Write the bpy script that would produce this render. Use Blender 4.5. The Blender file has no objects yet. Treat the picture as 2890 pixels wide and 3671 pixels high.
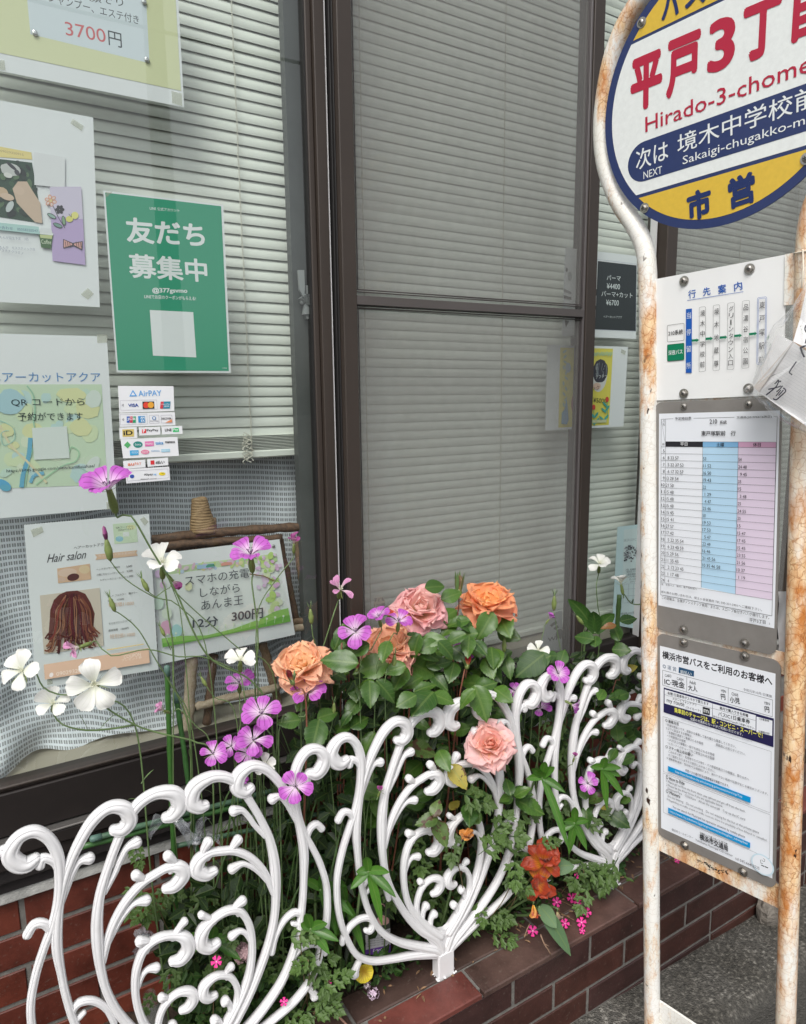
import bpy, math, random
from math import sin, cos, pi, sqrt, radians
from mathutils import Vector, Matrix
random.seed(7)
V = Vector
scene = bpy.context.scene
COL = scene.collection
H = 1.44                                   # height of the camera above the ground
F_PX, CX, CY = 2500.0, 1445.0, 1835.5
R = Matrix(((0.85067644, 0.01083403, -0.52557799), (-0.09422284, 0.98673937, -0.13216456), (0.51717662, 0.16195072, 0.84041674)))
RI = R.transposed()
# ---------------------------------------------------------------- camera
cam = bpy.data.cameras.new('camera'); cam_o = bpy.data.objects.new('camera', cam); COL.objects.link(cam_o)
rx, ry, rz = RI @ V((1, 0, 0)), RI @ V((0, 1, 0)), RI @ V((0, 0, 1))
def w3(v): return V((v[0], v[2], -v[1]))
mr, mu, CAMZ = w3(rx), -w3(ry), -w3(rz)
mm = Matrix((mr, mu, CAMZ)).transposed().to_4x4(); mm.translation = V((0, 0, H))
cam_o.matrix_world = mm
cam.sensor_fit = 'VERTICAL'; cam.sensor_height = 36; cam.lens = 36 * F_PX / 3671
cam.clip_start = 0.05; cam.clip_end = 400
scene.camera = cam_o
# ---------------------------------------------------------------- world, sun, exposure
SUN_EL, SUN_AZ = radians(52), radians(226)      # azimuth measured from +Y clockwise
world = bpy.data.worlds.new("World"); scene.world = world; world.use_nodes = True
nt = world.node_tree; nt.nodes.clear()
sky = nt.nodes.new('ShaderNodeTexSky'); sky.sky_type = 'NISHITA'; sky.sun_disc = False
sky.sun_elevation = SUN_EL; sky.sun_rotation = SUN_AZ; sky.air_density = 1.0; sky.dust_density = 4.0; sky.ozone_density = 1.0
hs = nt.nodes.new('ShaderNodeHueSaturation'); hs.inputs['Saturation'].default_value = 0.22
bg = nt.nodes.new('ShaderNodeBackground'); bg.inputs['Strength'].default_value = 0.13
wo = nt.nodes.new('ShaderNodeOutputWorld')
nt.links.new(sky.outputs[0], hs.inputs['Color']); nt.links.new(hs.outputs[0], bg.inputs[0]); nt.links.new(bg.outputs[0], wo.inputs[0])
sun = bpy.data.lights.new('sun', 'SUN'); sun.energy = 1.4; sun.angle = radians(28); sun.color = (1, .97, .92)
sun_o = bpy.data.objects.new('sun', sun); COL.objects.link(sun_o)
sd = V((sin(SUN_AZ) * cos(SUN_EL), cos(SUN_AZ) * cos(SUN_EL), sin(SUN_EL)))
sun_o.rotation_euler = sd.to_track_quat('Z', 'Y').to_euler(); sun_o.location = (0, -6, 8)
scene.view_settings.view_transform = 'Standard'; scene.view_settings.look = 'None'
scene.view_settings.exposure = 0.5; scene.view_settings.gamma = 1.0
scene.render.engine = 'CYCLES'; scene.cycles.transparent_max_bounces = 32; scene.cycles.max_bounces = 10
scene.cycles.caustics_reflective = False; scene.cycles.caustics_refractive = False
# ---------------------------------------------------------------- photo geometry: a ray through a photo point, cut by a real plane
def ray(x, y): return w3(RI @ V((x - CX, y - CY, F_PX)))
def P(x, y, Y):
    d = ray(x, y); return d * (Y / d.y) + V((0, 0, H))
def PZ(x, y, z):
    d = ray(x, y); return d * ((z - H) / d.z) + V((0, 0, H))
def mpp(p):                                  # metres per photo pixel at a point
    q = p - V((0, 0, H)); return -(q.dot(CAMZ)) / F_PX
CAMP = V((0, 0, H))
RB = Matrix(((0.64497361, 0.06030487, 0.76182174), (0.07975811, 0.98612553, -0.1455853), (-0.76003137, 0.15466014, 0.63121514)))
SB = 1.30
TB = V((0.36614491, -0.14082301, 1.0)) * SB
BU, BV, BN = w3(RI @ RB.col[0]), w3(RI @ RB.col[1]), w3(RI @ RB.col[2])   # sign board: right, down, away
BO = w3(RI @ TB) + CAMP
def BP(x, y, off=0.0):                       # point of the photo on the sign board plane, off metres in front of it
    d = ray(x, y); o = BO - BN * off
    return d * ((o - CAMP).dot(BN) / d.dot(BN)) + CAMP
def BL(u, v, off=0.0): return BO + BU * u + BV * v - BN * off
# ---------------------------------------------------------------- materials
MATS = {}
def newmat(name):
    m = bpy.data.materials.new(name); m.use_nodes = True
    n = m.node_tree.nodes; b = n['Principled BSDF']; return m, m.node_tree, b
def rgba(c): return (c[0], c[1], c[2], 1)
def M(name, col, rough=.5, metal=0, spec=.5, var=None, bump=None, coat=0, trans=0):
    """plain surface with noise variation in colour (scale, amount) and fine relief (scale, strength)"""
    if name in MATS: return MATS[name]
    m, t, b = newmat(name)
    b.inputs['Base Color'].default_value = rgba(col); b.inputs['Roughness'].default_value = rough
    b.inputs['Metallic'].default_value = metal; b.inputs['Specular IOR Level'].default_value = spec
    b.inputs['Coat Weight'].default_value = coat
    tc = t.nodes.new('ShaderNodeTexCoord')
    if var:
        n = t.nodes.new('ShaderNodeTexNoise'); n.inputs['Scale'].default_value = var[0]; n.inputs['Detail'].default_value = 6
        n.inputs['Roughness'].default_value = .65
        g = t.nodes.new('ShaderNodeNewGeometry') if len(var) > 2 else None
        t.links.new(g.outputs['Position'] if g else tc.outputs['Object'], n.inputs['Vector'])
        mr_ = t.nodes.new('ShaderNodeMapRange'); mr_.inputs[1].default_value = .3; mr_.inputs[2].default_value = .7
        mr_.inputs[3].default_value = 1 - var[1]; mr_.inputs[4].default_value = 1 + var[1]
        t.links.new(n.outputs[0], mr_.inputs[0])
        mx = t.nodes.new('ShaderNodeVectorMath'); mx.operation = 'SCALE'; mx.inputs[0].default_value = col
        t.links.new(mr_.outputs[0], mx.inputs['Scale']); t.links.new(mx.outputs[0], b.inputs['Base Color'])
    if bump:
        n = t.nodes.new('ShaderNodeTexNoise'); n.inputs['Scale'].default_value = bump[0]; n.inputs['Detail'].default_value = 5
        t.links.new(tc.outputs['Object'], n.inputs['Vector'])
        bp = t.nodes.new('ShaderNodeBump'); bp.inputs['Strength'].default_value = bump[1]; bp.inputs['Distance'].default_value = bump[2] if len(bump) > 2 else .002
        t.links.new(n.outputs[0], bp.inputs['Height']); t.links.new(bp.outputs[0], b.inputs['Normal'])
    if trans:
        tr = t.nodes.new('ShaderNodeBsdfTranslucent'); tr.inputs[0].default_value = rgba(col)
        mx = t.nodes.new('ShaderNodeMixShader'); mx.inputs[0].default_value = trans
        o = t.nodes['Material Output']; t.links.new(b.outputs[0], mx.inputs[1]); t.links.new(tr.outputs[0], mx.inputs[2]); t.links.new(mx.outputs[0], o.inputs[0])
    MATS[name] = m; return m
def ink(c):
    k = 'ink_%02x%02x%02x' % tuple(int(max(0, min(1, x)) * 255) for x in c)
    return M(k, c, .55, spec=.3)
def srgb(r, g, b):
    f = lambda x: (x / 255 / 12.92) if x <= 10 else ((x / 255 + .055) / 1.055) ** 2.4
    return (f(r), f(g), f(b))
def clear(name, tint=(.93, .96, .95), ior=1.5, rough=.0, haze=0.0, hazecol=(.8, .85, .85)):
    m, t, b = newmat(name); t.nodes.remove(b)
    fr = t.nodes.new('ShaderNodeFresnel'); ge = t.nodes.new('ShaderNodeNewGeometry')      # thin sheet: the same reflection from either side
    io = t.nodes.new('ShaderNodeMapRange'); io.inputs[3].default_value = ior; io.inputs[4].default_value = 1 / ior
    t.links.new(ge.outputs['Backfacing'], io.inputs[0]); t.links.new(io.outputs[0], fr.inputs[0])
    tr = t.nodes.new('ShaderNodeBsdfTransparent'); tr.inputs[0].default_value = rgba(tint)
    gl = t.nodes.new('ShaderNodeBsdfGlossy'); gl.inputs['Roughness'].default_value = rough
    mx = t.nodes.new('ShaderNodeMixShader'); t.links.new(fr.outputs[0], mx.inputs[0]); t.links.new(tr.outputs[0], mx.inputs[1]); t.links.new(gl.outputs[0], mx.inputs[2])
    out = mx
    if haze:
        df = t.nodes.new('ShaderNodeBsdfDiffuse'); df.inputs[0].default_value = rgba(hazecol)
        m2 = t.nodes.new('ShaderNodeMixShader'); m2.inputs[0].default_value = haze
        t.links.new(mx.outputs[0], m2.inputs[1]); t.links.new(df.outputs[0], m2.inputs[2]); out = m2
    t.links.new(out.outputs[0], t.nodes['Material Output'].inputs[0]); MATS[name] = m; return m
# ---------------------------------------------------------------- mesh helpers
class MB:
    def __init__(s): s.v = []; s.f = []; s.uv = []; s.has = False
    def add(s, vs, fs, uvs=None):
        b = len(s.v); s.v += [tuple(v) for v in vs]; s.f += [tuple(b + i for i in f) for f in fs]
        if uvs: s.has = True
        s.uv += list(uvs) if uvs else [(0, 0)] * len(vs)
        return s
    def box(s, a, b, bevel=0):
        x0, y0, z0 = a; x1, y1, z1 = b
        return s.add([(x0,y0,z0),(x1,y0,z0),(x1,y1,z0),(x0,y1,z0),(x0,y0,z1),(x1,y0,z1),(x1,y1,z1),(x0,y1,z1)],
                     [(0,3,2,1),(4,5,6,7),(0,1,5,4),(1,2,6,5),(2,3,7,6),(3,0,4,7)])
    def cbox(s, a, b, c=.002):                # box whose front (-Y) face is chamfered
        x0, y0, z0 = a; x1, y1, z1 = b
        vs = [(x0+c,y0,z0+c),(x1-c,y0,z0+c),(x1-c,y0,z1-c),(x0+c,y0,z1-c),(x0,y0+c,z0),(x1,y0+c,z0),(x1,y0+c,z1),(x0,y0+c,z1),(x0,y1,z0),(x1,y1,z0),(x1,y1,z1),(x0,y1,z1)]
        return s.add(vs, [(0,1,2,3),(4,5,1,0),(5,6,2,1),(6,7,3,2),(7,4,0,3),(8,9,5,4),(9,10,6,5),(10,11,7,6),(11,8,4,7),(8,11,10,9)])
    def obox(s, o, ex, ey, ez, lo, hi):       # box in a given frame
        vs = [o + ex * x + ey * y + ez * z for z in (lo[2], hi[2]) for x, y in ((lo[0], lo[1]), (hi[0], lo[1]), (hi[0], hi[1]), (lo[0], hi[1]))]
        return s.add(vs, [(0,3,2,1),(4,5,6,7),(0,1,5,4),(1,2,6,5),(2,3,7,6),(3,0,4,7)])
    def prism(s, pts, d):                     # polygon pts (world) extruded by vector d, with both ends
        n = len(pts); d = V(d)
        vs = list(pts) + [V(p) + d for p in pts]
        return s.add(vs, [tuple(range(n)), tuple(range(2*n-1, n-1, -1))] + [(i, i+n, (i+1) % n + n, (i+1) % n) for i in range(n)])
    def tube(s, path, r, n=8, cap=True):
        path = [V(p) for p in path]; rs = r if isinstance(r, (list, tuple)) else [r] * len(path)
        vs = []; fs = []; uv = []; ref = None; L = 0
        for i, p in enumerate(path):
            t = (path[min(i+1, len(path)-1)] - path[max(i-1, 0)])
            if t.length < 1e-9: t = V((0, 0, 1))
            t.normalize()
            if ref is None: ref = t.orthogonal().normalized()
            ref = (ref - t * ref.dot(t)); 
            if ref.length < 1e-6: ref = t.orthogonal()
            ref.normalize(); bn = t.cross(ref)
            if i: L += (p - path[i-1]).length
            for k in range(n):
                a = 2 * pi * k / n; vs.append(p + (ref * cos(a) + bn * sin(a)) * rs[i]); uv.append((k / n, L))
        for i in range(len(path) - 1):
            for k in range(n): fs.append((i*n+k, i*n+(k+1) % n, (i+1)*n+(k+1) % n, (i+1)*n+k))
        if cap: fs += [tuple(range(n-1, -1, -1)), tuple(range((len(path)-1)*n, len(path)*n))]
        return s.add(vs, fs, uv)
    def ball(s, c, r, n=8, m=6, sc=(1, 1, 1)):
        c = V(c); vs = []; fs = []
        for i in range(m + 1):
            for k in range(n):
                a = pi * i / m; b = 2 * pi * k / n
                vs.append(c + V((sin(a)*cos(b)*sc[0], sin(a)*sin(b)*sc[1], cos(a)*sc[2])) * r)
        for i in range(m):
            for k in range(n): fs.append((i*n+k, (i+1)*n+k, (i+1)*n+(k+1) % n, i*n+(k+1) % n))
        return s.add(vs, fs)
    def mesh(s, name, mat, smooth=False, off=None, fix=False):
        me = bpy.data.meshes.new(name)
        vs = [tuple(V(v) - off) for v in s.v] if off is not None else s.v
        me.from_pydata(vs, [], s.f)
        if s.has:
            u = me.uv_layers.new(name='UVMap')
            for l in me.loops: u.data[l.index].uv = s.uv[l.vertex_index]
        for m in (mat if isinstance(mat, (list, tuple)) else [mat]): me.materials.append(m)
        if fix:
            import bmesh
            bm_ = bmesh.new(); bm_.from_mesh(me); bmesh.ops.recalc_face_normals(bm_, faces=bm_.faces[:]); bm_.to_mesh(me); bm_.free()
        if smooth: me.polygons.foreach_set('use_smooth', [True] * len(me.polygons))
        me.update(); return me
    def build(s, name, mat, parent=None, smooth=False, loc=None):
        """one object; vertices are given in world space, the origin goes to loc (or the parent's origin)"""
        off = V(loc) if loc is not None else (wl(parent) if parent else V((0, 0, 0)))
        o = bpy.data.objects.new(name, s.mesh(name, mat, smooth, off)); COL.objects.link(o)
        place(o, parent, off); return o
WL = {}
def wl(o): return WL[o.name] if o else V((0, 0, 0))
def place(o, parent, off):
    WL[o.name] = V(off)
    if parent: o.parent = parent; o.location = V(off) - wl(parent)
    else: o.location = V(off)
def tag(o, label=None, cat=None, group=None, kind=None):
    if label: o['label'] = label
    if cat: o['category'] = cat
    if group: o['group'] = group
    if kind: o['kind'] = kind
    return o
def thing(name, label, cat, loc, group=None):
    o = bpy.data.objects.new(name, None); COL.objects.link(o); o.empty_display_size = .02
    place(o, None, V(loc)); return tag(o, label, cat, group)
def inst(name, me, parent, mat4):            # part from shared mesh, world matrix given
    o = bpy.data.objects.new(name, me); COL.objects.link(o)
    o.parent = parent
    o.matrix_parent_inverse = Matrix.Identity(4)
    m = Matrix.Translation(-wl(parent)) @ mat4; o.matrix_local = m; WL[o.name] = mat4.translation.copy(); return o
def catmull(pts, step):
    pts = [V(p) for p in pts]; out = []
    n = len(pts)
    for i in range(n - 1):
        p0, p1, p2, p3 = pts[max(i-1, 0)], pts[i], pts[i+1], pts[min(i+2, n-1)]
        k = max(2, int((V(p2[:2]) - V(p1[:2])).length / step) if len(p1) == 3 and step > .5 else max(2, int((p2 - p1).length / step)))
        for j in range(k):
            t = j / k; out.append(.5 * ((2*p1) + (p2-p0)*t + (2*p0-5*p1+4*p2-p3)*t*t + (3*p1-p0-3*p2+p3)*t**3))
    out.append(pts[-1]); return out
def frame(n, up=V((0, 0, 1)), roll=0):       # rotation whose local Z is n
    n = V(n).normalized(); x = up.cross(n)
    if x.length < 1e-4: x = V((1, 0, 0)).cross(n)
    x.normalize(); y = n.cross(x)
    m = Matrix((x, y, n)).transposed()
    return (m @ Matrix.Rotation(roll, 3, 'Z')).to_4x4()
# ---------------------------------------------------------------- print and lettering on real flat sheets
GL = {}
def glyphs(s, bold=0):
    k = s
    if k not in GL:
        cu = bpy.data.curves.new('t', 'FONT'); cu.body = s; cu.resolution_u = 2 if len(s) > 12 else 4; cu.offset = 0
        o = bpy.data.objects.new('t', cu); me = bpy.data.meshes.new_from_object(o)
        vs = [(v.co.x, v.co.y) for v in me.vertices]; fs = [tuple(p.vertices) for p in me.polygons]
        bpy.data.objects.remove(o); bpy.data.meshes.remove(me); bpy.data.curves.remove(cu)
        if not vs: vs = [(0, 0), (1, 1)]
        xs = [v[0] for v in vs]; ys = [v[1] for v in vs]
        GL[k] = (vs, fs, min(xs), max(xs), min(ys), max(ys))
    return GL[k]
class Print:
    def __init__(s, parent, W, base=.0008, step=.00003):
        s.p = parent; s.W = W; s.o = base; s.st = step; s.d = {}
    def _mb(s, name, col): return s.d.setdefault((name, col), MB())
    def poly(s, pts, col, name='print'):
        s.o += s.st
        s._mb(name, col).add([s.W(x, y, s.o) for x, y in pts], [tuple(range(len(pts)))]); return s
    def line(s, a, b, w, col, name='print'):
        dx, dy = b[0]-a[0], b[1]-a[1]; L = sqrt(dx*dx+dy*dy) or 1; nx, ny = -dy/L*w/2, dx/L*w/2
        return s.poly([(a[0]+nx, a[1]+ny), (b[0]+nx, b[1]+ny), (b[0]-nx, b[1]-ny), (a[0]-nx, a[1]-ny)], col, name)
    def path(s, pts, w, col, name='print'):
        for a, b in zip(pts, pts[1:]): s.line(a, b, w, col, name); s.o -= s.st
        s.o += s.st; return s
    def box(s, tl, tr, br, bl, w, col, name='print'): return s.path([tl, tr, br, bl, tl], w, col, name)
    def ell(s, c, rx, ry, col, rot=0, n=20, name='print', jit=0):
        return s.poly([(c[0] + cos(a)*rx*cos(rot)*(j) - sin(a)*ry*sin(rot)*j, c[1] + cos(a)*rx*sin(rot)*j + sin(a)*ry*cos(rot)*j)
                       for a, j in ((2*pi*i/n, 1 + random.uniform(-jit, jit)) for i in range(n))], col, name)
    def text(s, t, p0, p1, h, col=(.03, .03, .03), bold=0.0, name='lettering', sh=0):
        """ink box of t fitted between p0 and p1 (bottom left, bottom right in photo pixels), h pixels high"""
        s.o += s.st
        vs, fs, x0, x1, y0, y1 = glyphs(t, bold); vs = [(x + sh * y, y) for x, y in vs] if sh else vs; x1 += sh * y1
        a, b, c = s.W(p0[0], p0[1], s.o), s.W(p1[0], p1[1], s.o), s.W(p0[0], p0[1] - h, s.o)
        ex = (b - a) / max(x1 - x0, 1e-6); up = c - a; up = up - ex.normalized() * up.dot(ex.normalized())
        ey = up / max(y1 - y0, 1e-6)
        n = (s.W(p0[0], p0[1], s.o + .001) - a) * 1000
        offs = [(0, 0)] if bold <= 0 else [(bold * cos(i * pi / 4), bold * sin(i * pi / 4)) for i in range(8)]
        kx = 1 - 2 * bold / max(x1 - x0, .1) if bold > 0 else 1; ky = 1 - 2 * bold / max(y1 - y0, .1) if bold > 0 else 1
        for i, (dx, dy) in enumerate(offs):
            s._mb(name, col).add([a + ex * ((x - x0) * kx + max(bold, 0) + dx) + ey * ((y - y0) * ky + max(bold, 0) + dy) + n * (.000004 * i) for x, y in vs], fs)
        return s
    def vtext(s, t, x0, y0, x1, y1, w, h, col=(.03, .03, .03), bold=0.0, sk=0):
        n = len(t)
        for i, ch in enumerate(t):
            k = i / max(n - 1, 1); x = x0 + (x1-x0)*k; y = y0 + (y1-y0)*k
            if ch == 'ー': s.poly([(x-2, y-h/2), (x+2, y-h/2), (x+2, y+h/2), (x-2, y+h/2)], col, 'lettering')
            else: s.text(ch, (x - w/2, y + h/2 + sk*w/2), (x + w/2, y + h/2 - sk*w/2), h, col, bold)
        return s
    def done(s):
        for (name, col), mb in s.d.items():
            mb.build(name, ink(col), s.p)
def glassW(Y):
    def W(x, y, off): return P(x, y, Y - off)
    return W
# ================================================================ SETTING
ZC = H - 1.2                                  # top of the planter's cap tiles
YW, YF = 1.33, 0.983                          # wall face, planter face
def gz(x): return H - 1.426 - .045 * (x - 1.18)
# ---- ground
m, t, b = newmat('rough_asphalt')
tc = t.nodes.new('ShaderNodeTexCoord')
n1 = t.nodes.new('ShaderNodeTexNoise'); n1.inputs['Scale'].default_value = 105; n1.inputs['Detail'].default_value = 7
n2 = t.nodes.new('ShaderNodeTexVoronoi'); n2.inputs['Scale'].default_value = 210
n3 = t.nodes.new('ShaderNodeTexNoise'); n3.inputs['Scale'].default_value = 5; n3.inputs['Detail'].default_value = 5
for n in (n1, n2, n3): t.links.new(tc.outputs['Object'], n.inputs['Vector'])
cr = t.nodes.new('ShaderNodeValToRGB'); cr.color_ramp.elements[0].position = .36; cr.color_ramp.elements[0].color = (.06, .057, .05, 1)
cr.color_ramp.elements[1].position = .74; cr.color_ramp.elements[1].color = (.34, .325, .29, 1)
e = cr.color_ramp.elements.new(.56); e.color = (.12, .112, .098, 1)
t.links.new(n1.outputs[0], cr.inputs[0])
mx = t.nodes.new('ShaderNodeMix'); mx.data_type = 'RGBA'; mx.blend_type = 'MULTIPLY'; mx.inputs[0].default_value = .7
c2 = t.nodes.new('ShaderNodeValToRGB'); c2.color_ramp.elements[0].position = .35; c2.color_ramp.elements[0].color = (.35, .33, .28, 1); c2.color_ramp.elements[1].position = .62
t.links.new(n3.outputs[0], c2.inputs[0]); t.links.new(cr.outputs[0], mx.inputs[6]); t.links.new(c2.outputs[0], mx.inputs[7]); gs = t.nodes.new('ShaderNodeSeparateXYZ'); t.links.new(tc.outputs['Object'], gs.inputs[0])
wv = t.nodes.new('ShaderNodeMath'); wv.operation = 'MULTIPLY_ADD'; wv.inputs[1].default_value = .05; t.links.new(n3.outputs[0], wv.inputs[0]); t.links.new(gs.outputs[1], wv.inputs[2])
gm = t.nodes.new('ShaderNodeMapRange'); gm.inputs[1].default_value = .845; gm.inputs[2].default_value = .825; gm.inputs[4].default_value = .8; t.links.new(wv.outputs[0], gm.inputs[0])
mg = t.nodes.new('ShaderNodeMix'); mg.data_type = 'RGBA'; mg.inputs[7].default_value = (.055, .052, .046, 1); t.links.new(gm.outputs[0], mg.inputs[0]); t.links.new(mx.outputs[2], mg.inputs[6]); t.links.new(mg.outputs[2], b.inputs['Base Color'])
bp = t.nodes.new('ShaderNodeBump'); bp.inputs['Strength'].default_value = .9; bp.inputs['Distance'].default_value = .004
ad = t.nodes.new('ShaderNodeMath'); ad.operation = 'SUBTRACT'; t.links.new(n1.outputs[0], ad.inputs[0]); t.links.new(n2.outputs['Distance'], ad.inputs[1])
t.links.new(ad.outputs[0], bp.inputs['Height']); t.links.new(bp.outputs[0], b.inputs['Normal']); b.inputs['Roughness'].default_value = .85
MATS['asphalt'] = m
g = MB()
xs = [-60, -8, -1] + [-1 + .1 * i for i in range(1, 50)] + [8, 60]; ys = [-60, -8, -1] + [-.9 + .1 * i for i in range(17)] + [.75, .79, .80, .815, .83, .87, .93, 1.0, 1.2, 1.4]
rn = random.Random(3)
vs = []; fs = []
for j, y in enumerate(ys):
    for i, x in enumerate(xs):
        zx = gz(max(-1, min(4, x)))
        near = (y > -.5 and -1 < x < 4)
        z = zx - .022 * max(0, min(1, (.83 - y) / .03)) + (rn.uniform(-.0015, .0015) if near else 0)
        vs.append((x, y, z))
for j in range(len(ys)-1):
    for i in range(len(xs)-1): k = j*len(xs)+i; fs.append((k, k+1, k+1+len(xs), k+len(xs)))
g.add(vs, fs); tag(g.build('ground', MATS['asphalt'], smooth=True), kind='structure')
# ---- bricks
m, t, b = newmat('fired_brick')
oi = t.nodes.new('ShaderNodeObjectInfo'); tc = t.nodes.new('ShaderNodeNewGeometry')
n1 = t.nodes.new('ShaderNodeTexNoise'); n1.inputs['Scale'].default_value = 14; n1.inputs['Detail'].default_value = 6; n1.inputs['Roughness'].default_value = .7
n2 = t.nodes.new('ShaderNodeTexNoise'); n2.inputs['Scale'].default_value = 160; n2.inputs['Detail'].default_value = 3
t.links.new(tc.outputs['Position'], n1.inputs['Vector']); t.links.new(tc.outputs['Position'], n2.inputs['Vector'])
mr_ = t.nodes.new('ShaderNodeMapRange'); mr_.inputs[1].default_value = .3; mr_.inputs[2].default_value = .72; mr_.inputs[3].default_value = .6; mr_.inputs[4].default_value = 1.5
t.links.new(n1.outputs[0], mr_.inputs[0])
sc_ = t.nodes.new('ShaderNodeVectorMath'); sc_.operation = 'SCALE'; t.links.new(oi.outputs['Color'], sc_.inputs[0]); t.links.new(mr_.outputs[0], sc_.inputs['Scale'])
m3 = t.nodes.new('ShaderNodeMapRange'); m3.inputs[1].default_value = .62; m3.inputs[2].default_value = .78; t.links.new(n2.outputs[0], m3.inputs[0])
mx = t.nodes.new('ShaderNodeMix'); mx.data_type = 'RGBA'; mx.inputs[7].default_value = (.2, .17, .14, 1)
ml = t.nodes.new('ShaderNodeMath'); ml.operation = 'MULTIPLY'; ml.inputs[1].default_value = .35; t.links.new(m3.outputs[0], ml.inputs[0]); t.links.new(ml.outputs[0], mx.inputs[0])
t.links.new(sc_.outputs[0], mx.inputs[6]); t.links.new(mx.outputs[2], b.inputs['Base Color'])
rr = t.nodes.new('ShaderNodeMapRange'); rr.inputs[3].default_value = .34; rr.inputs[4].default_value = .6; t.links.new(n1.outputs[0], rr.inputs[0]); t.links.new(rr.outputs[0], b.inputs['Roughness'])
bp = t.nodes.new('ShaderNodeBump'); bp.inputs['Strength'].default_value = .35; bp.inputs['Distance'].default_value = .001; t.links.new(n2.outputs[0], bp.inputs['Height']); t.links.new(bp.outputs[0], b.inputs['Normal'])
MATS['brick'] = m
mortar = M('mortar', (.155, .148, .135), .9, var=(60, .25), bump=(300, .6, .001))
def bricks(parent, x0, x1, rows, y, ztop, pitch_x, pitch_z, phase, cols, depth=.006, fname='brick', joint=.0095):
    """courses of face bricks, each its own object, proud of the mortar bed"""
    hz, hx = pitch_z - joint, pitch_x - joint
    mb = MB().cbox((-hx/2, 0, -hz/2), (hx/2, depth, hz/2), .0016)
    me = mb.mesh(fname, MATS['brick'])
    for r in range(rows):
        z = ztop - joint/2 - hz/2 - r * pitch_z
        ph = phase[r % len(phase)]
        i0 = math.floor((x0 - ph) / pitch_x); x = ph + i0 * pitch_x
        while x < x1:
            xc = x + pitch_x / 2
            if xc - hx/2 < x1 and xc + hx/2 > x0:
                o = inst(fname, me, parent, Matrix.Translation((xc, y + random.uniform(-.0006, .0006), z)) @ Matrix.Rotation(random.uniform(-.003, .003), 4, 'X'))
                c = random.choice(cols); k = random.uniform(.9, 1.12); o.color = (c[0]*k, c[1]*k, c[2]*k, 1)
            x += pitch_x
# ---- the shop wall below the window
wall = thing('brick_wall', 'red brown brick wall under the shop window behind the planting', 'wall', (0, YW, 0))
MB().box((-1.2, YW + .002, -.1), (3.4, YW + .12, H - .8815)).build('mortar_bed', mortar, wall)
bricks(wall, -.36, 2.3, 5, YW - .001, H - .8815, .237, .0702, (-.0015, .117), [(.105, .023, .013), (.09, .020, .012), (.12, .027, .015)])
MB().cbox((-1.2, YW - .013, H - .881), (3.4, YW + .1, H - .8555), .003).build('render_band', M('white_render', (.42, .42, .4), .85, var=(30, .3), bump=(120, .8, .003)), wall)
MB().box((-1.2, YW + .13, -.1), (-.62, YW + .5, 3.2)).box((-1.2, YW - .03, H + 1.55), (3.4, YW + .3, 3.6)).build('wall_face', M('wall_render', (.5, .49, .46), .85, var=(20, .15)), wall)
# ---- planter
pl = thing('brick_planter', 'low dark brick planter with a tiled cap under the white fence', 'planter', (1, YF, ZC))
MB().box((-.6, YF + .003, -.12), (2.35, YF + .10, ZC - .013)).build('mortar_bed', mortar, pl)
bricks(pl, -.3, 2.35, 4, YF, ZC - .0125, .229, .0695, (.867 - .0, .985, 1.094 - .229), [(.044, .016, .0125), (.040, .015, .0125), (.048, .0165, .012), (.036, .015, .0135)])
def caps(y0, y1, ph, x0, x1, cols, lab):
    me = MB().add([(-.1135, y0, -.012), (.1135, y0, -.012), (.1135, y1, -.012), (-.1135, y1, -.012), (-.1135, y0, -.0025), (.1135, y0, -.0025), (.1115, y0+.0025, 0), (.1115, y1-.001, 0), (-.1115, y1-.001, 0), (-.1115, y0+.0025, 0), (.1135, y1, -.0025), (-.1135, y1, -.0025)],
        [(3,2,1,0), (0,1,5,4), (4,5,6,9), (9,6,7,8), (5,1,2,10), (6,5,10,7), (7,10,11,8), (11,10,2,3), (8,11,4,9), (0,4,11,3)]).mesh('cap_tile', MATS['brick'])
    i = 0; x = ph
    while x - .234 > x0: x -= .234
    while x < x1:
        o = inst('cap_tile', me, pl, Matrix.Translation((x + .117, 0, ZC + random.uniform(-.0008, .0008))))
        c = cols[int(round((x - ph) / .234)) % len(cols)]; o.color = (*c, 1)
        if c[0] > .11: o['label'] = 'redder cap tile on the front edge beside the fence foot'
        x += .234
caps(YF - .004, 1.049, .782, -.4, 2.3, [(.078, .045, .037), (.09, .048, .039), (.082, .042, .034), (.066, .036, .03), (.085, .045, .037), (.125, .036, .028)], 0)
caps(1.0545, 1.122, .762, -.4, 2.3, [(.07, .042, .034), (.08, .048, .038), (.064, .038, .031)], 0)
MB().box((-.6, YF + .012, ZC - .014), (2.35, 1.12, ZC - .004)).build('tile_grout', mortar, pl)
# ---- soil
m = M('soil', (.035, .022, .014), .95, var=(40, .5), bump=(60, 1, .01))
g = MB(); nx, ny = 90, 12; vs = []; fs = []
for j in range(ny + 1):
    for i in range(nx + 1): vs.append((-.6 + 2.95 * i / nx, 1.12 + .212 * j / ny, ZC - .012 + random.uniform(-.008, .01)))
for j in range(ny):
    for i in range(nx): k = j*(nx+1)+i; fs.append((k, k+1, k+nx+2, k+nx+1))
g.add(vs, fs); tag(g.build('soil', m, smooth=True), kind='structure')
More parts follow.
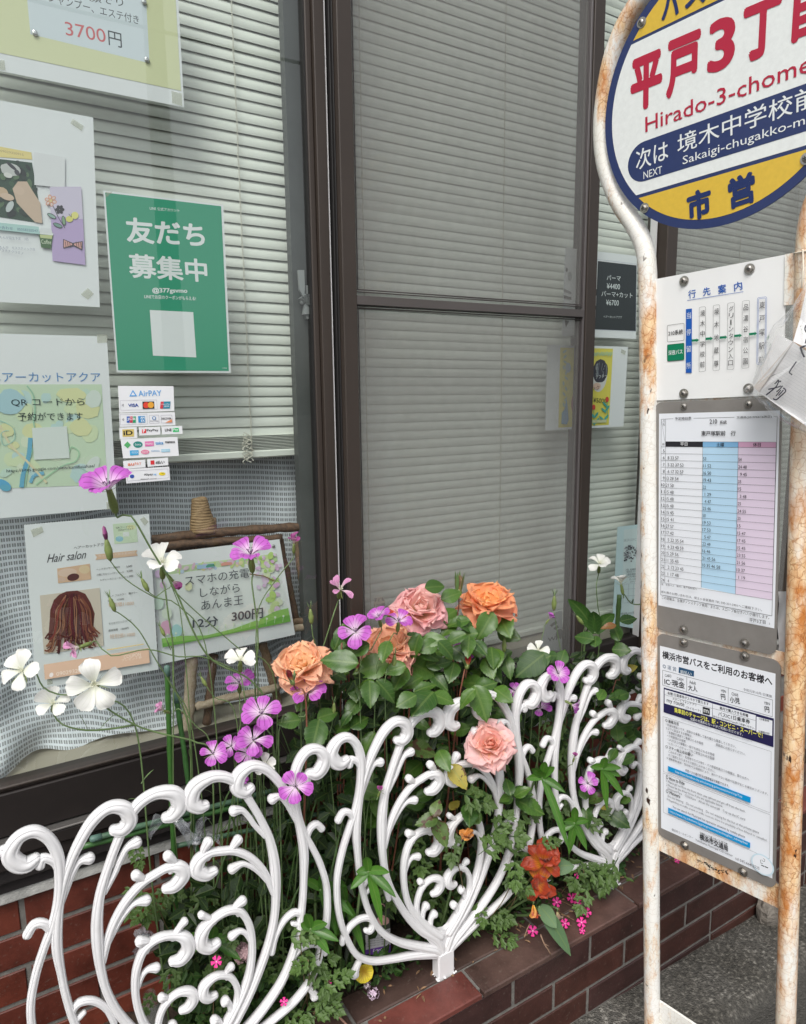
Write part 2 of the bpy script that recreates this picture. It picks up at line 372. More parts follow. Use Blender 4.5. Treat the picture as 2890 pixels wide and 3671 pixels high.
# ---- broken concrete lump at the planter's far end
g = MB(); c0 = P(2745, 3270, .965)
def rock(c, r, sc, seed, n=14, m_=9):
    rr_ = random.Random(seed); mbx = MB().ball((0, 0, 0), 1, n, m_, (1, 1, 1)); from mathutils import noise as nz
    out = []
    for v in mbx.v:
        v = V(v); k = 1 + .35 * nz.noise(v * 1.7 + V((seed, 0, 0))) + .12 * nz.noise(v * 5)
        out.append(V(c) + V((v.x*sc[0], v.y*sc[1], v.z*sc[2])) * r * k)
    mbx.v = [tuple(v) for v in out]; return mbx
lump = rock((c0.x + .02, .955, gz(1.8) + .03), .06, (1.0, .6, 1.1), 4)
tag(lump.build('concrete_lump', M('old_concrete', (.19, .17, .145), .95, var=(18, .5), bump=(90, 1, .008)), smooth=False), 'rough broken concrete lump at the foot of the planter', 'concrete lump')
# ================================================================ WINDOW FRAMES
brown = M('brown_aluminium', (.044, .034, .028), .42, .0, .4, var=(3, .12), bump=(400, .08, .0004))
brownd = M('dark_aluminium', (.020, .016, .015), .5, 0, .28, var=(5, .25))
alu = M('bare_aluminium', (.62, .62, .62), .3, .9)
rubber = M('rubber_seal', (.012, .011, .011), .6)
greyst = M('grey_sash', (.085, .09, .088), .5, var=(8, .2))
ZT, ZB = 3.05, H - .745
win = thing('sash_window', 'brown aluminium sash window holding the posters and the white blind', 'window', (.2, YW, ZB), 'brown framed shop windows')
MB().cbox((-.7, 1.300, ZB + .088), (.6132, 1.336, ZB + .094), .002).cbox((-.7, 1.306, ZB + .082), (.6132, 1.33, ZB + .0875), .0015).build('glazing_bead', brown, win)
MB().cbox((-.7, 1.298, ZB + .003), (.6132, 1.338, ZB + .0818), .002).build('bottom_rail', brownd, win)
MB().cbox((.6010, 1.306, ZB - .0), (.6135, 1.336, ZT), .002).cbox((.6138, 1.296, ZB), (.6354, 1.33, ZT), .0015).build('stile', brown, win)
st = MB()
st.box((.5985, 1.309, ZB + .09), (.6008, 1.33, ZT)); st.build('rubber_seal', rubber, win)
MB().box((.572, 1.338, ZB + .09), (.612, 1.36, ZT)).build('inner_stile', greyst, win)
clear('window_glass', (.90, .94, .92), 1.78); clear('window_glass_b', (.88, .92, .90), 1.45)
MB().add([(-.7, 1.318, ZB + .09), (.6006, 1.318, ZB + .09), (.6006, 1.318, ZT), (-.7, 1.318, ZT)], [(0, 1, 2, 3)]).build('glass_pane', MATS['window_glass'], win)
# the bright gap left of the screen and its seals
MB().box((.6364, 1.2965, ZB), (.6380, 1.30, ZT)).build('draught_strip', M('white_strip', (.62, .62, .62), .5), win)
# crescent lock
lk = MB(); a = P(1080, 967, 1.326)
lz = lambda px, py, y=1.326: P(px, py, y)
def slab(mb, pts, y, d): mb.prism([lz(x, y_, y) for x, y_ in pts], (0, d, 0))
slab(lk, [(1069, 968), (1091, 968), (1094, 1035), (1092, 1052), (1104, 1060), (1098, 1085), (1090, 1068), (1075, 1040)], 1.322, .006)
slab(lk, [(1076, 1070), (1092, 1058), (1123, 1051), (1125, 1104), (1096, 1085)], 1.318, .012)
slab(lk, [(1094, 1086), (1125, 1106), (1126, 1112), (1118, 1126), (1088, 1127)], 1.321, .008)
slab(lk, [(1098, 1023), (1114, 1023), (1120, 1052), (1099, 1054)], 1.324, .012)
slab(lk, [(1098, 1124), (1112, 1122), (1112, 1143), (1100, 1143)], 1.324, .01)
lk.ball(lz(1085, 1082), .006, 10, 6)
lk.build('crescent_lock', M('lock_metal', (.34, .35, .35), .35, .35), win)
# sill stack under the window, one piece of joinery along the whole front
sill = thing('window_sill', 'dark stepped window sill running below all the panes', 'sill', (1, 1.3, ZB - .1))
MB().cbox((-.7, 1.282, ZB - .004), (3.2, 1.34, ZB + .0), .001).build('drip_edge', M('sill_glint', (.22, .21, .2), .3, .6), sill)
MB().cbox((-.7, 1.284, ZB - .03), (3.2, 1.35, ZB - .0045), .003).cbox((-.7, 1.292, ZB - .058), (3.2, 1.35, ZB - .031), .003).build('sill_rail', brownd, sill)
wd = M('weathered_wood', (.012, .009, .009), .7, var=(12, .5), bump=(80, .5, .002))
MB().cbox((-.7, 1.30, ZB - .085), (3.2, 1.35, ZB - .059), .002).cbox((-.7, 1.312, ZB - .1105), (3.2, 1.35, ZB - .087), .002).build('timber_board', wd, sill)
tag(MB().box((-.7, 1.345, ZB + .03), (3.2, 1.62, ZB + .087)).build('inner_ledge', M('ledge_beige', (.40, .36, .29), .6, var=(4, .08)), None), kind='structure')
# ---- screen door
sc = thing('screen_door', 'brown framed insect screen with a middle rail in front of a blind', 'screen door', (1, 1.28, ZB), 'insect screens')
MB().cbox((.6483, 1.268, ZB), (.6793, 1.296, ZT), .0015).cbox((1.3150, 1.268, ZB), (1.349, 1.296, ZT), .0015).build('stile', brown, sc)
MB().cbox((.6425, 1.29, ZB), (.6452, 1.31, ZT), .0006).cbox((.6458, 1.284, ZB), (.6478, 1.3, ZT), .0006).build('brush_seal', rubber, sc)
MB().cbox((1.3078, 1.272, ZB + .002), (1.3145, 1.29, ZT), .001).build('screen_channel', M('channel_grey', (.11, .1, .1), .4), sc)
rl = MB(); zr = lambda y: H + y
rl.add([(.6795, 1.27, zr(.1845)), (1.3077, 1.27, zr(.1905)), (1.3077, 1.27, zr(.2075)), (.6795, 1.27, zr(.2015)), (.6795, 1.292, zr(.1845)), (1.3077, 1.292, zr(.1905)), (1.3077, 1.292, zr(.2075)), (.6795, 1.292, zr(.2015))],
       [(0,1,2,3),(7,6,5,4),(4,5,1,0),(3,2,6,7)])
rl.build('middle_rail', M('rail_grey', (.085, .075, .072), .4, var=(6, .1)), sc)
MB().cbox((.6795, 1.27, ZB), (1.3077, 1.292, ZB + .05), .002).build('bottom_rail', brownd, sc)
bd = MB()
for x0, x1, z0, z1 in ((.6796, 1.3076, zr(.2095), ZT), (.6796, 1.3076, ZB + .052, zr(.1825))):
    sk = .006 if z0 > H else 0
    for k in (0, .0042):
        bd.tube([(x0 + k + .001, 1.276, z0 + k), (x1 - k - .001, 1.276, z0 + k + sk)], .0012, 5); bd.tube([(x0 + k + .001, 1.276, z0 + k), (x0 + k + .001, 1.276, z1 - k)], .0012, 5)
        bd.tube([(x1 - k - .001, 1.276, z0 + k + sk), (x1 - k - .001, 1.276, z1 - k)], .0012, 5); bd.tube([(x0 + k, 1.276, z1 - k), (x1 - k, 1.276, z1 - k + (0 if z0 > H else .006))], .0012, 5)
bd.build('spline', M('spline_dark', (.05, .04, .04), .5), sc)
def meshmat(name, col, open_):
    m, t, b = newmat(name); b.inputs['Base Color'].default_value = rgba(col); b.inputs['Roughness'].default_value = .6
    tr = t.nodes.new('ShaderNodeBsdfTransparent'); mx = t.nodes.new('ShaderNodeMixShader')
    tc = t.nodes.new('ShaderNodeNewGeometry'); n = t.nodes.new('ShaderNodeTexNoise'); n.inputs['Scale'].default_value = 9; n.inputs['Detail'].default_value = 8; n.inputs['Roughness'].default_value = .75
    t.links.new(tc.outputs['Position'], n.inputs['Vector'])
    mr_ = t.nodes.new('ShaderNodeMapRange'); mr_.inputs[1].default_value = .3; mr_.inputs[2].default_value = .7; mr_.inputs[3].default_value = 1 - open_ - .05; mr_.inputs[4].default_value = 1 - open_ + .05
    t.links.new(n.outputs[0], mr_.inputs[0]); t.links.new(mr_.outputs[0], mx.inputs[0]); t.links.new(tr.outputs[0], mx.inputs[1]); t.links.new(b.outputs[0], mx.inputs[2])
    t.links.new(mx.outputs[0], t.nodes['Material Output'].inputs[0]); MATS[name] = m; return m
net = meshmat('insect_net', (.235, .23, .22), .52)
MB().add([(.680, 1.2795, ZB + .05), (1.3078, 1.2795, ZB + .05), (1.3078, 1.2795, ZT), (.680, 1.2795, ZT)], [(0, 1, 2, 3)]).build('insect_net', net, sc)
# ---- second window behind the screen and right of it
w2 = thing('sash_window', 'brown sash window with the black price poster, right of the screen', 'window', (1.2, YW, ZB), 'brown framed shop windows')
MB().add([(.66, 1.318, ZB + .05), (1.6, 1.318, ZB + .05), (1.6, 1.318, ZT), (.66, 1.318, ZT)], [(0, 1, 2, 3)]).build('glass_pane', MATS['window_glass_b'], w2)
MB().cbox((.655, 1.302, ZB), (1.607, 1.336, ZB + .052), .002).build('bottom_rail', brownd, w2)
MB().cbox((.655, 1.303, ZB + .053), (.676, 1.336, ZT), .002).cbox((1.332, 1.301, ZB + .053), (1.356, 1.335, ZT), .002).build('stile', brownd, w2)
MB().cbox((1.6075, 1.27, ZB), (1.65, 1.336, ZT), .002).build('jamb', brown, w2)
MB().box((1.5985, 1.30, ZB + .05), (1.6025, 1.32, ZT)).build('draught_strip', MATS['white_strip'], w2)
# ---- third bay, mostly hidden by the bus stop
s2 = thing('screen_door', 'insect screen at the far right behind the round bus sign', 'screen door', (2, 1.28, ZB), 'insect screens')
MB().add([(1.652, 1.2795, ZB + .05), (2.6, 1.2795, ZB + .05), (2.6, 1.2795, ZT), (1.652, 1.2795, ZT)], [(0, 1, 2, 3)]).build('insect_net', net, s2)
MB().cbox((2.30, 1.268, ZB), (2.335, 1.296, ZT), .0015).build('stile', brown, s2)
MB().cbox((1.652, 1.27, ZB), (2.6, 1.292, ZB + .05), .002).build('bottom_rail', brownd, s2)
w4 = thing('sash_window', 'window behind the screen at the far right of the shop front', 'window', (2.2, YW, ZB), 'brown framed shop windows')
MB().add([(1.652, 1.318, ZB + .05), (2.6, 1.318, ZB + .05), (2.6, 1.318, ZT), (1.652, 1.318, ZT)], [(0, 1, 2, 3)]).build('glass_pane', MATS['window_glass_b'], w4)
MB().cbox((1.652, 1.302, ZB), (2.6, 1.336, ZB + .052), .002).build('bottom_rail', brownd, w4)
# ---- room behind
room = MB(); y0, y1 = 1.47, 2.3
room.add([(-.9, y1, ZB - .2), (3, y1, ZB - .2), (3, y1, ZT), (-.9, y1, ZT)], [(0, 1, 2, 3)]); room.add([(-.9, 1.35, ZB + .0), (3, 1.35, ZB + .0), (3, y1, ZB + .0), (-.9, y1, ZB + .0)], [(3, 2, 1, 0)])
room.add([(-.9, 1.35, ZT), (3, 1.35, ZT), (3, y1, ZT), (-.9, y1, ZT)], [(0, 1, 2, 3)]); room.add([(-.9, 1.35, ZB), (-.9, y1, ZB), (-.9, y1, ZT), (-.9, 1.35, ZT)], [(0, 1, 2, 3)]); room.add([(3, 1.35, ZB), (3, y1, ZB), (3, y1, ZT), (3, 1.35, ZT)], [(3, 2, 1, 0)])
tag(room.build('room_interior', M('room_paint', (.11, .105, .095), .8)), kind='structure')
# ================================================================ BLINDS
slatm = M('slat_white', (.77, .79, .73), .42, var=(2.5, .05)); cordm = M('cord', (.62, .6, .52), .8)
def blind(name, label, x0, x1, ztop, zbot, cords, seed, wand=None, tilt=75, wid=.0246, pull=None, stack=0):
    """venetian blind: every slat its own part, ladder cords, bottom rail"""
    rn = random.Random(seed); Y = 1.40; t = thing(name, label, 'blind', ((x0 + x1) / 2, Y, zbot), 'venetian blinds behind the glass')
    prof = []; wd_ = wid
    for i in range(6):
        u = (i / 5 - .5); a = radians(tilt)
        d = u * wd_; crown = .0028 * (1 - (2*u)**2)
        prof.append((d * cos(a) - crown * sin(a), d * sin(a) - crown * cos(a)))
    L = x1 - x0; seg = 5; vs = []; fs = []
    for k in range(seg + 1):
        for p in prof: vs.append((-L/2 + L * k / seg, p[0], p[1]))
    for k in range(seg):
        for j in range(5): fs.append((k*6+j, (k+1)*6+j, (k+1)*6+j+1, k*6+j+1))
    me = MB().add(vs, fs).mesh('slat', slatm, True)
    z = zbot + .05 if stack else zbot + .016; first = z
    while z < ztop:
        inst('slat', me, t, Matrix.Translation(((x0+x1)/2 + rn.uniform(-.0015, .0015), Y, z)) @ Matrix.Rotation(rn.uniform(-.0012, .0012), 4, 'Y') @ Matrix.Rotation(rn.gauss(0, .02) + (.12 if rn.random() < .02 else 0), 4, 'X'))
        z += .0209
    mb = MB()
    if stack:
        for i in range(stack):
            zz = zbot + .012 + i * .0031; mb.cbox((x0 + rn.uniform(-.002, .002), Y - .0128, zz), (x1 + rn.uniform(-.002, .002), Y + .012, zz + .0011), .0004)
        mb.build('stacked_slats', slatm, t)
    MB().cbox((x0, Y - .014, zbot - .006), (x1, Y + .012, zbot + .0105), .003).build('bottom_rail', slatm, t)
    cd = MB()
    for cx in cords:
        pts = []
        zz = zbot
        while zz < ztop: pts.append((cx + rn.uniform(-.0008, .0008), Y - .0135, zz)); zz += .0105
        cd.tube(pts, .0007, 4); cd.tube([(p[0] + .002, Y - .0125, p[2]) for p in pts], .0005, 4)
    if cords: cd.build('ladder_cord', cordm, t)
    if wand: MB().tube([(wand[0], Y - .02, wand[1]), (wand[0], Y - .02, ztop)], .0016, 6).build('wand', M('wand_clear', (.5, .52, .5), .2), t)
    return t
b1 = blind('venetian_blind', 'white venetian blind drawn halfway down behind the notices', -.66, .6085, 3.0, H - .1145, [.489, -.25], 1, stack=10)
tang = MB(); rn = random.Random(8)   # bunched cord at the foot of the ladder
for k in range(5):
    c = P(888, 1620, 1.38); pts = [c + V((.012 * sin(i * 1.1 + k * 1.3) * (1 - k * .08) + rn.uniform(-.002, .002), rn.uniform(-.004, 0), .028 - i * .0048 + k * .003)) for i in range(12)]
    tang.tube(catmull(pts, .004), .0009, 5)
tang.tube([P(884, 1560, 1.383), P(880, 1575, 1.383), P(889, 1590, 1.383), P(885, 1602, 1.383)], .0009, 5)
tang.build('bunched_cord', cordm, b1)
blind('venetian_blind', 'closed venetian blind seen grey through the insect screen', .705, 1.69, 3.0, H - .645, [.760, 1.148, 1.47], 2, tilt=80, wid=.0258)
blind('venetian_blind', 'closed venetian blind behind the bus stop at the far right', 1.70, 2.56, 3.0, H - .645, [1.76, 2.1, 2.4], 3, tilt=80, wid=.0258)
# ================================================================ LACE CURTAIN
m, t, b = newmat('lace'); uv = t.nodes.new('ShaderNodeUVMap'); uv.uv_map = 'UVMap'
sep = t.nodes.new('ShaderNodeSeparateXYZ'); t.links.new(uv.outputs[0], sep.inputs[0])
def nmath(op, a, b=None, c=None):
    n = t.nodes.new('ShaderNodeMath'); n.operation = op
    for i, q in enumerate((a, b, c)):
        if q is None: continue
        if isinstance(q, (int, float)): n.inputs[i].default_value = q
        else: t.links.new(q, n.inputs[i])
    return n.outputs[0]
_m = nmath
U, W_ = sep.outputs[0], sep.outputs[1]
fx = _m('FRACT', _m('MULTIPLY', U, 1/.013)); fz = _m('FRACT', _m('MULTIPLY', W_, 1/.0115))
ax = _m('ABSOLUTE', _m('SUBTRACT', fx, .5)); az = _m('ABSOLUTE', _m('SUBTRACT', fz, .38))
# pairs of holes in rows, with a star in the middle of each repeat and a plain band between rows
inrow = _m('LESS_THAN', az, .30)
hole = _m('MULTIPLY', _m('LESS_THAN', ax, .38), inrow)
hole = _m('MULTIPLY', hole, _m('GREATER_THAN', ax, .06))
hole = _m('MULTIPLY', hole, .62)
b.inputs['Base Color'].default_value = (.70, .73, .78, 1); b.inputs['Roughness'].default_value = .8
tr = t.nodes.new('ShaderNodeBsdfTransparent'); mx = t.nodes.new('ShaderNodeMixShader'); t.links.new(hole, mx.inputs[0]); t.links.new(b.outputs[0], mx.inputs[1]); t.links.new(tr.outputs[0], mx.inputs[2])
t.links.new(mx.outputs[0], t.nodes['Material Output'].inputs[0]); MATS['lace'] = m

from mathutils import noise as nz
nx, nz_ = 300, 60; vs = []; fs = []; uvs = []
x0, x1, z1 = -.5, .62, H - .09
for j in range(nz_ + 1):
    tz = j / nz_
    for i in range(nx + 1):
        s_ = i / nx; x = x0 + (x1 - x0) * s_
        zb = ZB + .092 + .006 * sin(x * 40) + .02 * max(0, (x - .1))
        z = z1 + (zb - z1) * tz
        amp = .016 + .010 * tz
        y = 1.448 + amp * (sin(x * 25 + 1.5 * sin(z * 6) + 2 * nz.noise(V((x * 3, z * 2, 0)))) + .22 * sin(x * 61 + z * 5 + 1))
        pull = max(0, tz - .45) / .55
        k = pull ** 1.5 * max(0, min(1, (.2 - x) / .2))
        y -= .055 * k * (1 + .22 * sin((z * .9 - x * .55) * 62))
        y -= .045 * max(0, tz - .7) / .3 * (1 - .3 * k)
        vs.append((x, min(y, 1.47), z)); uvs.append((s_ * (x1 - x0) * 1.55, tz * (z1 - zb) * 1.0 + .012 * sin(x * 7) + .06 * k))
for j in range(nz_):
    for i in range(nx): k = j*(nx+1)+i; fs.append((k, k+1, k+nx+2, k+nx+1))
tag(MB().add(vs, fs, uvs).build('lace_curtain', MATS['lace'], None, True, loc=(.1, 1.44, ZB + .1)), 'white openwork lace curtain gathered below the raised blind', 'curtain')

# ================================================================ NOTICES ON THE GLASS
paper = M('paper_white', (.80, .82, .84), .55, spec=.4, var=(5, .02)); tapem = clear('clear_tape', (.85, .86, .8), 1.35, .25, .25, (.75, .74, .66))
def c1(x, y): return (x / 1.5527, y / 1.5527)
def c2(x, y): return (x / 1.5527, 900 + y / 1.5527)
def c3(x, y): return (x / 1.5527, 1800 + y / 1.5527)
def c4(x, y): return (1900 + x / 2.411, 700 + y / 2.411)
def sheet(name, label, cat, pts, W, thick=.0006, mat=None, group=None):
    c = sum((W(x, y, 0) for x, y in pts), V((0, 0, 0))) / len(pts)
    t = thing(name, label, cat, c, group)
    p = [W(x, y, .0004) for x, y in pts]; back = W(pts[0][0], pts[0][1], .0004 - thick) - p[0]
    n = (p[1] - p[0]).cross(p[-1] - p[0]).normalized()
    if n.dot(c - CAMP) < 0: n = -n
    MB().prism(p, n * thick).build('sheet', mat or paper, t); return t
def tape(t, W, pts):
    MB().add([W(x, y, .0014) for x, y in pts], [tuple(range(len(pts)))]).build('tape', tapem, t)
W = glassW(1.3228)
BK = (.02, .02, .022)
# 1 yellow price notice, top left
q = [c1(-420, -500), c1(985, -400), c1(1025, 598), c1(-420, 305)]
t = sheet('notice', 'pale yellow framed price notice reading 3700 yen, highest on the left pane', 'notice', [(-260, -330), (625, -260), (660.5, 385), (-260, 203)], W)
p = Print(t, W)
p.poly([(-255, -320), (615, -250), c1(1008, 505), c1(-400, 210)], (.72, .74, .47))
p.poly([c1(120, -330), c1(800, -250), c1(833, 352), c1(170, 190)], (.70, .77, .82))
p.text('シャンプー、エステ付き', c1(270, 10), c1(775, 138), 34, (.05, .06, .07)); p.text('顔そり', c1(500, 8), c1(690, 38), 34, (.08, .09, .1))
p.text('3700', c1(368, 195), c1(592, 238), 48, (.66, .16, .17), .0); p.text('円', c1(606, 250), c1(680, 268), 52, (.05, .06, .07)); p.done()
for x, y in ((195, 183), (818, 332), (803, 10)):
    mb = MB().ball(W(*c1(x, y), .003), .0045, 10, 5, (1, .4, 1)); mb.build('pin', alu, t)
tape(t, W, [c1(955, 505), c1(1012, 520), c1(1015, 590), c1(958, 572)]); tape(t, W, [c1(-60, 330), c1(25, 335), c1(30, 390), c1(-60, 380)])
# 2 notice with the pet photo
t = sheet('notice', 'white notice with a pet photo, flower drawings and a purple panel', 'notice', [(-260, 312), (334, 421), (358, 1101), (-260, 1070)], W)
p = Print(t, W)
p.poly([c1(-30, 810), c1(175, 848), c1(180, 888), c1(-30, 872)], (.80, .67, .28)); p.text('09029320915', c1(2, 845), c1(132, 868), 8, (.45, .35, .2))
p.poly([c1(-120, 872), c1(178, 905), c1(238, 1244), c1(-120, 1190)], (.035, .075, .05))
rn = random.Random(5)
for i in range(40): p.ell(c1(rn.uniform(-60, 215), rn.uniform(900, 1190)), rn.uniform(8, 20), rn.uniform(5, 12), rn.choice([(.05, .11, .06), (.03, .05, .04), (.10, .17, .09), (.02, .03, .03)]), rn.uniform(0, 3), 9)
p.poly([c1(70, 1050), c1(100, 1010), c1(150, 1010), c1(180, 1060), c1(225, 1130), c1(236, 1243), c1(195, 1236), c1(150, 1190), c1(95, 1130)], (.62, .47, .36))
p.ell(c1(105, 1060), 22, 15, (.66, .5, .39), .4, 12); p.ell(c1(10, 1070), 24, 18, (.60, .44, .3), .4, 12)
p.ell(c1(60, 945), 38, 22, (.55, .56, .55), .25, 16, jit=.06); p.ell(c1(65, 925), 24, 6, (.05, .05, .06), .7, 12); p.ell(c1(95, 960), 12, 8, (.06, .06, .07), .9, 12); p.ell(c1(45, 975), 16, 9, (.7, .7, .68), .3)
p.ell(c1(55, 1150), 12, 22, (.55, .6, .6), .5, 12); p.ell(c1(40, 1095), 26, 12, (.66, .5, .38), .3)
p.poly([c1(188, 845), c1(362, 875), c1(362, 1045), c1(192, 1030)], (.76, .77, .79))
p.poly([c1(278, 1040), c1(452, 1040), c1(476, 1475), c1(293, 1452)], (.52, .40, .66)); p.poly([c1(278, 1040), c1(452, 1042), c1(462, 1220), c1(284, 1200)], (.66, .60, .75))
for k in range(6): a = k * pi/3 + .3; p.ell(c1(283 + 21*cos(a), 1117 + 21*sin(a)), 9, 7, (.72, .33, .22), a, 10)
for k in range(6): a = k * pi/3 + .3; p.ell(c1(283 + 21*cos(a), 1117 + 21*sin(a)), 6, 4.4, (.78, .64, .6), a, 10)
p.ell(c1(283, 1117), 6, 6, (.75, .6, .3))
for k in range(6): a = k * pi/3; p.ell(c1(333 + 14*cos(a), 1166 + 14*sin(a)), 8, 6, (.05, .05, .06), a, 10)
p.path([c1(295, 1145), c1(325, 1210), c1(362, 1270)], 2.2, (.05, .06, .06))
for a, b_, r_, cc in ((288, 1202, .5, (.30, .45, .40)), (355, 1228, 1.4, (.25, .4, .25)), (322, 1254, .4, (.2, .35, .3))): p.ell(c1(a, b_), 18, 7.5, (.05, .06, .06), r_); p.ell(c1(a, b_), 15.5, 5.2, cc, r_)
p.ell(c1(387, 1219), 13, 11, (.74, .70, .2)); p.ell(c1(417, 1199), 13, 13, (.78, .74, .25)); p.path([c1(383, 1190), c1(398, 1210), c1(397, 1190)], 1.3, (.05, .05, .05))
p.poly([c1(216, 1300), c1(297, 1306), c1(283, 1384), c1(230, 1378)], (.07, .15, .06)); p.poly([c1(222, 1306), c1(292, 1310), c1(290, 1330), c1(226, 1324)], (.55, .6, .3))
p.poly([c1(216, 1292), c1(298, 1299), c1(297, 1310), c1(216, 1303)], (.8, .82, .83)); p.poly([c1(226, 1266), c1(285, 1272), c1(293, 1298), c1(221, 1292)], (.74, .76, .78)); p.text('Coffee', c1(232, 1356), c1(286, 1360), 15, (.7, .78, .6))
p.poly([c1(352, 1330), c1(405, 1352), c1(460, 1342), c1(458, 1392), c1(408, 1368), c1(352, 1382)], (.05, .05, .06)); p.poly([c1(356, 1335), c1(402, 1356), c1(402, 1364), c1(356, 1378)], (.68, .36, .33)); p.poly([c1(412, 1356), c1(456, 1346), c1(454, 1386), c1(412, 1364)], (.68, .36, .33))
for x in (364, 376, 388, 424, 436, 448): p.line(c1(x, 1345), c1(x + 4, 1376), 2, (.1, .07, .07))
p.poly([c1(-30, 1236), c1(216, 1262), c1(222, 1304), c1(-30, 1276)], (.45, .66, .64)); p.text('い合わせ　05058320547', c1(-10, 1274), c1(212, 1294), 12, (.12, .2, .3))
p.text('もんが誕生予定　2匹', c1(0, 1328), c1(160, 1340), 11, (.3, .32, .4)); p.text('もんが　モススティック白', c1(0, 1384), c1(195, 1396), 11, (.3, .32, .4)); p.text('プラチナクリミノ', c1(-8, 1398), c1(130, 1418), 11, (.3, .32, .4))
p.done()
tape(t, W, [c1(405, 660), c1(466, 700), c1(455, 728), c1(392, 686)]); tape(t, W, [c2(490, 205), c2(522, 238), c2(490, 270), c2(450, 240)])
# 3 green friend notice
t = sheet('notice', 'green poster in large white characters with a blank white card below', 'poster', [c1(575, 1060), c1(1243, 1140), c2(1285, 678), c2(650, 675)], W)
p = Print(t, W); GN = (.045, .33, .20)
p.poly([c1(586, 1072), c1(1231, 1148), c2(1274, 667), c2(658, 663)], GN)
WT = (.80, .83, .84)
p.text('LINE 公式アカウント', c1(835, 1168), c1(1000, 1182), 12, WT, .01)
p.text('友だち', c1(708, 1350), c1(1145, 1378), 92, WT, .028); p.text('募集中', c2(722, 148), c2(1158, 176), 88, WT, .022)
p.text('@377gsvmo', c2(850, 238), c2(1045, 240), 22, WT, .03); p.text('LINEでお店のクーポンがもらえる!', c2(805, 264), c2(1092, 276), 15, WT, .015)
p.poly([c2(834, 328), c2(1076, 340), c2(1093, 592), c2(852, 582)], (.78, .81, .82)); p.text('LINE', c2(1240, 654), c2(1264, 655), 4, WT)
p.done(); tape(t, W, [c1(588, 1066), c1(628, 1068), c1(590, 1100)])
# 4 booking notice
t = sheet('notice', 'white notice with a pastel green picture and a web address, at the left edge', 'notice', [(-230, 1190), c2(595, 475), c2(652, 1432), (-230, 1878)], W)
p = Print(t, W)
p.text('ヘアーカットアクア', c2(-62, 730), c2(562, 728), 36, (.10, .28, .58), .0)
p.poly([c2(-200, 742), c2(566, 742), c2(598, 1300), c2(-200, 1330)], (.60, .73, .55))
rn = random.Random(11)
for i in range(34):
    x, y = rn.uniform(-40, 520), rn.uniform(790, 1250); p.ell(c2(x, y), rn.uniform(14, 46), rn.uniform(12, 36), rn.choice([(.52, .70, .68), (.66, .76, .50), (.70, .78, .60), (.56, .72, .62), (.72, .74, .42), (.68, .76, .70)]), rn.uniform(0, 3), 14, jit=.1)
p.ell(c2(60, 840), 58, 44, (.42, .62, .68), 0, 16, jit=.1); p.ell(c2(400, 800), 52, 26, (.72, .74, .42), 0, 16, jit=.1)
for pp, w_, cc in (([(150, 750), (185, 800), (195, 880), (188, 960), (205, 1040), (165, 1160), (140, 1310)], 5, (.36, .60, .44)), ([(170, 1040), (160, 1140), (130, 1240), (120, 1316)], 16, (.16, .44, .62)), ([(245, 1235), (190, 1250), (170, 1290)], 12, (.2, .48, .66)),
                   ([(0, 970), (60, 1080), (160, 1180), (260, 1290)], 8, (.74, .68, .46)), ([(-10, 940), (70, 980), (80, 1050), (20, 1080), (10, 1010), (50, 1000)], 3, (.4, .64, .56)), ([(200, 1300), (340, 1200), (420, 1170), (440, 1120), (400, 1090), (380, 1130)], 4, (.4, .66, .44)), ([(420, 1190), (520, 1250), (570, 1290)], 3, (.4, .62, .5))):
    p.path([c2(v.x, v.y) for v in catmull([V((x, y, 0)) for x, y in pp], 14)], w_, cc)
p.ell(c2(20, 1300), 30, 16, (.13, .42, .66), .5, 12); p.ell(c2(30, 1318), 20, 12, (.15, .44, .6), .2, 12)
p.text('QR コードから', c2(65, 866), c2(472, 862), 29, (.03, .05, .06)); p.text('予約ができます', c2(102, 945), c2(462, 942), 30, (.03, .05, .06))
p.poly([c2(178, 985), c2(372, 975), c2(388, 1152), c2(190, 1162)], (.72, .78, .75)); p.text('https://sites.google.com/view/kamifusafusa/', c2(38, 1238), c2(530, 1208), 15, (.05, .07, .08))
p.done(); tape(t, W, [c2(540, 462), c2(598, 464), c2(598, 508), c2(542, 512)]); tape(t, W, [c2(592, 1398), c2(650, 1392), c2(652, 1434), c2(596, 1440)])
# 5 hair salon notice
t = sheet('notice', 'white hair salon price notice with a photo of long red brown hair', 'notice', [c3(133, 127), c3(830, 66), c3(882, 932), c3(203, 1040)], W)
p = Print(t, W)
p.text('ヘアーカットアクア', c3(412, 264), c3(600, 240), 11, (.05, .05, .06)); p.text('Hair salon', c3(262, 338), c3(490, 312), 30, (.05, .05, .06), 0, sh=.45)
p.poly([c3(628, 122), c3(758, 112), c3(768, 222), c3(638, 234)], (.62, .74, .55)); p.ell(c3(665, 205), 14, 10, (.3, .55, .65)); p.ell(c3(730, 140), 16, 9, (.72, .74, .42)); p.text('QRコードから', c3(646, 150), c3(742, 142), 8, (.05, .06, .06)); p.text('予約ができます', c3(658, 163), c3(745, 153), 7, (.05, .06, .06)); p.poly([c3(684, 168), c3(718, 165), c3(720, 190), c3(686, 193)], (.74, .78, .76))
p.poly([c3(528, 292), c3(765, 268), c3(758, 282), c3(768, 298), c3(532, 322), c3(540, 306)], (.72, .50, .36)); p.text('カットヘッド付き全2時間', c3(548, 306), c3(752, 286), 8, (.8, .72, .66))
p.poly([c3(318, 370), c3(500, 343), c3(508, 430), c3(324, 452)], (.70, .47, .32)); p.ell(c3(375, 392), 34, 15, (.74, .55, .44), -.1); p.ell(c3(408, 418), 22, 13, (.10, .03, .03), -.2); p.ell(c3(470, 375), 20, 15, (.74, .58, .38)); p.ell(c3(345, 430), 14, 8, (.68, .48, .38))
